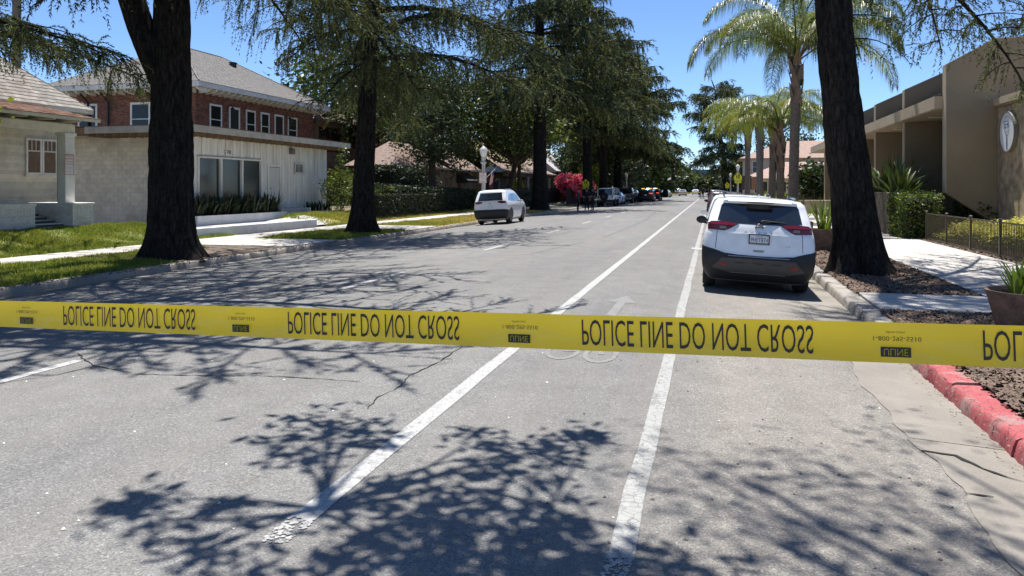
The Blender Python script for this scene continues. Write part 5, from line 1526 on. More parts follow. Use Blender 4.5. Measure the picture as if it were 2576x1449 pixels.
def strap_plant(name, label, loc, n, hgt, rad, mat, seed, wid=.035, cat='plant', group=None, base_r=.12, droop=.5, fold=True, parent=None):
    rs = np.random.RandomState(seed); root = parent or thing(name, label, cat, loc, group); b = np.array(loc, float)
    t = np.linspace(0, 1, 6); me_ = 0
    for k in range(n):
        th = rs.rand() * 6.283; l = hgt * rs.uniform(.65, 1.12); tilt = rs.uniform(.05, .75); o_ = np.array([math.cos(th), math.sin(th), 0]); si = np.array([-o_[1], o_[0], 0])
        s0 = b + o_ * base_r * rs.rand() + si * base_r * rs.normal() * .5
        P = s0 + o_ * (rad * tilt * (t * .6 + t ** 2 * .6))[:, None]; P[:, 2] += l * (t - droop * tilt * t ** 2.2)
        w = wid * rs.uniform(.8, 1.2) * np.array([.75, 1, 1, .9, .6, .04])
        V = np.concatenate([P - si * w[:, None], P - o_ * .012 - np.array([0, 0, .0]), P + si * w[:, None]])
        F = [(i, i + 6, i + 7, i + 1) for i in range(5)] + [(i + 6, i + 12, i + 13, i + 7) for i in range(5)]
        part_np('leaf', V, F, mat, root, True)
    return root


hedge('long dark clipped hedge before the low tan house', -19.0, -17.6, 38.8, 57.0, .25, 1.95, 12000, .07, LEAFDD, 1, zslope=.35)
hedge('tall dark hedge block beside the second trunk', -20.6, -18.4, 43.0, 48.0, .3, 3.1, 6000, .09, LEAFDD, 2)
hedge('bright green clipped hedge at the end of the railing', 6.35, 7.5, 28.9, 31.2, 0, 1.55, 5200, .045, LEAFM, 3, mat2=LEAFY)
bush('shrub', 'dark shrub tucked under the fin wall behind the clipped hedge', (9.2, 30.9, 0), [(0, 0, .8, .8, 1.0, .85)], 1800, .06, LEAFD, 4)
bush('arching_shrub', 'lanky arching shrub with yellow-green fronds at the building corner', (-19.7, 38.4, .45), [(0, 0, 1.2, .9, 1.3, 1.2), (.3, -.3, 2.6, .35, .4, 1.1), (.6, 1.2, 1.5, .5, .9, .7)], 2600, .06, LEAFM, 5, mat2=LEAFY, f2=.45)
# arching stems of that shrub's neighbour
rs = np.random.RandomState(77)
rt2 = thing('cane_shrub', 'cane shrub with long arching sprays beside the second trunk', 'shrub', (-19.2, 40.2, .4))
t = np.linspace(0, 1, 8); paths = []; S = []; D = []; L_ = []
for i in range(16):
    th = rs.rand() * 6.28; l = rs.uniform(1.4, 3.0); o_ = np.array([math.cos(th), math.sin(th), 0])
    P = np.array([-19.2, 40.2, .4]) + o_ * (l * .75 * t ** 1.3)[:, None]; P[:, 2] += l * (1.25 * t - .75 * t ** 2.2); paths.append(P)
    for q in range(26):
        u = .25 + .75 * rs.rand(); S.append([np.interp(u, t, P[:, k]) for k in range(3)]); D.append(unit(rs.normal(size=3) * np.array([1, 1, .3]) + o_ * .4)); L_.append(rs.uniform(.12, .25))
V, F = tubes_np(np.array(paths), np.tile(.014 * (1 - t) + .004, (16, 1)), 4); part_np('stems', V, F, BARK2, rt2, True)
V, F = strand_leaves(np.array(S), np.array(D), np.array(L_), rs, 5, 2, .075, .2, .28); o = part_np('foliage', V, F, LEAFY, rt2); o['kind'] = 'stuff'
bush('white_shrub', 'small silvery shrub before the shuttered window', (-20.9, 56.2, .4), [(0, 0, 1.6, .5, .9, .9)], 700, .08, leaf('silver_leaves', (.34, .36, .27), (.2, .24, .15), .3), 6)
bush('crape_myrtle', 'bright pink flowering bush behind the yellow crossing sign', (-15.6, 88, 0), [(0, 0, 2.0, 1.8, 2.8, 1.3), (.6, 3.4, 1.8, 1.4, 2.1, 1.1), (-.6, -1.2, 2.7, 1.2, 1.5, .8)], 5200, .16, LEAFM, 7, mat2=PINK, f2=.86, cat='bush')
bush('yellow_shrub', 'yellow-green bush between the far cedar trunks', (-15.6, 100, 0), [(0, 0, 2.4, 2, 5, 2.3)], 2600, .2, LEAFY, 8, cat='bush')
bush('yellow_shrub', 'small lime bush before the white porch columns', (-18.6, 73, .3), [(0, 0, 1.4, .8, 1.4, 1.1)], 900, .1, LEAFY, 9, cat='bush')
bush('hedge_bush', 'dark shrubs along the iron fence behind the white parked car', (-17.2, 71, 0), [(0, 0, .6, .6, 10, .8)], 2600, .1, LEAFD, 10, cat='bush', stems=0)
bush('yellow_shrub', 'pale yellow shrub by the lot across the driveway', (6.3, 90, 0), [(0, 0, .7, 2.2, 1.2, .8)], 900, .12, LEAFY, 12, cat='bush')
bush('dry_shrub', 'dry grey-brown shrub on the far lot', (10.5, 88, 0), [(0, 0, .5, 1.8, .9, .6)], 600, .1, leaf('dry_leaves', (.2, .15, .1), (.15, .12, .08), .2), 13, cat='bush')
sheet('far_lawn', lin(2.6, 40, 3), [84, 92, 100], lambda x, y: .012, DRYBASE, kind='structure')
# yellow-green ground cover behind the railing
rs = np.random.RandomState(9); n = 9000
P = np.stack([7.15 + 2.3 * rs.rand(n) ** .9, 14.5 + 13.9 * rs.rand(n), np.zeros(n)], 1)
hgt = (.28 + .28 * np.sin(P[:, 1] * 1.1) * np.sin(P[:, 0] * 2.1 + 1) + .25) * np.clip((28.4 - P[:, 1]) / 3.2, .25, 1)
P[:, 2] = np.clip(hgt * 1.7, .2, .95) * (.35 + .65 * rs.rand(n) ** .5)
V, F = leaf_quads(P, rs, 2, .05, .045, .6, hor=True)
o = part_np('ground_cover', V, F, COVERY); tag(o, 'yellow-green flowering ground cover behind the brown railing', 'ground cover', kind='stuff')
P2 = P[rs.rand(n) < .03]; V, F = leaf_quads(P2, rs, 1, .06, .035, .7); o = part_np('ground_cover_bloom', V, F, PINK); tag(o, 'red blooms dotted through the ground cover', 'flowers', kind='stuff')
P3 = P.copy(); P3[:, 2] *= .55
V, F = leaf_quads(P3[rs.rand(n) < .8], rs, 1, .06, .05, .5); o = part_np('ground_cover_under', V, F, LEAFM); tag(o, 'green under-leaves of the ground cover by the railing', 'ground cover', kind='stuff')
# dark strap-leaved plants filling the long planter
for i in range(13):
    for j in range(2):
        strap_plant('lily_plant', 'dark strap-leaved lily in the white planter under the shop windows', (-20.6 - .5 * j, 27.4 + .49 * i, .55), 26, 1.05, .8, STRAPD, 200 + i * 2 + j, .042, group='lilies in the long white planter', base_r=.2, droop=.6)
for i in range(5):
    strap_plant('lily_plant', 'dark lily clump in the short planter by the white door', (-20.75, 36.7 + .62 * i, .5), 12, .7, .5, STRAPD, 260 + i, .035, group='lilies in the short white planter')
# planters on the right pavement
POT = M('pebbled_pot', (0.16, 0.108, 0.082), 0.9, 0.35, 6, 40, 0.7, 0.02)
pp = thing('round_planter', 'round pebble-finish planter with strap leaves at the right edge', 'planter', (3.70, 10.35, 0))
MB().lathe([(.36, 0), (.40, .08), (.49, .44), (.52, .5), (.52, .53), (.48, .53), (.45, .49), (.44, .40)], (3.70, 10.35, 0.01), 40).build('pot', POT, pp, True, 40)
MB().lathe([(.44, .40), (.01, .42)], (3.70, 10.35, 0.01), 24).build('soil', DIRT, pp)
for i, (dx, dy) in enumerate(((-.22, -.05), (-.05, -.12), (.12, .02), (.25, -.12), (-.1, .18), (.15, .22))):
    strap_plant('clivia_plant', 'green strap-leaved clivia in the near round planter', (3.70 + dx, 10.35 + dy, .42), 9, .50, .26, STRAP, 300 + i, .032, group='clivias in the near round planter', base_r=.06, droop=.25)
for i, (x, y, s, lb, lp) in enumerate(((3.02, 23.0, .75, 'square brown planter behind the leaning trunk', 'spiky green plant in the square planter behind the leaning trunk'), (2.95, 28.0, .72, 'square brown planter just past the near SUV', 'spiky green plant in the planter just past the near SUV'))):
    q = MB(); q.loft([[(x - a, y - a, z), (x + a, y - a, z), (x + a, y + a, z), (x - a, y + a, z)] for a, z in ((s * .42, .0), (s * .5, .56), (s * .5, .62), (s * .42, .62), (s * .4, .5))], True, True)
    top(q.build('square_planter', POT), lb, 'planter')
    strap_plant('spiky_plant', lp, (x, y, .52), 26, 1.0, .6, STRAP, 320 + i, .03, base_r=.15, droop=.25)
# bird-of-paradise clump over the aggregate wall
for i, (x, y) in enumerate(((7.2, 33.2), (7.0, 34.6), (7.4, 36.0))):
    strap_plant('bird_of_paradise', ('big leafy clump nearest the hedge above the aggregate wall', 'middle leafy clump above the aggregate wall', 'farthest leafy clump above the aggregate wall')[i], (x, y, 1.0), 40, 2.2, 2.0, leaf('strelitzia', (.05, .085, .025), (.09, .12, .04), .3, .3, .6, nscale=2), 340 + i, .085, base_r=.25, droop=.55)
# ------------------------------------------------------------------ vehicles
PAINTW = plain('white_car_paint', (.86, .855, .84), .28, 0, .5, 1.0)
PAINTK = plain('black_car_paint', (.012, .012, .014), .25, 0, .5, 1.0)
PAINTG = plain('grey_car_paint', (.10, .105, .11), .3, .2, .5, 1.0)
PAINTS = plain('silver_car_paint', (.42, .43, .44), .3, .4, .5, 1.0)
PAINTB = plain('brown_car_paint', (.09, .06, .05), .3, .2, .5, 1.0)
CLAD = M('black_cladding', (.018, .018, .02), .55, .1, 5, 60, .1, .002)
CLADG = M('grey_cladding', (.055, .055, .058), .5, .1, 5, 60, .1, .002)
TYRE = M('tyre_rubber', (.014, .014, .014), .85, .1, 8, 40, .2, .004)
RIM = plain('alloy_rim', (.45, .45, .46), .3, .8)
CGLASS = plain('car_glass', (.012, .015, .018), .03, 0, .9, .6)
TLIGHT = plain('tail_light_red', (.15, .004, .008), .15, 0, .6, 1.0)
TDARK = plain('tail_light_dark', (.05, .004, .006), .12, 0, .6, 1.0)
REFL = plain('red_reflector', (.22, .008, .012), .3)
CHROME = plain('chrome', (.6, .6, .61), .15, 1.0)
PLATE = plain('plate_white', (.66, .67, .70), .5)
PLATET = plain('plate_ink', (.03, .04, .12), .5)


def car_body(rows, n_side=26):
    """rows (z, y_rear, y_front, half_width, rear_bow, front_bow): horizontal slices -> V, F"""
    rows = np.array(rows, float); zz = []
    for a, b in zip(rows[:-1, 0], rows[1:, 0]): zz += list(np.linspace(a, b, max(2, int((b - a) / .035) + 1))[:-1])
    zz.append(rows[-1, 0]); zz = np.array(zz)
    cols = [np.interp(zz, rows[:, 0], rows[:, k]) for k in range(1, 6)]
    s = np.r_[np.linspace(0, .8, 9), np.linspace(.84, 1, 9)]
    rings = []
    for z, yr, yf, hw, rb, fb in zip(zz, *cols):
        e = np.clip(s, 0, 1)
        xr = hw * (1 - (1 - e) ** 1.0); xr = hw * np.sin(e * np.pi / 2) ** .72
        yR = yr + rb * (1 - np.cos(e * np.pi / 2)) ** 1.35
        yF = yf - fb * (1 - np.cos(e * np.pi / 2)) ** 1.1
        half = [(x, y) for x, y in zip(xr, yR)]
        ys_ = np.linspace(yR[-1], yF[-1], n_side)[1:-1]
        half += [(hw * (1 + .012 * math.sin(math.pi * k / n_side)), y) for k, y in enumerate(ys_)]
        half += [(x, y) for x, y in zip(xr[::-1], yF[::-1])]
        ring = [(x, y, z) for x, y in half] + [(-x, y, z) for x, y in half[::-1][1:-1]]
        rings.append(ring)
    n = len(rings[0]); V = [p for r in rings for p in r]; F = []
    for i in range(len(rings) - 1):
        for j in range(n): F.append((i * n + j, i * n + (j + 1) % n, (i + 1) * n + (j + 1) % n, (i + 1) * n + j))
    F.append(tuple(reversed(range(n)))); F.append(tuple(range((len(rings) - 1) * n, len(rings) * n)))
    return V, F


class Car:
    def __init__(s, label, cat, rows, paint, group=None, name='parked_car', lower=None, zl=.5):
        s.root = thing(name, label, cat, (0, 0, 0), group)
        V, F = car_body(rows)
        me = bpy.data.meshes.new('body'); me.from_pydata(V, [], F); me.materials.append(paint)
        bm = bmesh.new(); bm.from_mesh(me); bmesh.ops.recalc_face_normals(bm, faces=bm.faces); bm.to_mesh(me)
        s.bvh = BVHTree.FromBMesh(bm); bm.free()
        me.polygons.foreach_set('use_smooth', [True] * len(me.polygons)); me.set_sharp_from_angle(angle=R(38))
        s.body = link('body', me, s.root)

    def hit(s, a, b, side):
        if side == 'rear': o, d = Vector((a, -5, b)), Vector((0, 1, 0))
        elif side == 'wrap': o, d = Vector((0, .9, b)), Vector((math.sin(R(a * 100)), -math.cos(R(a * 100)), 0))
        elif side == 'front': o, d = Vector((a, 12, b)), Vector((0, -1, 0))
        elif side == 'left': o, d = Vector((-5, a, b)), Vector((1, 0, 0))
        else: o, d = Vector((5, a, b)), Vector((-1, 0, 0))
        r = s.bvh.ray_cast(o, d)
        return (r[0], r[1]) if r[0] else (None, None)

    def patch(s, name, poly, side, mat, off=.006, skirt=.02, res=.05, parent=None):
        """a panel, pane or lamp of that outline lying on the body surface"""
        bm = bmesh.new(); vs_ = [bm.verts.new((p[0], p[1], 0)) for p in poly]
        es = [bm.edges.new((vs_[i], vs_[(i + 1) % len(vs_)])) for i in range(len(vs_))]
        # insert points along the outline so that it follows the curve
        for e in list(es):
            l = e.calc_length(); c = int(l / res)
            if c > 0: bmesh.ops.subdivide_edges(bm, edges=[e], cuts=c)
        bmesh.ops.triangle_fill(bm, use_beauty=True, use_dissolve=False, edges=bm.edges[:])
        for _ in range(3):
            long = [e for e in bm.edges if e.calc_length() > res * 1.7]
            if not long: break
            bmesh.ops.subdivide_edges(bm, edges=long, cuts=1); bmesh.ops.triangulate(bm, faces=[f for f in bm.faces if len(f.verts) > 3])
        last = None; bad = []
        out = {'wrap': None, 'rear': Vector((0, -1, 0)), 'front': Vector((0, 1, 0)), 'left': Vector((-1, 0, 0)), 'right': Vector((1, 0, 0))}[side]
        for v in bm.verts:
            co, nn = s.hit(v.co.x, v.co.y, side)
            if co is None: bad.append(v); continue
            o_ = out if out is not None else Vector((math.sin(R(v.co.x * 100)), -math.cos(R(v.co.x * 100)), 0))
            v.co = co + o_ * off
        if bad: bmesh.ops.delete(bm, geom=bad, context='VERTS')
        if skirt and bm.edges:
            be = [e for e in bm.edges if e.is_boundary]
            r = bmesh.ops.extrude_edge_only(bm, edges=be)
            for v in [g for g in r['geom'] if isinstance(g, bmesh.types.BMVert)]: v.co -= (out if out is not None else (v.co - Vector((0, .9, v.co.z))).normalized()) * (off + skirt)
        bmesh.ops.recalc_face_normals(bm, faces=bm.faces)
        me = bpy.data.meshes.new(name); bm.to_mesh(me); bm.free(); me.materials.append(mat)
        me.polygons.foreach_set('use_smooth', [True] * len(me.polygons)); me.set_sharp_from_angle(angle=R(45))
        return link(name, me, parent or s.root)

    def wheels(s, ya, yb, hw, r=.36, w=.235, rim=RIM):
        for y in (ya, yb):
            for sg in (-1, 1):
                x1 = sg * (hw - .01); x0 = x1 - sg * w
                prof = [(r * .66, 0), (r * .9, 0), (r * .97, .03), (r, .07), (r, w - .07), (r * .97, w - .03), (r * .9, w), (r * .66, w)]
                q = MB(); n = 28
                q.loft([[(x0 + sg * d, y + rr * math.cos(2 * math.pi * k / n), r + rr * math.sin(2 * math.pi * k / n)) for k in range(n)] for rr, d in prof], True, True)
                wh = q.build('wheel', TYRE, s.root, True, 40)
                q = MB(); xo = x1 + sg * .004
                for k in range(5):
                    a = 2 * math.pi * k / 5
                    for da in (-.16, .16):
                        ca, sa, cb, sb_ = math.cos(a + da - .07), math.sin(a + da - .07), math.cos(a + da + .07), math.sin(a + da + .07)
                        q.quad((xo, y + .06 * ca, r + .06 * sa), (xo, y + .06 * cb, r + .06 * sb_), (xo, y + r * .64 * cb, r + r * .64 * sb_), (xo, y + r * .64 * ca, r + r * .64 * sa))
                q.loft([[(x1 - sg * .01, y + rr * math.cos(2 * math.pi * k / n), r + rr * math.sin(2 * math.pi * k / n)) for k in range(n)] for rr in (r * .6, r * .67)], True, False)
                q.build('rim', rim, wh, fix=False)

    def arches(s, ya, yb, r=.44, mat=CLAD, zc=.36):
        for side in ('left', 'right'):
            for y in (ya, yb):
                pl_ = [(y + r * math.cos(a), zc + r * math.sin(a)) for a in np.linspace(-.15, math.pi + .15, 16)]
                s.patch('wheel_arch', pl_, side, mat, .012, .03, .09)

    def mirror(s, y, z, hw, mat, sz=(.2, .11, .15)):
        for sg in (-1, 1):
            q = MB(); x = sg * (hw + sz[0] / 2 + .02); n = 12
            q.loft([[(x + sz[0] / 2 * f * math.cos(2 * math.pi * k / n), y + d, z + sz[2] / 2 * f * math.sin(2 * math.pi * k / n)) for k in range(n)] for d, f in ((-.05, .92), (-.045, 1), (.03, .95), (.08, .6))], True, True)
            q.tube([(sg * (hw - .03), y + .02, z - .07), (x - sg * .02, y + .01, z - .05)], .025, 6)
            q.build('door_mirror', mat, s.root, True, 50)

    def place(s, x, y, rz=0.0, roll=None):
        """y is the rear end's street position"""
        k = -0.0092 * (x + 5.0)
        s.root.rotation_euler = (0, -math.atan(k) if roll is None else roll, rz)
        s.root.location = (x, y, zr(x) + .004)
        return s.root


def symm(poly):
    return [(-x, z) for x, z in poly][::-1]


SUV = [  # z, rear y, front y, half width, rear bow, front bow   (y measured from the rear bumper)
    (.20, .30, 4.30, .78, .10, .30), (.30, .16, 4.50, .86, .14, .40), (.42, .06, 4.60, .905, .16, .45), (.60, .00, 4.65, .92, .17, .48), (.74, .03, 4.62, .922, .17, .50),
    (.90, .06, 4.52, .92, .17, .50), (1.02, .08, 4.25, .905, .18, .46), (1.10, .11, 3.55, .885, .19, .28), (1.18, .15, 3.28, .865, .2, .2), (1.30, .24, 3.02, .842, .2, .2), (1.45, .36, 2.72, .80, .2, .2),
    (1.56, .43, 2.48, .762, .2, .22), (1.615, .50, 2.30, .70, .22, .25), (1.645, .68, 2.05, .54, .24, .3), (1.662, 1.0, 1.8, .3, .2, .2)]


def side_glass(c, polys):
    for nm, pl_ in polys:
        for side in ('left', 'right'): c.patch(nm, pl_, side, CGLASS, .004, .012, .12)


# --- the white SUV parked nearest on the right
c = Car('white SUV with plate 9HFT874 parked nearest at the right kerb', 'SUV', SUV, PAINTW, name='parked_suv')
c.wheels(.95, 3.66, .915, .365)
c.arches(.95, 3.66, .46)
for side in ('left', 'right'): c.patch('sill_cladding', [(.5, .205), (4.1, .205), (4.1, .42), (.5, .42)], side, CLAD, .01, .03, .2)
side_glass(c, [('front_side_window', [(2.0, 1.12), (3.0, 1.12), (2.6, 1.38), (2.2, 1.5), (2.0, 1.52)]), ('rear_side_window', [(.95, 1.15), (1.93, 1.12), (1.93, 1.52), (1.3, 1.5)]), ('quarter_window', [(.5, 1.2), (.88, 1.16), (1.2, 1.48), (.8, 1.44)])])
c.patch('rear_window', [(-.70, 1.24), (-.34, 1.20), (0, 1.195), (.34, 1.20), (.70, 1.24), (.645, 1.50), (.60, 1.55), (-.60, 1.55), (-.645, 1.50)], 'rear', CGLASS, .006, .02)
tl = [(-.905, 1.08), (-.895, 1.16), (-.80, 1.215), (-.56, 1.235), (-.34, 1.205), (-.50, 1.10), (-.58, 1.07)]
for pl_ in (tl, symm(tl)):
    l_ = c.patch('tail_light', pl_, 'rear', TDARK, .016, .03)
    sg = 1 if pl_ is tl else -1
    st_ = [(-.87, 1.165), (-.79, 1.20), (-.56, 1.22), (-.36, 1.20), (-.44, 1.16), (-.6, 1.165)]
    c.patch('light_strip', st_ if sg == 1 else symm(st_), 'rear', TLIGHT, .021, .004, parent=l_)
    st_ = [(-.66, 1.095), (-.66, 1.145), (-.56, 1.145), (-.54, 1.1)]
    c.patch('reverse_lens', st_ if sg == 1 else symm(st_), 'rear', plain('smoked_lens', (.10, .09, .09), .12, 0, .6), .021, .004, parent=l_)
cladw = [(-.85, .21), (-.85, .56), (-.70, .74), (-.55, .80), (-.42, .745), (-.33, .69), (-.2, .672), (0, .668), (.2, .672), (.33, .69), (.42, .745), (.55, .80), (.70, .74), (.85, .56), (.85, .21), (.5, .205), (0, .205), (-.5, .205)]
c.patch('bumper_cladding', cladw, 'wrap', CLAD, .022, .06, .035)
c.patch('bumper_skid', [(-.76, .43), (-.60, .61), (-.3, .615), (.3, .615), (.60, .61), (.76, .43), (.5, .36), (-.5, .36)], 'rear', CLADG, .036, .03)
for sg in (-1, 1):
    c.patch('reflector', [(sg * .58 - .075, .475), (sg * .58 + .075, .475), (sg * .58 + .065, .52), (sg * .58 - .065, .52)], 'rear', REFL, .042, .01)
c.patch('bumper_strip', [(-.5, .645), (.5, .645), (.5, .657), (-.5, .657)], 'rear', plain('dull_trim', (.3, .3, .31), .4, .6), .036, .02)
for xx in (-.3, 0, .3): c.patch('bumper_slot', [(xx - .09, .53), (xx + .09, .53), (xx + .07, .548), (xx - .07, .548)], 'rear', CLAD, .039, .006)
c.patch('exhaust_trim', [(-.45, .352), (.45, .352), (.45, .362), (-.45, .362)], 'rear', plain('dull_trim', (.3, .3, .31), .4, .6), .042, .01)
sp_ = MB()
sp_.loft([[(x, .34 + .07 * (abs(x) / .62) ** 2 * 1.6, 1.548 - .015 * abs(x)), (x, .30 + .10 * (abs(x) / .62) ** 2 * 1.6, 1.59 - .02 * abs(x)), (x, .44, 1.635 - .05 * (x / .62) ** 2), (x, .9, 1.652 - .05 * (x / .62) ** 2), (x, .6, 1.56)] for x in np.linspace(-.62, .62, 15)], True, True)
sp_ = sp_.build('spoiler', PAINTW, c.root, True, 50)
q = MB(); q.box(-.22, .22, .285, .33, 1.563, 1.583); q.build('brake_light', TDARK, sp_)
wp = MB(); wp.tube([(0, .16, 1.235), (.06, .155, 1.27), (.44, .20, 1.245)], [.02, .016, .01], 6); wp.tube([(.1, .17, 1.262), (.44, .205, 1.25)], .013, 5); wp.lathe([(0, -.02), (.03, -.02), (.03, .02), (0, .02)], (0, .16, 1.245), 10)
wp.build('rear_wiper', BLACKM, c.root)
rc, _ = c.hit(0, 1.155, 'rear')
q = MB(); n = 24; yE = rc.y - .012
q.loft([[(r * math.cos(2 * math.pi * k / n), yE + d, 1.155 + r * .95 * math.sin(2 * math.pi * k / n)) for k in range(n)] for r, d in ((.066, .02), (.066, 0), (.062, -.006), (.054, -.006), (.050, 0), (.050, .02))], True, False)
q.box(-.075, .075, yE - .008, yE + .01, 1.142, 1.168)
em_ = q.build('badge', plain('badge_metal', (.22, .22, .23), .25, .8), c.root)
text('badge_lettering', 'NISSAN', BLACKM, em_, (-.055, yE - .0095, 1.149), (1, 0, 0), (0, 0, 1), .11, .012)
for i, ch in enumerate('ROGUE'):
    hp, _ = c.hit(-.22 + .105 * i, 1.06, 'rear'); text('model_lettering', ch, plain('letter_metal', (.12, .12, .125), .3, .5), c.root, (-.235 + .105 * i, hp.y - .006, 1.05), (1, 0, 0), (0, 0, 1), .034, .026)
hp, _ = c.hit(.47, .86, 'rear'); text('trim_lettering', 'SV AWD', plain('letter_metal', (.12, .12, .125), .3, .5), c.root, (.43, hp.y - .012, .85), (1, 0, 0), (0, 0, 1), .085, .016)
q = MB(); q.box(-.17, .17, .035, .07, .865, 1.04); q = q.build('plate_frame', BLACKM, c.root)
MB().box(-.152, .152, .030, .036, .895, 1.022).build('licence_plate', PLATE, q)
text('plate_lettering', '9HFT874', PLATET, q, (-.14, .0285, .908), (1, 0, 0), (0, 0, 1), .28, .072)
text('plate_script', 'California', plain('plate_red', (.4, .03, .05), .5), q, (-.06, .0285, .995), (1, 0, 0), (0, 0, 1), .12, .02)
text('frame_lettering', 'SELMA AUTO MALL', PLATE, q, (-.15, .0335, .871), (1, 0, 0), (0, 0, 1), .30, .018)
MB().box(.115, .145, .0285, .030, 1.0, 1.018).build('plate_sticker', plain('sticker_yellow', (.6, .42, .05), .5), q)
c.patch('tailgate_handle', [(-.075, .735), (.075, .735), (.095, .77), (-.095, .77)], 'rear', plain('handle_recess', (.3, .29, .27), .5), .008, .01, .03)
for sg in (-1, 1):
    c.patch('panel_gap', [(sg * .715 - .004, .76), (sg * .715 + .004, .76), (sg * .695 + .004, 1.10), (sg * .695 - .004, 1.10)], 'rear', BLACKM, .004, .004, .06)
    MB().tube([(sg * .60, .65, 1.655), (sg * .605, .9, 1.675), (sg * .60, 1.8, 1.685), (sg * .59, 2.3, 1.65)], .017, 6).build('roof_rail', CHROME, c.root)
q = MB(); q.loft([[(-.02, .82, 1.65), (.02, .82, 1.65), (.02, 1.0, 1.65), (-.02, 1.0, 1.65)], [(-.006, .84, 1.72), (.006, .84, 1.72), (.006, .89, 1.72), (-.006, .89, 1.72)]], True, True); q.build('antenna_fin', PAINTW, c.root)
c.patch('tailgate_crease', [(-.64, .985), (-.47, 1.04), (-.2, 1.043), (.2, 1.043), (.47, 1.04), (.64, .985), (.62, .977), (.465, 1.028), (.2, 1.031), (-.2, 1.031), (-.465, 1.028), (-.62, .977)], 'rear', PAINTW, .012, .012)
c.mirror(3.0, 1.12, .87, BLACKM, (.22, .12, .16))
c.patch('windscreen', [(-.7, 1.16), (.7, 1.16), (.58, 1.52), (-.58, 1.52)], 'front', CGLASS, .006, .02, .1)
MB().box(-.7, .7, .4, 4.2, .18, .3).build('underbody', BLACKM, c.root)
c.place(.73, 13.72)


# --- other cars: simpler builds of the same kind
def simple_car(label, cat, x, y, paint, kind='suv', rz=0, lights=True, rails=False, lower=CLAD, group=None, name='parked_car', light_on=False, plate=True, sw=1.0, flip=False):
    if kind == 'suv': rows = [list(r) for r in SUV]
    elif kind == 'rav':
        rows = [list(r) for r in SUV]
        for r in rows:
            if r[0] > 1.05: r[1] *= .9
            r[0] *= 1.03
    else:
        rows = [(.2, .3, 4.3, .76, .1, .3), (.35, .08, 4.6, .86, .16, .4), (.55, 0, 4.7, .90, .18, .5), (.75, .03, 4.65, .905, .18, .5), (.88, .06, 4.45, .90, .18, .4), (.97, .10, 3.7, .88, .2, .3), (1.03, .75, 3.35, .84, .2, .2), (1.2, 1.1, 2.95, .74, .2, .2), (1.35, 1.45, 2.55, .66, .2, .2), (1.42, 1.7, 2.3, .55, .2, .2), (1.45, 1.9, 2.1, .3, .1, .1)]
    rows = [[r[0]] + list(r[1:3]) + [r[3] * sw] + list(r[4:]) for r in rows]
    c = Car(label, cat, rows, paint, group, name)
    c.wheels(.92, 3.62, .9 * sw, .355); c.arches(.92, 3.62, .44)
    if kind == 'sedan':
        c.patch('rear_window', [(-.6, 1.06), (.6, 1.06), (.5, 1.32), (-.5, 1.32)], 'rear', CGLASS, .006, .02, .1)
        side_glass(c, [('side_window', [(1.0, 1.06), (3.0, 1.04), (2.5, 1.32), (1.6, 1.34)])])
        tl_ = [(-.88, .72), (-.86, .86), (-.5, .86), (-.5, .76)]
        c.patch('windscreen', [(-.6, 1.06), (.6, 1.06), (.5, 1.34), (-.5, 1.34)], 'front', CGLASS, .006, .02, .12)
    else:
        c.patch('rear_window', [(-.68, 1.17), (.68, 1.17), (.60, 1.55), (-.60, 1.55)], 'rear', CGLASS, .006, .02, .09)
        side_glass(c, [('front_side_window', [(2.05, 1.10), (3.05, 1.10), (2.6, 1.4), (2.05, 1.5)]), ('rear_side_window', [(1.0, 1.12), (1.97, 1.10), (1.97, 1.5), (1.15, 1.48)]), ('quarter_window', [(.58, 1.16), (.92, 1.14), (1.05, 1.45), (.86, 1.42)])])
        tl_ = [(-.90, 1.02), (-.90, 1.12), (-.62, 1.15), (-.40, 1.12), (-.44, 1.06), (-.62, 1.02)]
        c.patch('bumper_cladding', [(-.85, .21), (-.85, .56), (-.6, .70), (-.4, .735), (.4, .735), (.6, .70), (.85, .56), (.85, .21), (.4, .205), (-.4, .205)], 'wrap', lower, .025, .06, .07)
        c.patch('windscreen', [(-.7, 1.16), (.7, 1.16), (.58, 1.5), (-.58, 1.5)], 'front', CGLASS, .006, .02, .12)
        for side in ('left', 'right'): c.patch('sill_cladding', [(.5, .205), (4.1, .205), (4.1, .42), (.5, .42)], side, lower, .01, .03, .3)
    for k_, p_ in enumerate((tl_, symm(tl_))):
        c.patch('tail_light', p_, 'rear', plain('lit_lamp_red', (.5, .02, .02), .2, 0, .5, 0, (1, .12, .05), .6) if light_on and k_ else TLIGHT, .015, .03, .09)
    hl = [(-.82, .68), (-.82, .84), (-.5, .80), (-.5, .70)]
    for p_ in (hl, symm(hl)): c.patch('headlight', p_, 'front', CHROME, .01, .02, .1)
    if plate:
        hp, _ = c.hit(0, .88, 'rear'); q = MB().box(-.155, .155, hp.y - .025, hp.y + .01, .82, .95).build('licence_plate', PLATE, c.root)
    if rails:
        for sg in (-1, 1): MB().tube([(sg * .60, .7, 1.64), (sg * .61, .95, 1.70), (sg * .60, 2.1, 1.71), (sg * .59, 2.4, 1.62)], .018, 6).build('roof_rail', BLACKM if rails == 'k' else CHROME, c.root)
    c.mirror(3.0 if kind != 'sedan' else 2.95, 1.1 if kind != 'sedan' else 1.0, .87 * sw, BLACKM if paint is not PAINTW else paint, (.2, .12, .14))
    MB().box(-.7, .7, .4, 4.2, .18, .3).build('underbody', BLACKM, c.root)
    c.place(x, y, rz)
    return c


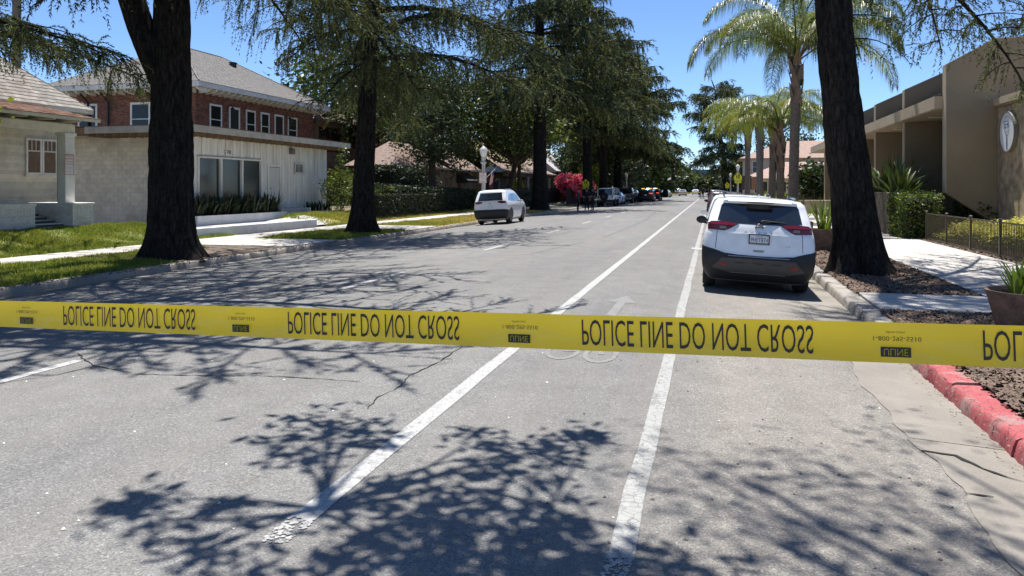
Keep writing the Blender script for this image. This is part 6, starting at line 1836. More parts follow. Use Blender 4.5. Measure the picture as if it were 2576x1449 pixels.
rav = simple_car('white SUV parked alone at the left kerb, right side visible', 'SUV', -10.72, 37.0, PAINTW, 'rav', rails=True, name='parked_suv')
q = rav.root
q.scale = (.95, .95, 1.03)
hp, _ = rav.hit(0, 1.03, 'rear')
rg_ = MB(); n = 18
rg_.loft([[(r * 1.4 * math.cos(2 * math.pi * k / n), hp.y - .02, 1.03 + r * math.sin(2 * math.pi * k / n)) for k in range(n)] for r in (.035, .045)], True, False); rg_.build('badge', BLACKM, q, fix=False)
text('plate_lettering', '8LZM954', PLATET, q, (-.13, hp.y - .03, .845), (1, 0, 0), (0, 0, 1), .26, .07)
MB().tube([(0, .2, 1.2), (.05, .19, 1.23), (-.35, .2, 1.19)], .014, 5).build('rear_wiper', BLACKM, q)
for sg in (-1, 1): rav.patch('reflector', [(sg * .62 - .08, .5), (sg * .62 + .08, .5), (sg * .62 + .08, .53), (sg * .62 - .08, .53)], 'rear', REFL, .02, .01)
simple_car('white SUV hidden ahead of the nearest one on the right', 'SUV', .72, 19.6, PAINTW, 'suv', name='parked_suv', rails=True)
simple_car('brown SUV with silver roof rails, red tail light showing', 'SUV', .62, 40.5, PAINTB, 'suv', name='parked_suv', rails=True)
simple_car('black SUV on the right past the brown one', 'SUV', .5, 78, PAINTK, 'suv', name='parked_suv')
simple_car('pale car on the right beyond the black SUV', 'car', .5, 92, PAINTS, 'suv', name='parked_suv')
# sedan with its boot lid up
sd = simple_car('white sedan with its boot lid standing open', 'sedan', -10.4, 84, PAINTW, 'sedan')
q = MB(); q.loft([[(x, .95 - .1 * t_ + .05 * (x / .62) ** 2, 1.0 + .92 * t_ * (1 - .22 * (abs(x) / .62) ** 2.5)) for x in np.linspace(-.62, .62, 13)] for t_ in np.linspace(0, 1, 7)], False, False)
q.loft([[(x, 1.0 - .1 * t_ + .05 * (x / .62) ** 2, 1.0 + .92 * t_ * (1 - .22 * (abs(x) / .62) ** 2.5)) for x in np.linspace(-.62, .62, 13)] for t_ in np.linspace(0, 1, 7)], False, False)
q.build('boot_lid', plain('boot_lid_inner', (.5, .52, .52), .5), sd.root, True, 50)

# --- off-roader with a spare wheel
jr = thing('off_roader', 'boxy white off-roader with spare wheel beside the officers', 'car')
q = MB(); q.bbox(-.80, .80, .12, 3.0, .62, 1.12, .05); q.bbox(-.76, .76, 3.0, 4.1, .66, 1.12, .05); q.build('body', PAINTW, jr)
q = MB(); q.loft([[(-.76, .14, 1.121), (.76, .14, 1.121), (.76, 2.5, 1.121), (-.76, 2.5, 1.121)], [(-.68, .22, 1.78), (.68, .22, 1.78), (.68, 2.1, 1.78), (-.68, 2.1, 1.78)]], True, True); q.build('cabin', CGLASS, jr)
q = MB(); q.bbox(-.70, .70, .2, 2.15, 1.76, 1.84, .03); q.build('roof', PAINTW, jr)
for (xa, xb) in ((-.78, -.70), (.70, .78)): 
    MB().prism([(.10, 1.12), (.30, 1.12), (.34, 1.78), (.20, 1.78)], xa, xb, 'X').build('rear_pillar', PAINTW, jr)
    MB().prism([(1.25, 1.12), (1.35, 1.12), (1.33, 1.78), (1.25, 1.78)], xa, xb, 'X').build('middle_pillar', PAINTW, jr)
MB().box(-.80, .80, -.08, .12, .48, .66).build('bumper', CLAD, jr)
sw_ = MB(); n = 26; sw_.loft([[(r * math.cos(2 * math.pi * k / n) - .12, -.22 + d, 1.0 + r * math.sin(2 * math.pi * k / n)) for k in range(n)] for r, d in ((.2, .02), (.34, 0), (.40, .04), (.40, .22), (.34, .26))], True, True); sw_ = sw_.build('spare_wheel', TYRE, jr, True, 40)
MB().lathe([(0, 0), (.16, 0), (.16, .01), (0, .012)], (0, 0, 0), 14).build('hub_cover', CLADG, sw_).matrix_local = Matrix.Translation((-.12, -.205, 1.0)) @ Matrix.Rotation(R(90), 4, 'X')
for sg in (-1, 1):
    MB().bbox(sg * .68 - .07, sg * .68 + .07, .07, .13, .88, 1.06, .01).build('tail_light', TLIGHT, jr)
    MB().tube([(sg * .8, 2.45, 1.12), (sg * .95, 2.45, 1.2)], .02, 5).build('mirror_arm', BLACKM, jr)
    MB().bbox(sg * .98 - .09, sg * .98 + .09, 2.41, 2.49, 1.13, 1.32, .01).build('door_mirror', BLACKM, jr)
    for y in (.75, 3.25):
        MB().prism([(y - .55, .70), (y - .35, .98), (y + .35, .98), (y + .55, .70), (y + .5, .70), (y + .32, .92), (y - .32, .92), (y - .5, .70)], min(sg * .78, sg * .94), max(sg * .78, sg * .94), 'X').build('fender_flare', PAINTW, jr)
        w_ = MB(); w_.loft([[(sg * (.66 + d), y + r * math.cos(2 * math.pi * k / n), .41 + r * math.sin(2 * math.pi * k / n)) for k in range(n)] for r, d in ((.26, 0), (.37, 0), (.41, .05), (.41, .21), (.37, .26), (.26, .26))], True, True); w_ = w_.build('wheel', TYRE, jr, True, 40)
        MB().add([(sg * .925, y + .24 * math.cos(2 * math.pi * k / 12), .41 + .24 * math.sin(2 * math.pi * k / 12)) for k in range(12)], [tuple(range(12))]).build('rim', CLADG, w_, fix=False)
MB().box(-.6, .6, .15, 4.0, .45, .64).build('chassis', BLACKM, jr)
jr.location = (-10.1, 75.5, zr(-10.1)); jr.rotation_euler = (0, -.045, 0)

# --- pickup seen from behind
pk = thing('pickup_truck', 'dark grey pickup truck with closed tailgate at the left kerb', 'pickup')
q = MB(); q.bbox(-.95, .95, 0, 5.5, .55, 1.18, .06); q.build('body', PAINTG, pk)
q = MB(); q.loft([[(-.90, 1.9, 1.181), (.90, 1.9, 1.181), (.90, 4.3, 1.181), (-.90, 4.3, 1.181)], [(-.76, 2.05, 1.85), (.76, 2.05, 1.85), (.76, 3.6, 1.85), (-.76, 3.6, 1.85)]], True, True); q.build('cab', CGLASS, pk)
q = MB(); q.bbox(-.78, .78, 2.0, 3.65, 1.82, 1.9, .03); q.build('roof', PAINTG, pk)
MB().bbox(-.82, .82, -.05, .0, .66, 1.2, .01).build('tailgate', PAINTG, pk)
MB().box(-.9, .9, -.15, .02, .48, .62).build('bumper', CHROME, pk)
for sg in (-1, 1):
    MB().bbox(sg * .88 - .06, sg * .88 + .06, -.04, .05, .72, 1.12, .01).build('tail_light', TLIGHT, pk)
    MB().bbox(sg * 1.1 - .1, sg * 1.1 + .1, 3.9, 3.98, 1.2, 1.42, .01).build('door_mirror', CHROME, pk)
    MB().tube([(sg * .9, 3.94, 1.25), (sg * 1.02, 3.94, 1.28)], .02, 5).build('mirror_arm', BLACKM, pk)
    for y in (1.0, 4.5):
        w_ = MB(); w_.loft([[(sg * (.70 + d), y + r * math.cos(2 * math.pi * k / n), .39 + r * math.sin(2 * math.pi * k / n)) for k in range(n)] for r, d in ((.26, 0), (.35, 0), (.39, .05), (.39, .22), (.35, .27), (.26, .27))], True, True); w_ = w_.build('wheel', TYRE, pk, True, 40)
        MB().add([(sg * .975, y + .24 * math.cos(2 * math.pi * k / 12), .39 + .24 * math.sin(2 * math.pi * k / 12)) for k in range(12)], [tuple(range(12))]).build('rim', RIM, w_, fix=False)
MB().box(-.7, .7, .1, 5.3, .4, .56).build('chassis', BLACKM, pk)
pk.location = (-10.2, 93, zr(-10.2)); pk.rotation_euler = (0, -.045, 0)
simple_car('dark parked SUV just beyond the grey pickup', 'SUV', -10.3, 101, PAINTG, 'suv', name='parked_suv')
simple_car('silver car beyond the dark parked SUV on the left', 'car', -10.4, 108, PAINTS, 'sedan')


# --- police vehicles standing in the left lane
def police(label, x, y, rz=0.0, door=False):
    c = simple_car(label, 'police SUV', x, y, PAINTK, 'suv', name='police_suv', light_on=True, lower=CLAD, sw=1.06, group='police cars in the left lane')
    q = MB().bbox(-.6, .6, 1.35, 1.65, 1.665, 1.76, .02).build('light_bar', plain('light_bar_shell', (.05, .05, .06), .2), c.root)
    AM = plain('amber_lamp', (.6, .35, .02), .3, 0, .5, 0, (1, .55, .06), 1.5); BL = plain('blue_lamp', (.05, .2, .5), .3, 0, .5, 0, (.1, .55, 1), 3)
    for i, xx in enumerate((-.5, -.28, .1, .3, .5)): MB().bbox(xx - .08, xx + .08, 1.335, 1.35, 1.68, 1.75, .004).build('beacon_lens', AM if i in (0, 1, 4) else plain('white_lamp', (.6, .6, .6), .3, 0, .5, 0, (1, 1, .95), 3), q)
    MB().bbox(.2, .3, .36, .38, 1.45, 1.5, .004).build('window_lamp', BL, c.root)
    if door:
        d = MB(); d.prism([(2.0, .4), (3.0, .4), (3.05, 1.05), (2.7, 1.5), (2.1, 1.55), (2.0, 1.05)], .02, .1, 'X'); d = d.build('open_door', PAINTK, c.root)
        d.matrix_local = Matrix.Translation((.98, 0, 0)) @ Matrix.Translation((0, 3.0, 0)) @ Matrix.Rotation(R(62), 4, 'Z') @ Matrix.Translation((0, -3.0, 0))
    c.root.rotation_euler[2] = rz
    return c


police('black police SUV nearest with amber and blue lights flashing', -8.0, 97)
police('black police SUV second in line with its door open', -7.9, 107, -.04, True)
# --- far traffic, one model each, few pixels high
fars = [(-9.6, 128, PAINTK, 'dark car just past the second police SUV'), (-8.6, 150, PAINTS, 'grey sedan behind the far yellow tape'), (-10.2, 158, PAINTS, 'silver sedan at the far left kerb behind the tape'), (-6.4, 176, PAINTS, 'pale sedan in the middle of the far street'), (-10.4, 190, PAINTG, 'dark far car by the left kerb past the silver sedan'), (-4.3, 212, PAINTW, 'white far car coming down the middle lane'), (-9.8, 236, PAINTW, 'white car far off at the left'), (-8, 262, PAINTK, 'farthest dark car in the street')]
for x, y, p_, lb in fars: simple_car(lb, 'car', x, y, p_, 'sedan' if y < 230 else 'suv', group='cars far down the street', plate=False)
# ------------------------------------------------------------------ railing, fences, lamps, signs
RAILM = plain('brown_railing', (.10, .085, .06), .5, .2)
rl = thing('metal_railing', 'brown metal picket railing before the yellow ground cover', 'railing', (6.95, 23, 0))
pk_ = MB().box(-.008, .008, -.008, .008, .09, .90).mesh('picket', RAILM)
ys_ = [28.4 - 2.27 * i for i in range(7)]
for i, y in enumerate(ys_):
    p = MB().box(6.92, 6.98, y - .03, y + .03, 0, .97).build('post', RAILM, rl)
    q = MB(); q.loft([[(6.95 + a * .04, y + b * .04, .97) for a, b in ((-1, -1), (1, -1), (1, 1), (-1, 1))], [(6.95 + a * .04, y + b * .04, .985) for a, b in ((-1, -1), (1, -1), (1, 1), (-1, 1))], [(6.95 + a * .008, y + b * .008, 1.01) for a, b in ((-1, -1), (1, -1), (1, 1), (-1, 1))]], True, True); q.build('post_cap', RAILM, p)
    if i < 6:
        y2 = ys_[i + 1]
        for z in (.07, .89): MB().box(6.935, 6.965, y2 + .03, y - .03, z, z + .035).build('rail', RAILM, rl)
        for k in range(21): link('picket', pk_, rl, (6.95, y - .03 - (y - y2 - .06) * (k + .75) / 21.5, 0))
ir = thing('iron_fence', 'black iron picket fence before the dim column house', 'fence', (-17.2, 72, 0))
pk2 = MB().box(-.012, .012, -.012, .012, .1, 1.75).mesh('picket', BLACKM)
for i in range(15):
    y = 62.5 + 2.4 * i
    MB().box(-17.24, -17.16, y - .04, y + .04, 0, 1.85).build('post', BLACKM, ir)
    for z in (.15, 1.55): MB().box(-17.215, -17.185, y + .04, y + 2.36, z, z + .04).build('rail', BLACKM, ir)
    for k in range(14): link('picket', pk2, ir, (-17.2, y + .16 * (k + 1), 0))
MB().box(-17.18, -17.16, 66, 98, .2, 1.4).build('screen_mesh', plain('fence_screen', (.012, .013, .012), .9), ir)
wf = thing('board_fence', 'dark board fence below the pink flowering bush', 'fence', (-15.2, 88, 0))
BFM = M('dark_fence_board', (.05, .035, .028), .9, .2, 4, 30, .1, rnd=.15)
bd = MB().box(-.015, .015, -.07, .07, 0, 1.75).mesh('board', BFM)
for k in range(70): link('board', bd, wf, (-15.3, 82.2 + .155 * k, 0))

LAMPC = M('lamp_post_concrete', (.46, .46, .44), .8, .1, 4, 40, .1, .004)
GLOBE = plain('lamp_globe', (.78, .78, .76), .3)
CAPM = plain('lamp_cap', (.45, .45, .44), .5)


def lamp(label, x, y, H=4.15):
    r = thing('street_lamp', label, 'street lamp', (x, y, 0), 'acorn street lamps')
    q = MB(); n = 24; prof = [(.22, 0), (.22, .25), (.17, .32), (.14, .55), (.12, .7), (.105, H * .5), (.09, H - 1.02)]
    q.loft([[(x + rr * (1 + .06 * (k % 2)) * math.cos(2 * math.pi * k / n), y + rr * (1 + .06 * (k % 2)) * math.sin(2 * math.pi * k / n), z) for k in range(n)] for rr, z in prof], True, True); q.build('post', LAMPC, r, True, 30)
    MB().lathe([(.12, H - 1.02), (.17, H - .98), (.18, H - .92), (.12, H - .88), (.11, H - .76), (.15, H - .72), (.15, H - .66)], (x, y, 0), 16).build('collar', LAMPC, r, True, 40)
    MB().lathe([(.11, H - .66), (.17, H - .50), (.215, H - .30), (.22, H - .24)], (x, y, 0), 18).build('globe', GLOBE, r, True, 40)
    MB().lathe([(.235, H - .24), (.22, H - .2), (.13, H - .08), (.05, H - .03), (.03, H), (.0, H + .04)], (x, y, 0), 18).build('cap', CAPM, r, True, 40)
    return r


L1 = lamp('white street lamp beside the white parked car on the left', -12.5, 41.7)
lamp('street lamp behind the grey pickup on the left', -12.5, 117)
lamp('farthest left street lamp past the police cars', -12.5, 174)
lamp('street lamp carrying the yellow sign on the right', 2.75, 88, 4.4)
lamp('distant street lamp on the right near the lone cedar', 2.9, 128, 4.2)
pf = plain('parking_sign_face', (.72, .70, .70), .5)
ps = thing('parking_sign', 'small red and white parking sign strapped to the near lamp', 'sign', (-12.5, 41.55, 2.1))
MB().bbox(-12.72, -12.28, 41.53, 41.545, 2.05, 2.66, .002).build('plate', pf, ps)
for zz, s, w, hh in ((2.54, '2 HR', .15, .08), (2.43, 'PARKING', .3, .05), (2.34, '8 AM TO 6 PM', .32, .04), (2.25, 'EXCEPT', .22, .04), (2.12, 'SUNDAYS', .3, .05)): text('sign_lettering', s, SRED, ps, (-12.5 - w / 2, 41.524, zz), (1, 0, 0), (0, 0, 1), w, hh)
q = MB()
for (a, b, c_, e) in ((-12.71, -12.695, 2.06, 2.65), (-12.305, -12.29, 2.06, 2.65), (-12.695, -12.305, 2.06, 2.075), (-12.695, -12.305, 2.635, 2.65)): q.box(a, b, 41.524, 41.53, c_, e)
q.build('sign_border', SRED, ps)
fl = thing('flag', 'small striped flag on a slanted pole at the near lamp', 'flag', (-12.4, 41.7, 2.3))
MB().tube([(-12.4, 41.7, 2.3), (-11.82, 41.7, 2.86)], .014, 6).build('flagpole', WHITEW, fl)
FR, FW, FB = plain('flag_red', (.42, .02, .03), .8), plain('flag_white', (.68, .66, .64), .8), plain('flag_blue', (.03, .04, .14), .8)


def flagpt(u, v):
    a = Vector((-11.86, 41.7, 2.82)); b = Vector((-12.14, 41.7, 2.55)); p = a.lerp(b, v * .75)
    return p + Vector((-.02 * math.sin(u * 9 + v * 4) - .10 * u, .05 * math.sin(u * 8 + v * 5), -.72 * u))


for i in range(13):
    q = MB(); v0, v1 = i / 13, (i + 1) / 13
    for k in range(12):
        u0, u1 = k / 12, (k + 1) / 12
        if i < 7 and u1 < .42: continue
        q.quad(flagpt(u0, v0), flagpt(u1, v0), flagpt(u1, v1), flagpt(u0, v1))
    q.build('stripe', FW if i % 2 else FR, fl, fix=False)
q = MB()
for i in range(7):
    for k in range(5): q.quad(flagpt(k / 12, i / 13), flagpt((k + 1) / 12, i / 13), flagpt((k + 1) / 12, (i + 1) / 13), flagpt(k / 12, (i + 1) / 13))
q.build('canton', FB, fl, fix=False)
# law office monument sign
lo = thing('law_office_sign', 'black law office board sign with red emblem behind the white parked car', 'sign', (-17.3, 60, 0))
for xx in (-17.85, -16.75): MB().box(xx - .05, xx + .05, 59.96, 60.04, 0, 2.35).build('post', BLACKM, lo)
bdp = MB().bbox(-17.8, -16.8, 59.92, 60.0, .75, 2.3, .01).build('board', BLACKM, lo)
MB().box(-17.55, -17.1, 59.905, 59.92, 1.72, 2.18).build('emblem', plain('law_red', (.2, .02, .02), .6), bdp)
LT = plain('law_letter', (.5, .5, .48), .5)
q = MB(); q.box(-17.34, -17.31, 59.895, 59.905, 1.8, 2.1); q.box(-17.48, -17.17, 59.895, 59.905, 2.05, 2.075); q.box(-17.5, -17.4, 59.895, 59.905, 1.9, 1.92); q.box(-17.25, -17.15, 59.895, 59.905, 1.9, 1.92); q.box(-17.42, -17.23, 59.895, 59.905, 1.78, 1.8); q.build('emblem_scales', LT, bdp)
text('sign_lettering', 'LAZARO SALAZAR', LT, bdp, (-17.75, 59.91, 1.5), (1, 0, 0), (0, 0, 1), .9, .11)
text('sign_lettering', 'LAW OFFICE', LT, bdp, (-17.58, 59.91, 1.3), (1, 0, 0), (0, 0, 1), .56, .1)
YEL = plain('sign_yellow', (.86, .80, .03), .5)


def xing(label, x, y, zc, pole_to=0.0, pole=True, w=.76):
    r = thing('crossing_sign', label, 'sign', (x, y, pole_to), 'yellow school crossing signs')
    h = w / 2
    if pole: MB().cyl((x, y + .03, pole_to), (x, y + .03, zc + h), .03, .03, 8).build('post', STEEL, r)
    pl_ = MB().prism([(x - h, zc - h), (x + h, zc - h), (x + h, zc + .02), (x, zc + h), (x - h, zc + .02)], y - .004, y, 'Y').build('sign_plate', YEL, r)
    bo = MB()
    o5 = [(x - h, zc - h), (x + h, zc - h), (x + h, zc + .02), (x, zc + h), (x - h, zc + .02)]
    for k in range(5):
        a, b = o5[k], o5[(k + 1) % 5]; s1, s2 = .95, .91
        f = lambda p, s_: (x + (p[0] - x) * s_, y - .007, zc + (p[1] - zc) * s_)
        bo.quad(f(a, s1), f(b, s1), f(b, s2), f(a, s2))
    bo.build('sign_border', BLACKM, pl_, fix=False)
    for dx, s_ in ((-.1, .82), (.1, 1.0)):
        q = MB(); cx, cz = x + dx * w / .76, zc - .03; e = w / .76 * s_; yy = y - .008

        def Pq(*pts): q.quad(*[(cx + a * e, yy, cz + b * e) for a, b in pts])
        Pq(*[(.045 * math.cos(k * .628), .2 + .045 * math.sin(k * .628)) for k in range(10)])
        Pq((-.06, .14), (.06, .14), (.045, -.04), (-.045, -.04))
        Pq((-.045, -.04), (0.01, -.04), (-.08, -.24), (-.12, -.24)); Pq((-.01, -.04), (.045, -.04), (.12, -.24), (.08, -.24))
        Pq((.05, .13), (.07, .1), (.12, .0), (.095, -.01)); Pq((-.05, .13), (-.07, .1), (-.12, .02), (-.095, .01))
        q.build('walker_symbol', BLACKM, pl_, fix=False)
    aw = w * .8
    ap = MB().box(x - aw / 2, x + aw / 2, y - .004, y, zc - h - .32, zc - h - .03).build('plaque', YEL, r)
    text('plaque_lettering', 'AHEAD', BLACKM, ap, (x - aw * .38, y - .007, zc - h - .255), (1, 0, 0), (0, 0, 1), aw * .76, .14)
    return r


xing('yellow school crossing sign on the left before the pink bush', -12.8, 80, 2.38)
xing('yellow school crossing sign on the right street lamp', 2.75, 87.6, 3.08, 2.0, pole=False, w=.86)
xing('smaller far yellow crossing sign past the right lamp', 2.6, 140, 2.5)
up = thing('utility_pole', 'plain grey timber pole standing among the palm trunks', 'pole', (3.0, 53.0, 0))
MB().tube([(3.0, 53, -.05), (3.0, 53, 5), (3.0, 53, 6.3)], [.19, .17, .16], 12).build('pole', M('grey_timber', (.2, .19, .175), .9, .2, 4, 30, .3, .01, stretch=(3, 3, .3)), up, True, 40)
MB().lathe([(.17, 0), (.17, .05), (.0, .09)], (3.0, 53, 6.3), 12).build('cap', STEEL, up)
nb = thing('notice_board', 'dark notice board with an orange panel beside the yellow sign', 'sign', (3.9, 92, 0))
for xx in (3.3, 5.2): MB().box(xx - .05, xx + .05, 91.97, 92.03, 0, 3.2).build('post', BLACKM, nb)
MB().box(3.25, 4.4, 91.9, 91.96, 1.6, 3.2).build('board', plain('notice_dark', (.05, .04, .04), .6), nb)
MB().box(4.42, 5.25, 91.9, 91.96, 1.6, 3.1).build('orange_panel', plain('notice_orange', (.35, .16, .09), .6), nb)
# tape post left of view
sp2 = thing('signpost', 'bare steel signpost at the left kerb holding the tape', 'post', (-12.35, 2.78, 0))
MB().cyl((-12.35, 2.78, 0), (-12.35, 2.78, 2.4), .03, .03, 8).build('post', STEEL, sp2)

# ------------------------------------------------------------------ police tape across the foreground
TA, TB = Vector((-2.0335, 1.8168, 1.3805)), Vector((.5458, 1.5781, 1.4634))
td = (TB - TA).normalized()


def tape_mat(name, col):
    m, nt, b = nodes_of(name)
    n1 = noise(nt, 2.0, 3, .55, pos(nt, (1.6, 1, 3.0)))
    c = mix(nt, col, ramp(nt, n1.outputs['Fac'], [(.3, .88), (.7, 1.1)]), 1.0, 'MULTIPLY')
    nt.links.new(c, b.inputs['Base Color']); b.inputs['Roughness'].default_value = .25; b.inputs['Specular IOR Level'].default_value = .6
    bump(nt, b, n1.outputs['Fac'], .8, .05)
    t = nt.nodes.new('ShaderNodeBsdfTranslucent'); nt.links.new(c, t.inputs['Color'])
    ms = nt.nodes.new('ShaderNodeMixShader'); ms.inputs[0].default_value = .42
    nt.links.new(b.outputs[0], ms.inputs[1]); nt.links.new(t.outputs[0], ms.inputs[2]); nt.links.new(ms.outputs[0], nt.nodes['Material Output'].inputs['Surface'])
    return m


TAPE = tape_mat('barrier_tape', (.60, .462, .03)); TINK = plain('tape_ink', (.012, .016, .014), .45)


def tape_s(pxx):
    ca, sa = math.cos(YAW), math.sin(YAW); cx = (pxx - 1288) / 1935; d = (cx * ca - sa, cx * sa + ca)
    # solve TA + td*s on the ray direction in plan
    return (TA.y * d[0] - TA.x * d[1]) / (td.x * d[1] - td.y * d[0])


tp = thing('police_tape', 'yellow police line barrier tape stretched across the whole foreground', 'tape', tuple(TA))
s0 = (-12.35 - TA.x) / td.x; s1 = (2.72 - TA.x) / td.x
nrm = td.cross(Vector((0, 0, 1))).normalized()
if nrm.y > 0: nrm = -nrm
uz = nrm.cross(td).normalized()
if uz.z < 0: uz = -uz
V = []; F = []; n = 240; hw = .0385
for i in range(n + 1):
    s = s0 + (s1 - s0) * i / n; c_ = TA + td * s
    tilt = .10 * math.sin(s * .8 + 1)
    for k, e in enumerate((-1, -.5, 0, .5, 1)): V.append(c_ + uz * hw * e + nrm * (-.0028 * (1 - e * e)) + nrm * (-e * hw * tilt * .0))
for i in range(n):
    for k in range(4): F.append((5 * i + k, 5 * i + k + 1, 5 * i + 6 + k, 5 * i + 5 + k))
part_np('ribbon', np.array([tuple(v) for v in V]), F, TAPE, tp, True)
S_txt = [tape_s(160), tape_s(706), tape_s(1435), tape_s(2473)]
per = (S_txt[3] - S_txt[0]) / 3
wid_t = (tape_s(2020) - tape_s(1435) + tape_s(1127) - tape_s(706)) / 2
wid_l = tape_s(1305) - tape_s(1250)
for k in range(-3, 5):
    s = S_txt[0] + per * k
    if s + per > s1 or s < s0: continue
    # the tape hangs upside down and is read from its back: letters keep their order and flip top to bottom
    text('lettering', 'POLICE LINE DO NOT CROSS', TINK, tp, TA + td * s + uz * .029 + nrm * .0012, td, -uz, wid_t, .056)
    sl_ = s - (per - wid_t) / 2 - wid_l / 2
    text('phone_number', '1-800-295-5510', TINK, tp, TA + td * (sl_ - .012) + uz * .012 + nrm * .0012, td, -uz, wid_l + .03, .0085)
    text('web_address', 'uline.com', TINK, tp, TA + td * (sl_ + .01) + uz * .022 + nrm * .0012, td, -uz, wid_l - .02, .005)
    q = MB(); a = TA + td * sl_ + nrm * .0010
    q.quad(a + uz * -.008, a + td * wid_l + uz * -.008, a + td * wid_l + uz * -.027, a + uz * -.027); lg = q.build('logo_box', TINK, tp, fix=False)
    text('logo_lettering', 'ULINE', TAPE, lg, a + td * (wid_l * .1) + uz * -.011 + nrm * .001, td, -uz, wid_l * .8, .013)
ft = thing('police_tape', 'distant yellow tape across the street behind the police cars', 'tape', (-12.3, 127, 1.0))
V = []; F = []
for i in range(41):
    t_ = i / 40; x = -12.3 + 10.6 * t_; z = 1.05 - .14 * math.sin(math.pi * t_) + .08 * t_
    V += [(x, 127, z - .045), (x, 127, z + .045)]
F = [(2 * i, 2 * i + 1, 2 * i + 3, 2 * i + 2) for i in range(40)]
part_np('ribbon', V, F, TAPE, ft)
MB().cyl((-12.3, 127, 0), (-12.3, 127, 1.4), .03, .03, 8).build('stake', STEEL, ft)
MB().cyl((-1.7, 127, zr(-1.7)), (-1.7, 127, 1.4), .03, .03, 8).build('stake', STEEL, ft)

# ------------------------------------------------------------------ people
SKIN = plain('skin', (.38, .22, .15), .6); NAVY = M('navy_cloth', (.012, .013, .02), .9, .15, 8, 40, .1, .004); BLK = M('black_cloth', (.010, .010, .011), .9, .15, 8, 40, .1, .004)
VEST = M('patterned_shirt', (.07, .075, .085), .9, .6, 14, 40, 0, dirt=(.16, .17, .19), dirt_amt=.9, dirt_scale=7); HAIR = plain('dark_hair', (.015, .011, .009), .7); BOOT = plain('black_boot', (.010, .010, .010), .5)


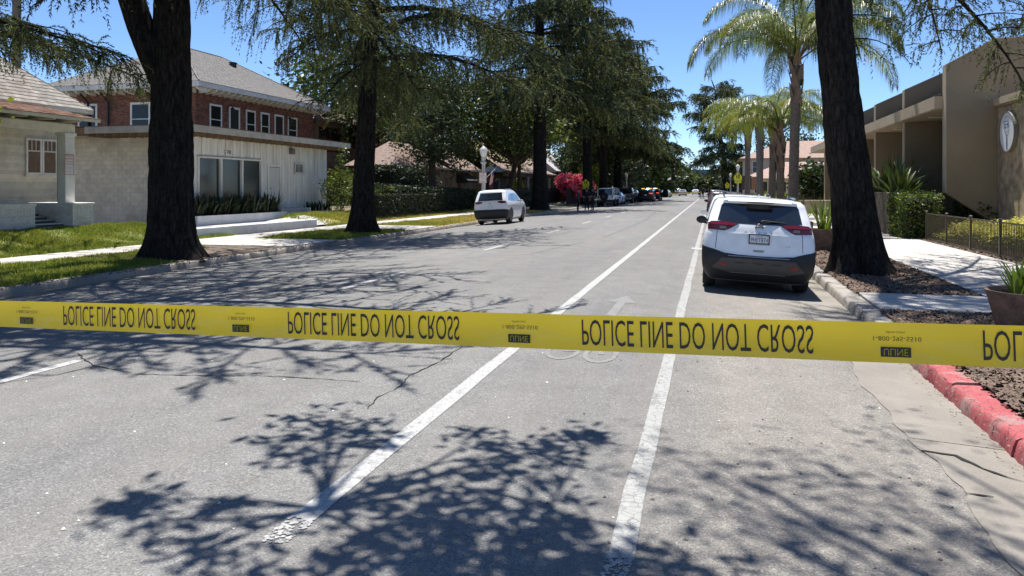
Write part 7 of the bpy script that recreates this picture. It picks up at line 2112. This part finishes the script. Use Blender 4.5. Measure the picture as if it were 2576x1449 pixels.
def person(label, x, y, face, pose, shirt, legs, scale=1.0, cap=True, group=None, z=None):
    """face: heading in degrees (0 = +Y, away from camera); pose: 'stand', 'point', 'hips'"""
    root = thing('person', label, 'person', (0, 0, 0), group)
    J = {}; Ed = []; Rg = {}

    def j(n, co, r, rx=None, par=None, reg='shirt'):
        J[n] = (co, r, rx or r); Rg[n] = reg
        if par: Ed.append((par, n))
    j('hip', (0, 0, .98), .125, .165, None, 'legs'); j('waist', (0, .01, 1.10), .105, .15, 'hip', 'shirt'); j('chest', (0, .015, 1.30), .12, .175, 'waist'); j('neckb', (0, 0, 1.46), .075, .11, 'chest'); j('neck', (0, .005, 1.53), .052, None, 'neckb', 'skin')
    j('jaw', (0, .03, 1.60), .068, None, 'neck', 'skin'); j('head', (0, .015, 1.68), .088, None, 'jaw', 'skin'); j('crown', (0, .005, 1.75), .06, None, 'head', 'skin')
    for s, nm in ((-1, 'l'), (1, 'r')):
        st = .04 * s if pose != 'hips' else .02 * s
        j(nm + 'thigh', (s * .10, 0, .88), .092, None, 'hip', 'legs'); j(nm + 'knee', (s * .115, .02 + st, .50), .062, None, nm + 'thigh', 'legs'); j(nm + 'calf', (s * .12, st - .01, .34), .058, None, nm + 'knee', 'legs')
        j(nm + 'ankle', (s * .125, st - .02, .09), .042, None, nm + 'calf', 'boot'); j(nm + 'heel', (s * .125, st - .03, .045), .04, None, nm + 'ankle', 'boot'); j(nm + 'toe', (s * .14, st + .17, .035), .036, None, nm + 'heel', 'boot')
        if pose == 'point' and s == 1: sh, el, wr, fd = (.19, 0, 1.43), (.24, .22, 1.25), (.26, .46, 1.13), Vector((.05, .95, -.3))
        elif pose == 'hips': sh, el, wr, fd = (s * .19, 0, 1.43), (s * .33, -.08, 1.2), (s * .20, .06, 1.04), Vector((-s * .5, .6, -.6))
        else: sh, el, wr, fd = (s * .19, 0, 1.43), (s * .25, -.02, 1.16), (s * .25, .06, .92), Vector((0, .15, -1))
        j(nm + 'sh', sh, .068, None, 'neckb'); j(nm + 'el', el, .046, None, nm + 'sh', 'shirt'); mid = tuple(np.array(el) * .6 + np.array(wr) * .4)
        j(nm + 'fore', mid, .042, None, nm + 'el', 'skin'); j(nm + 'wr', wr, .028, None, nm + 'fore', 'skin')
        fd = fd.normalized(); sd = Vector((0, 1, 0)).cross(fd) if abs(fd.y) < .8 else Vector((1, 0, 0)); w0 = Vector(wr); sd.normalize(); up_ = fd.cross(sd)
        j(nm + 'palm', tuple(w0 + fd * .06), .026, .036, nm + 'wr', 'skin')
        for q, (o_, ln) in enumerate(((-.027, .075), (-.009, .088), (.009, .084), (.027, .066))):
            b = w0 + fd * .095 + sd * o_; j(nm + 'f%d' % q, tuple(b), .0095, None, nm + 'palm', 'skin'); j(nm + 'g%d' % q, tuple(b + fd * ln * .55 + up_ * .012), .0085, None, nm + 'f%d' % q, 'skin'); j(nm + 'h%d' % q, tuple(b + fd * ln * .9 + up_ * .035), .007, None, nm + 'g%d' % q, 'skin')
        b = w0 + fd * .045 + sd * (-.04); j(nm + 't0', tuple(b), .011, None, nm + 'palm', 'skin'); j(nm + 't1', tuple(b + fd * .035 - sd * .02 + up_ * .012), .0095, None, nm + 't0', 'skin')
    names = list(J); idx = {n: i for i, n in enumerate(names)}
    me = bpy.data.meshes.new('skeleton'); me.from_pydata([J[n][0] for n in names], [(idx[a], idx[b]) for a, b in Ed], [])
    o = bpy.data.objects.new('tmp', me); C.objects.link(o)
    md = o.modifiers.new('s', 'SKIN'); md.use_smooth_shade = True
    for n in names:
        sv = me.skin_vertices[0].data[idx[n]]; sv.radius = (J[n][2], J[n][1]); sv.use_root = (n == 'hip')
    o.modifiers.new('b', 'SUBSURF').levels = 1; o.modifiers['b'].render_levels = 1
    dg = bpy.context.evaluated_depsgraph_get(); bod = bpy.data.meshes.new_from_object(o.evaluated_get(dg))
    bpy.data.objects.remove(o)
    mats = {'skin': (0, SKIN), 'shirt': (1, shirt), 'legs': (2, legs), 'boot': (3, BOOT)}
    bod.materials.clear()
    for k in ('skin', 'shirt', 'legs', 'boot'): bod.materials.append(mats[k][1])
    A = np.array([J[a][0] for a, b in Ed]); B = np.array([J[b][0] for a, b in Ed]); reg = [mats[Rg[b]][0] for a, b in Ed]
    cen = np.array([tuple(p.center) for p in bod.polygons])
    AB = B - A; t_ = np.clip(((cen[:, None] - A) * AB).sum(-1) / np.maximum((AB * AB).sum(-1), 1e-9), 0, 1)
    dist = np.linalg.norm(cen[:, None] - (A + AB * t_[..., None]), axis=-1)
    bod.polygons.foreach_set('material_index', np.array(reg)[dist.argmin(1)].astype(np.int32)); bod.polygons.foreach_set('use_smooth', np.ones(len(bod.polygons), bool)); bod.update()
    link('body', bod, root)
    hq = MB(); nn = 14
    hq.loft([[(rr * math.cos(2 * math.pi * k / nn), .005 - (.012 if zz < 1.7 else 0) + rr * 1.12 * math.sin(2 * math.pi * k / nn), zz + (.045 * max(0, math.sin(2 * math.pi * k / nn)) if zz < 1.69 else 0)) for k in range(nn)] for rr, zz in ((.086, 1.66), (.096, 1.70), (.095, 1.75), (.072, 1.80), (.03, 1.822))], True, True)
    hq.build('hair', HAIR, root, True, 60)
    nq = MB(); nq.add([(-.012, .095, 1.645), (.012, .095, 1.645), (0, .122, 1.648), (0, .098, 1.685)], [(0, 1, 2), (0, 2, 3), (1, 3, 2)]); nq.build('nose', SKIN, root)
    for s in (-1, 1):
        MB().lathe([(0, -.007), (.009, 0), (0, .007)], (s * .03, .092, 1.685), 6).build('eye', BLACKM, root); MB().obox((s * .092, .01, 1.665), (.014, .035, .055)).build('ear', SKIN, root)
    bq = MB(); bq.loft([[(.172 * math.cos(2 * math.pi * k / 18), .13 * math.sin(2 * math.pi * k / 18) + .005, zz) for k in range(18)] for zz in (1.0, 1.05)], True, True); bq.build('belt', BLACKM, root)
    for s in (-1, 1): MB().bbox(s * .19 - .03, s * .19 + .03, -.06, .06, .90, 1.03, .01).build('belt_pouch', BLACKM, root)
    root.scale = (scale,) * 3
    root.location = (x, y, zr(x) if z is None else z); root.rotation_euler = (0, 0, R(face))
    return root


person('officer with an outstretched arm in patterned grey shirt by the kerb', -10.15, 59.6, -85, 'point', VEST, NAVY, 1.0, group='officers standing beside the off-roader')
person('officer in black uniform seen from behind, middle of three', -9.55, 60.2, 5, 'stand', NAVY, BLK, 1.0, group='officers standing beside the off-roader')
person('officer in navy uniform nearest the white off-roader', -9.2, 60.9, 55, 'stand', BLK, BLK, 1.02, group='officers standing beside the off-roader')
person('far figure in dark clothes, leftmost by the bike lane', -1.95, 131, 20, 'stand', BLK, BLK, .92, group='figures far down the bike lane')
person('far figure in dark clothes, standing taller in the group', -1.45, 130, -30, 'hips', BLK, NAVY, 1.06, group='figures far down the bike lane')
person('far figure in dark clothes beside the distant tripod', -.55, 129, 90, 'stand', NAVY, BLK, 1.0, group='figures far down the bike lane')
person('far figure bending the arm nearest the parked cars', -.15, 130.5, 70, 'hips', BLK, BLK, 1.02, group='figures far down the bike lane')
tr_ = thing('tripod', 'thin camera tripod among the far figures', 'tripod', (-1.0, 129, zr(-1)))
for k in range(3): MB().cyl((-1 + .3 * math.cos(k * 2.09), 129 + .3 * math.sin(k * 2.09), zr(-1)), (-1, 129, 1.35), .02, .02, 6).build('leg', STEEL, tr_)
MB().bbox(-1.1, -.9, 128.85, 129.15, 1.35, 1.55, .01).build('camera_head', BLACKM, tr_)
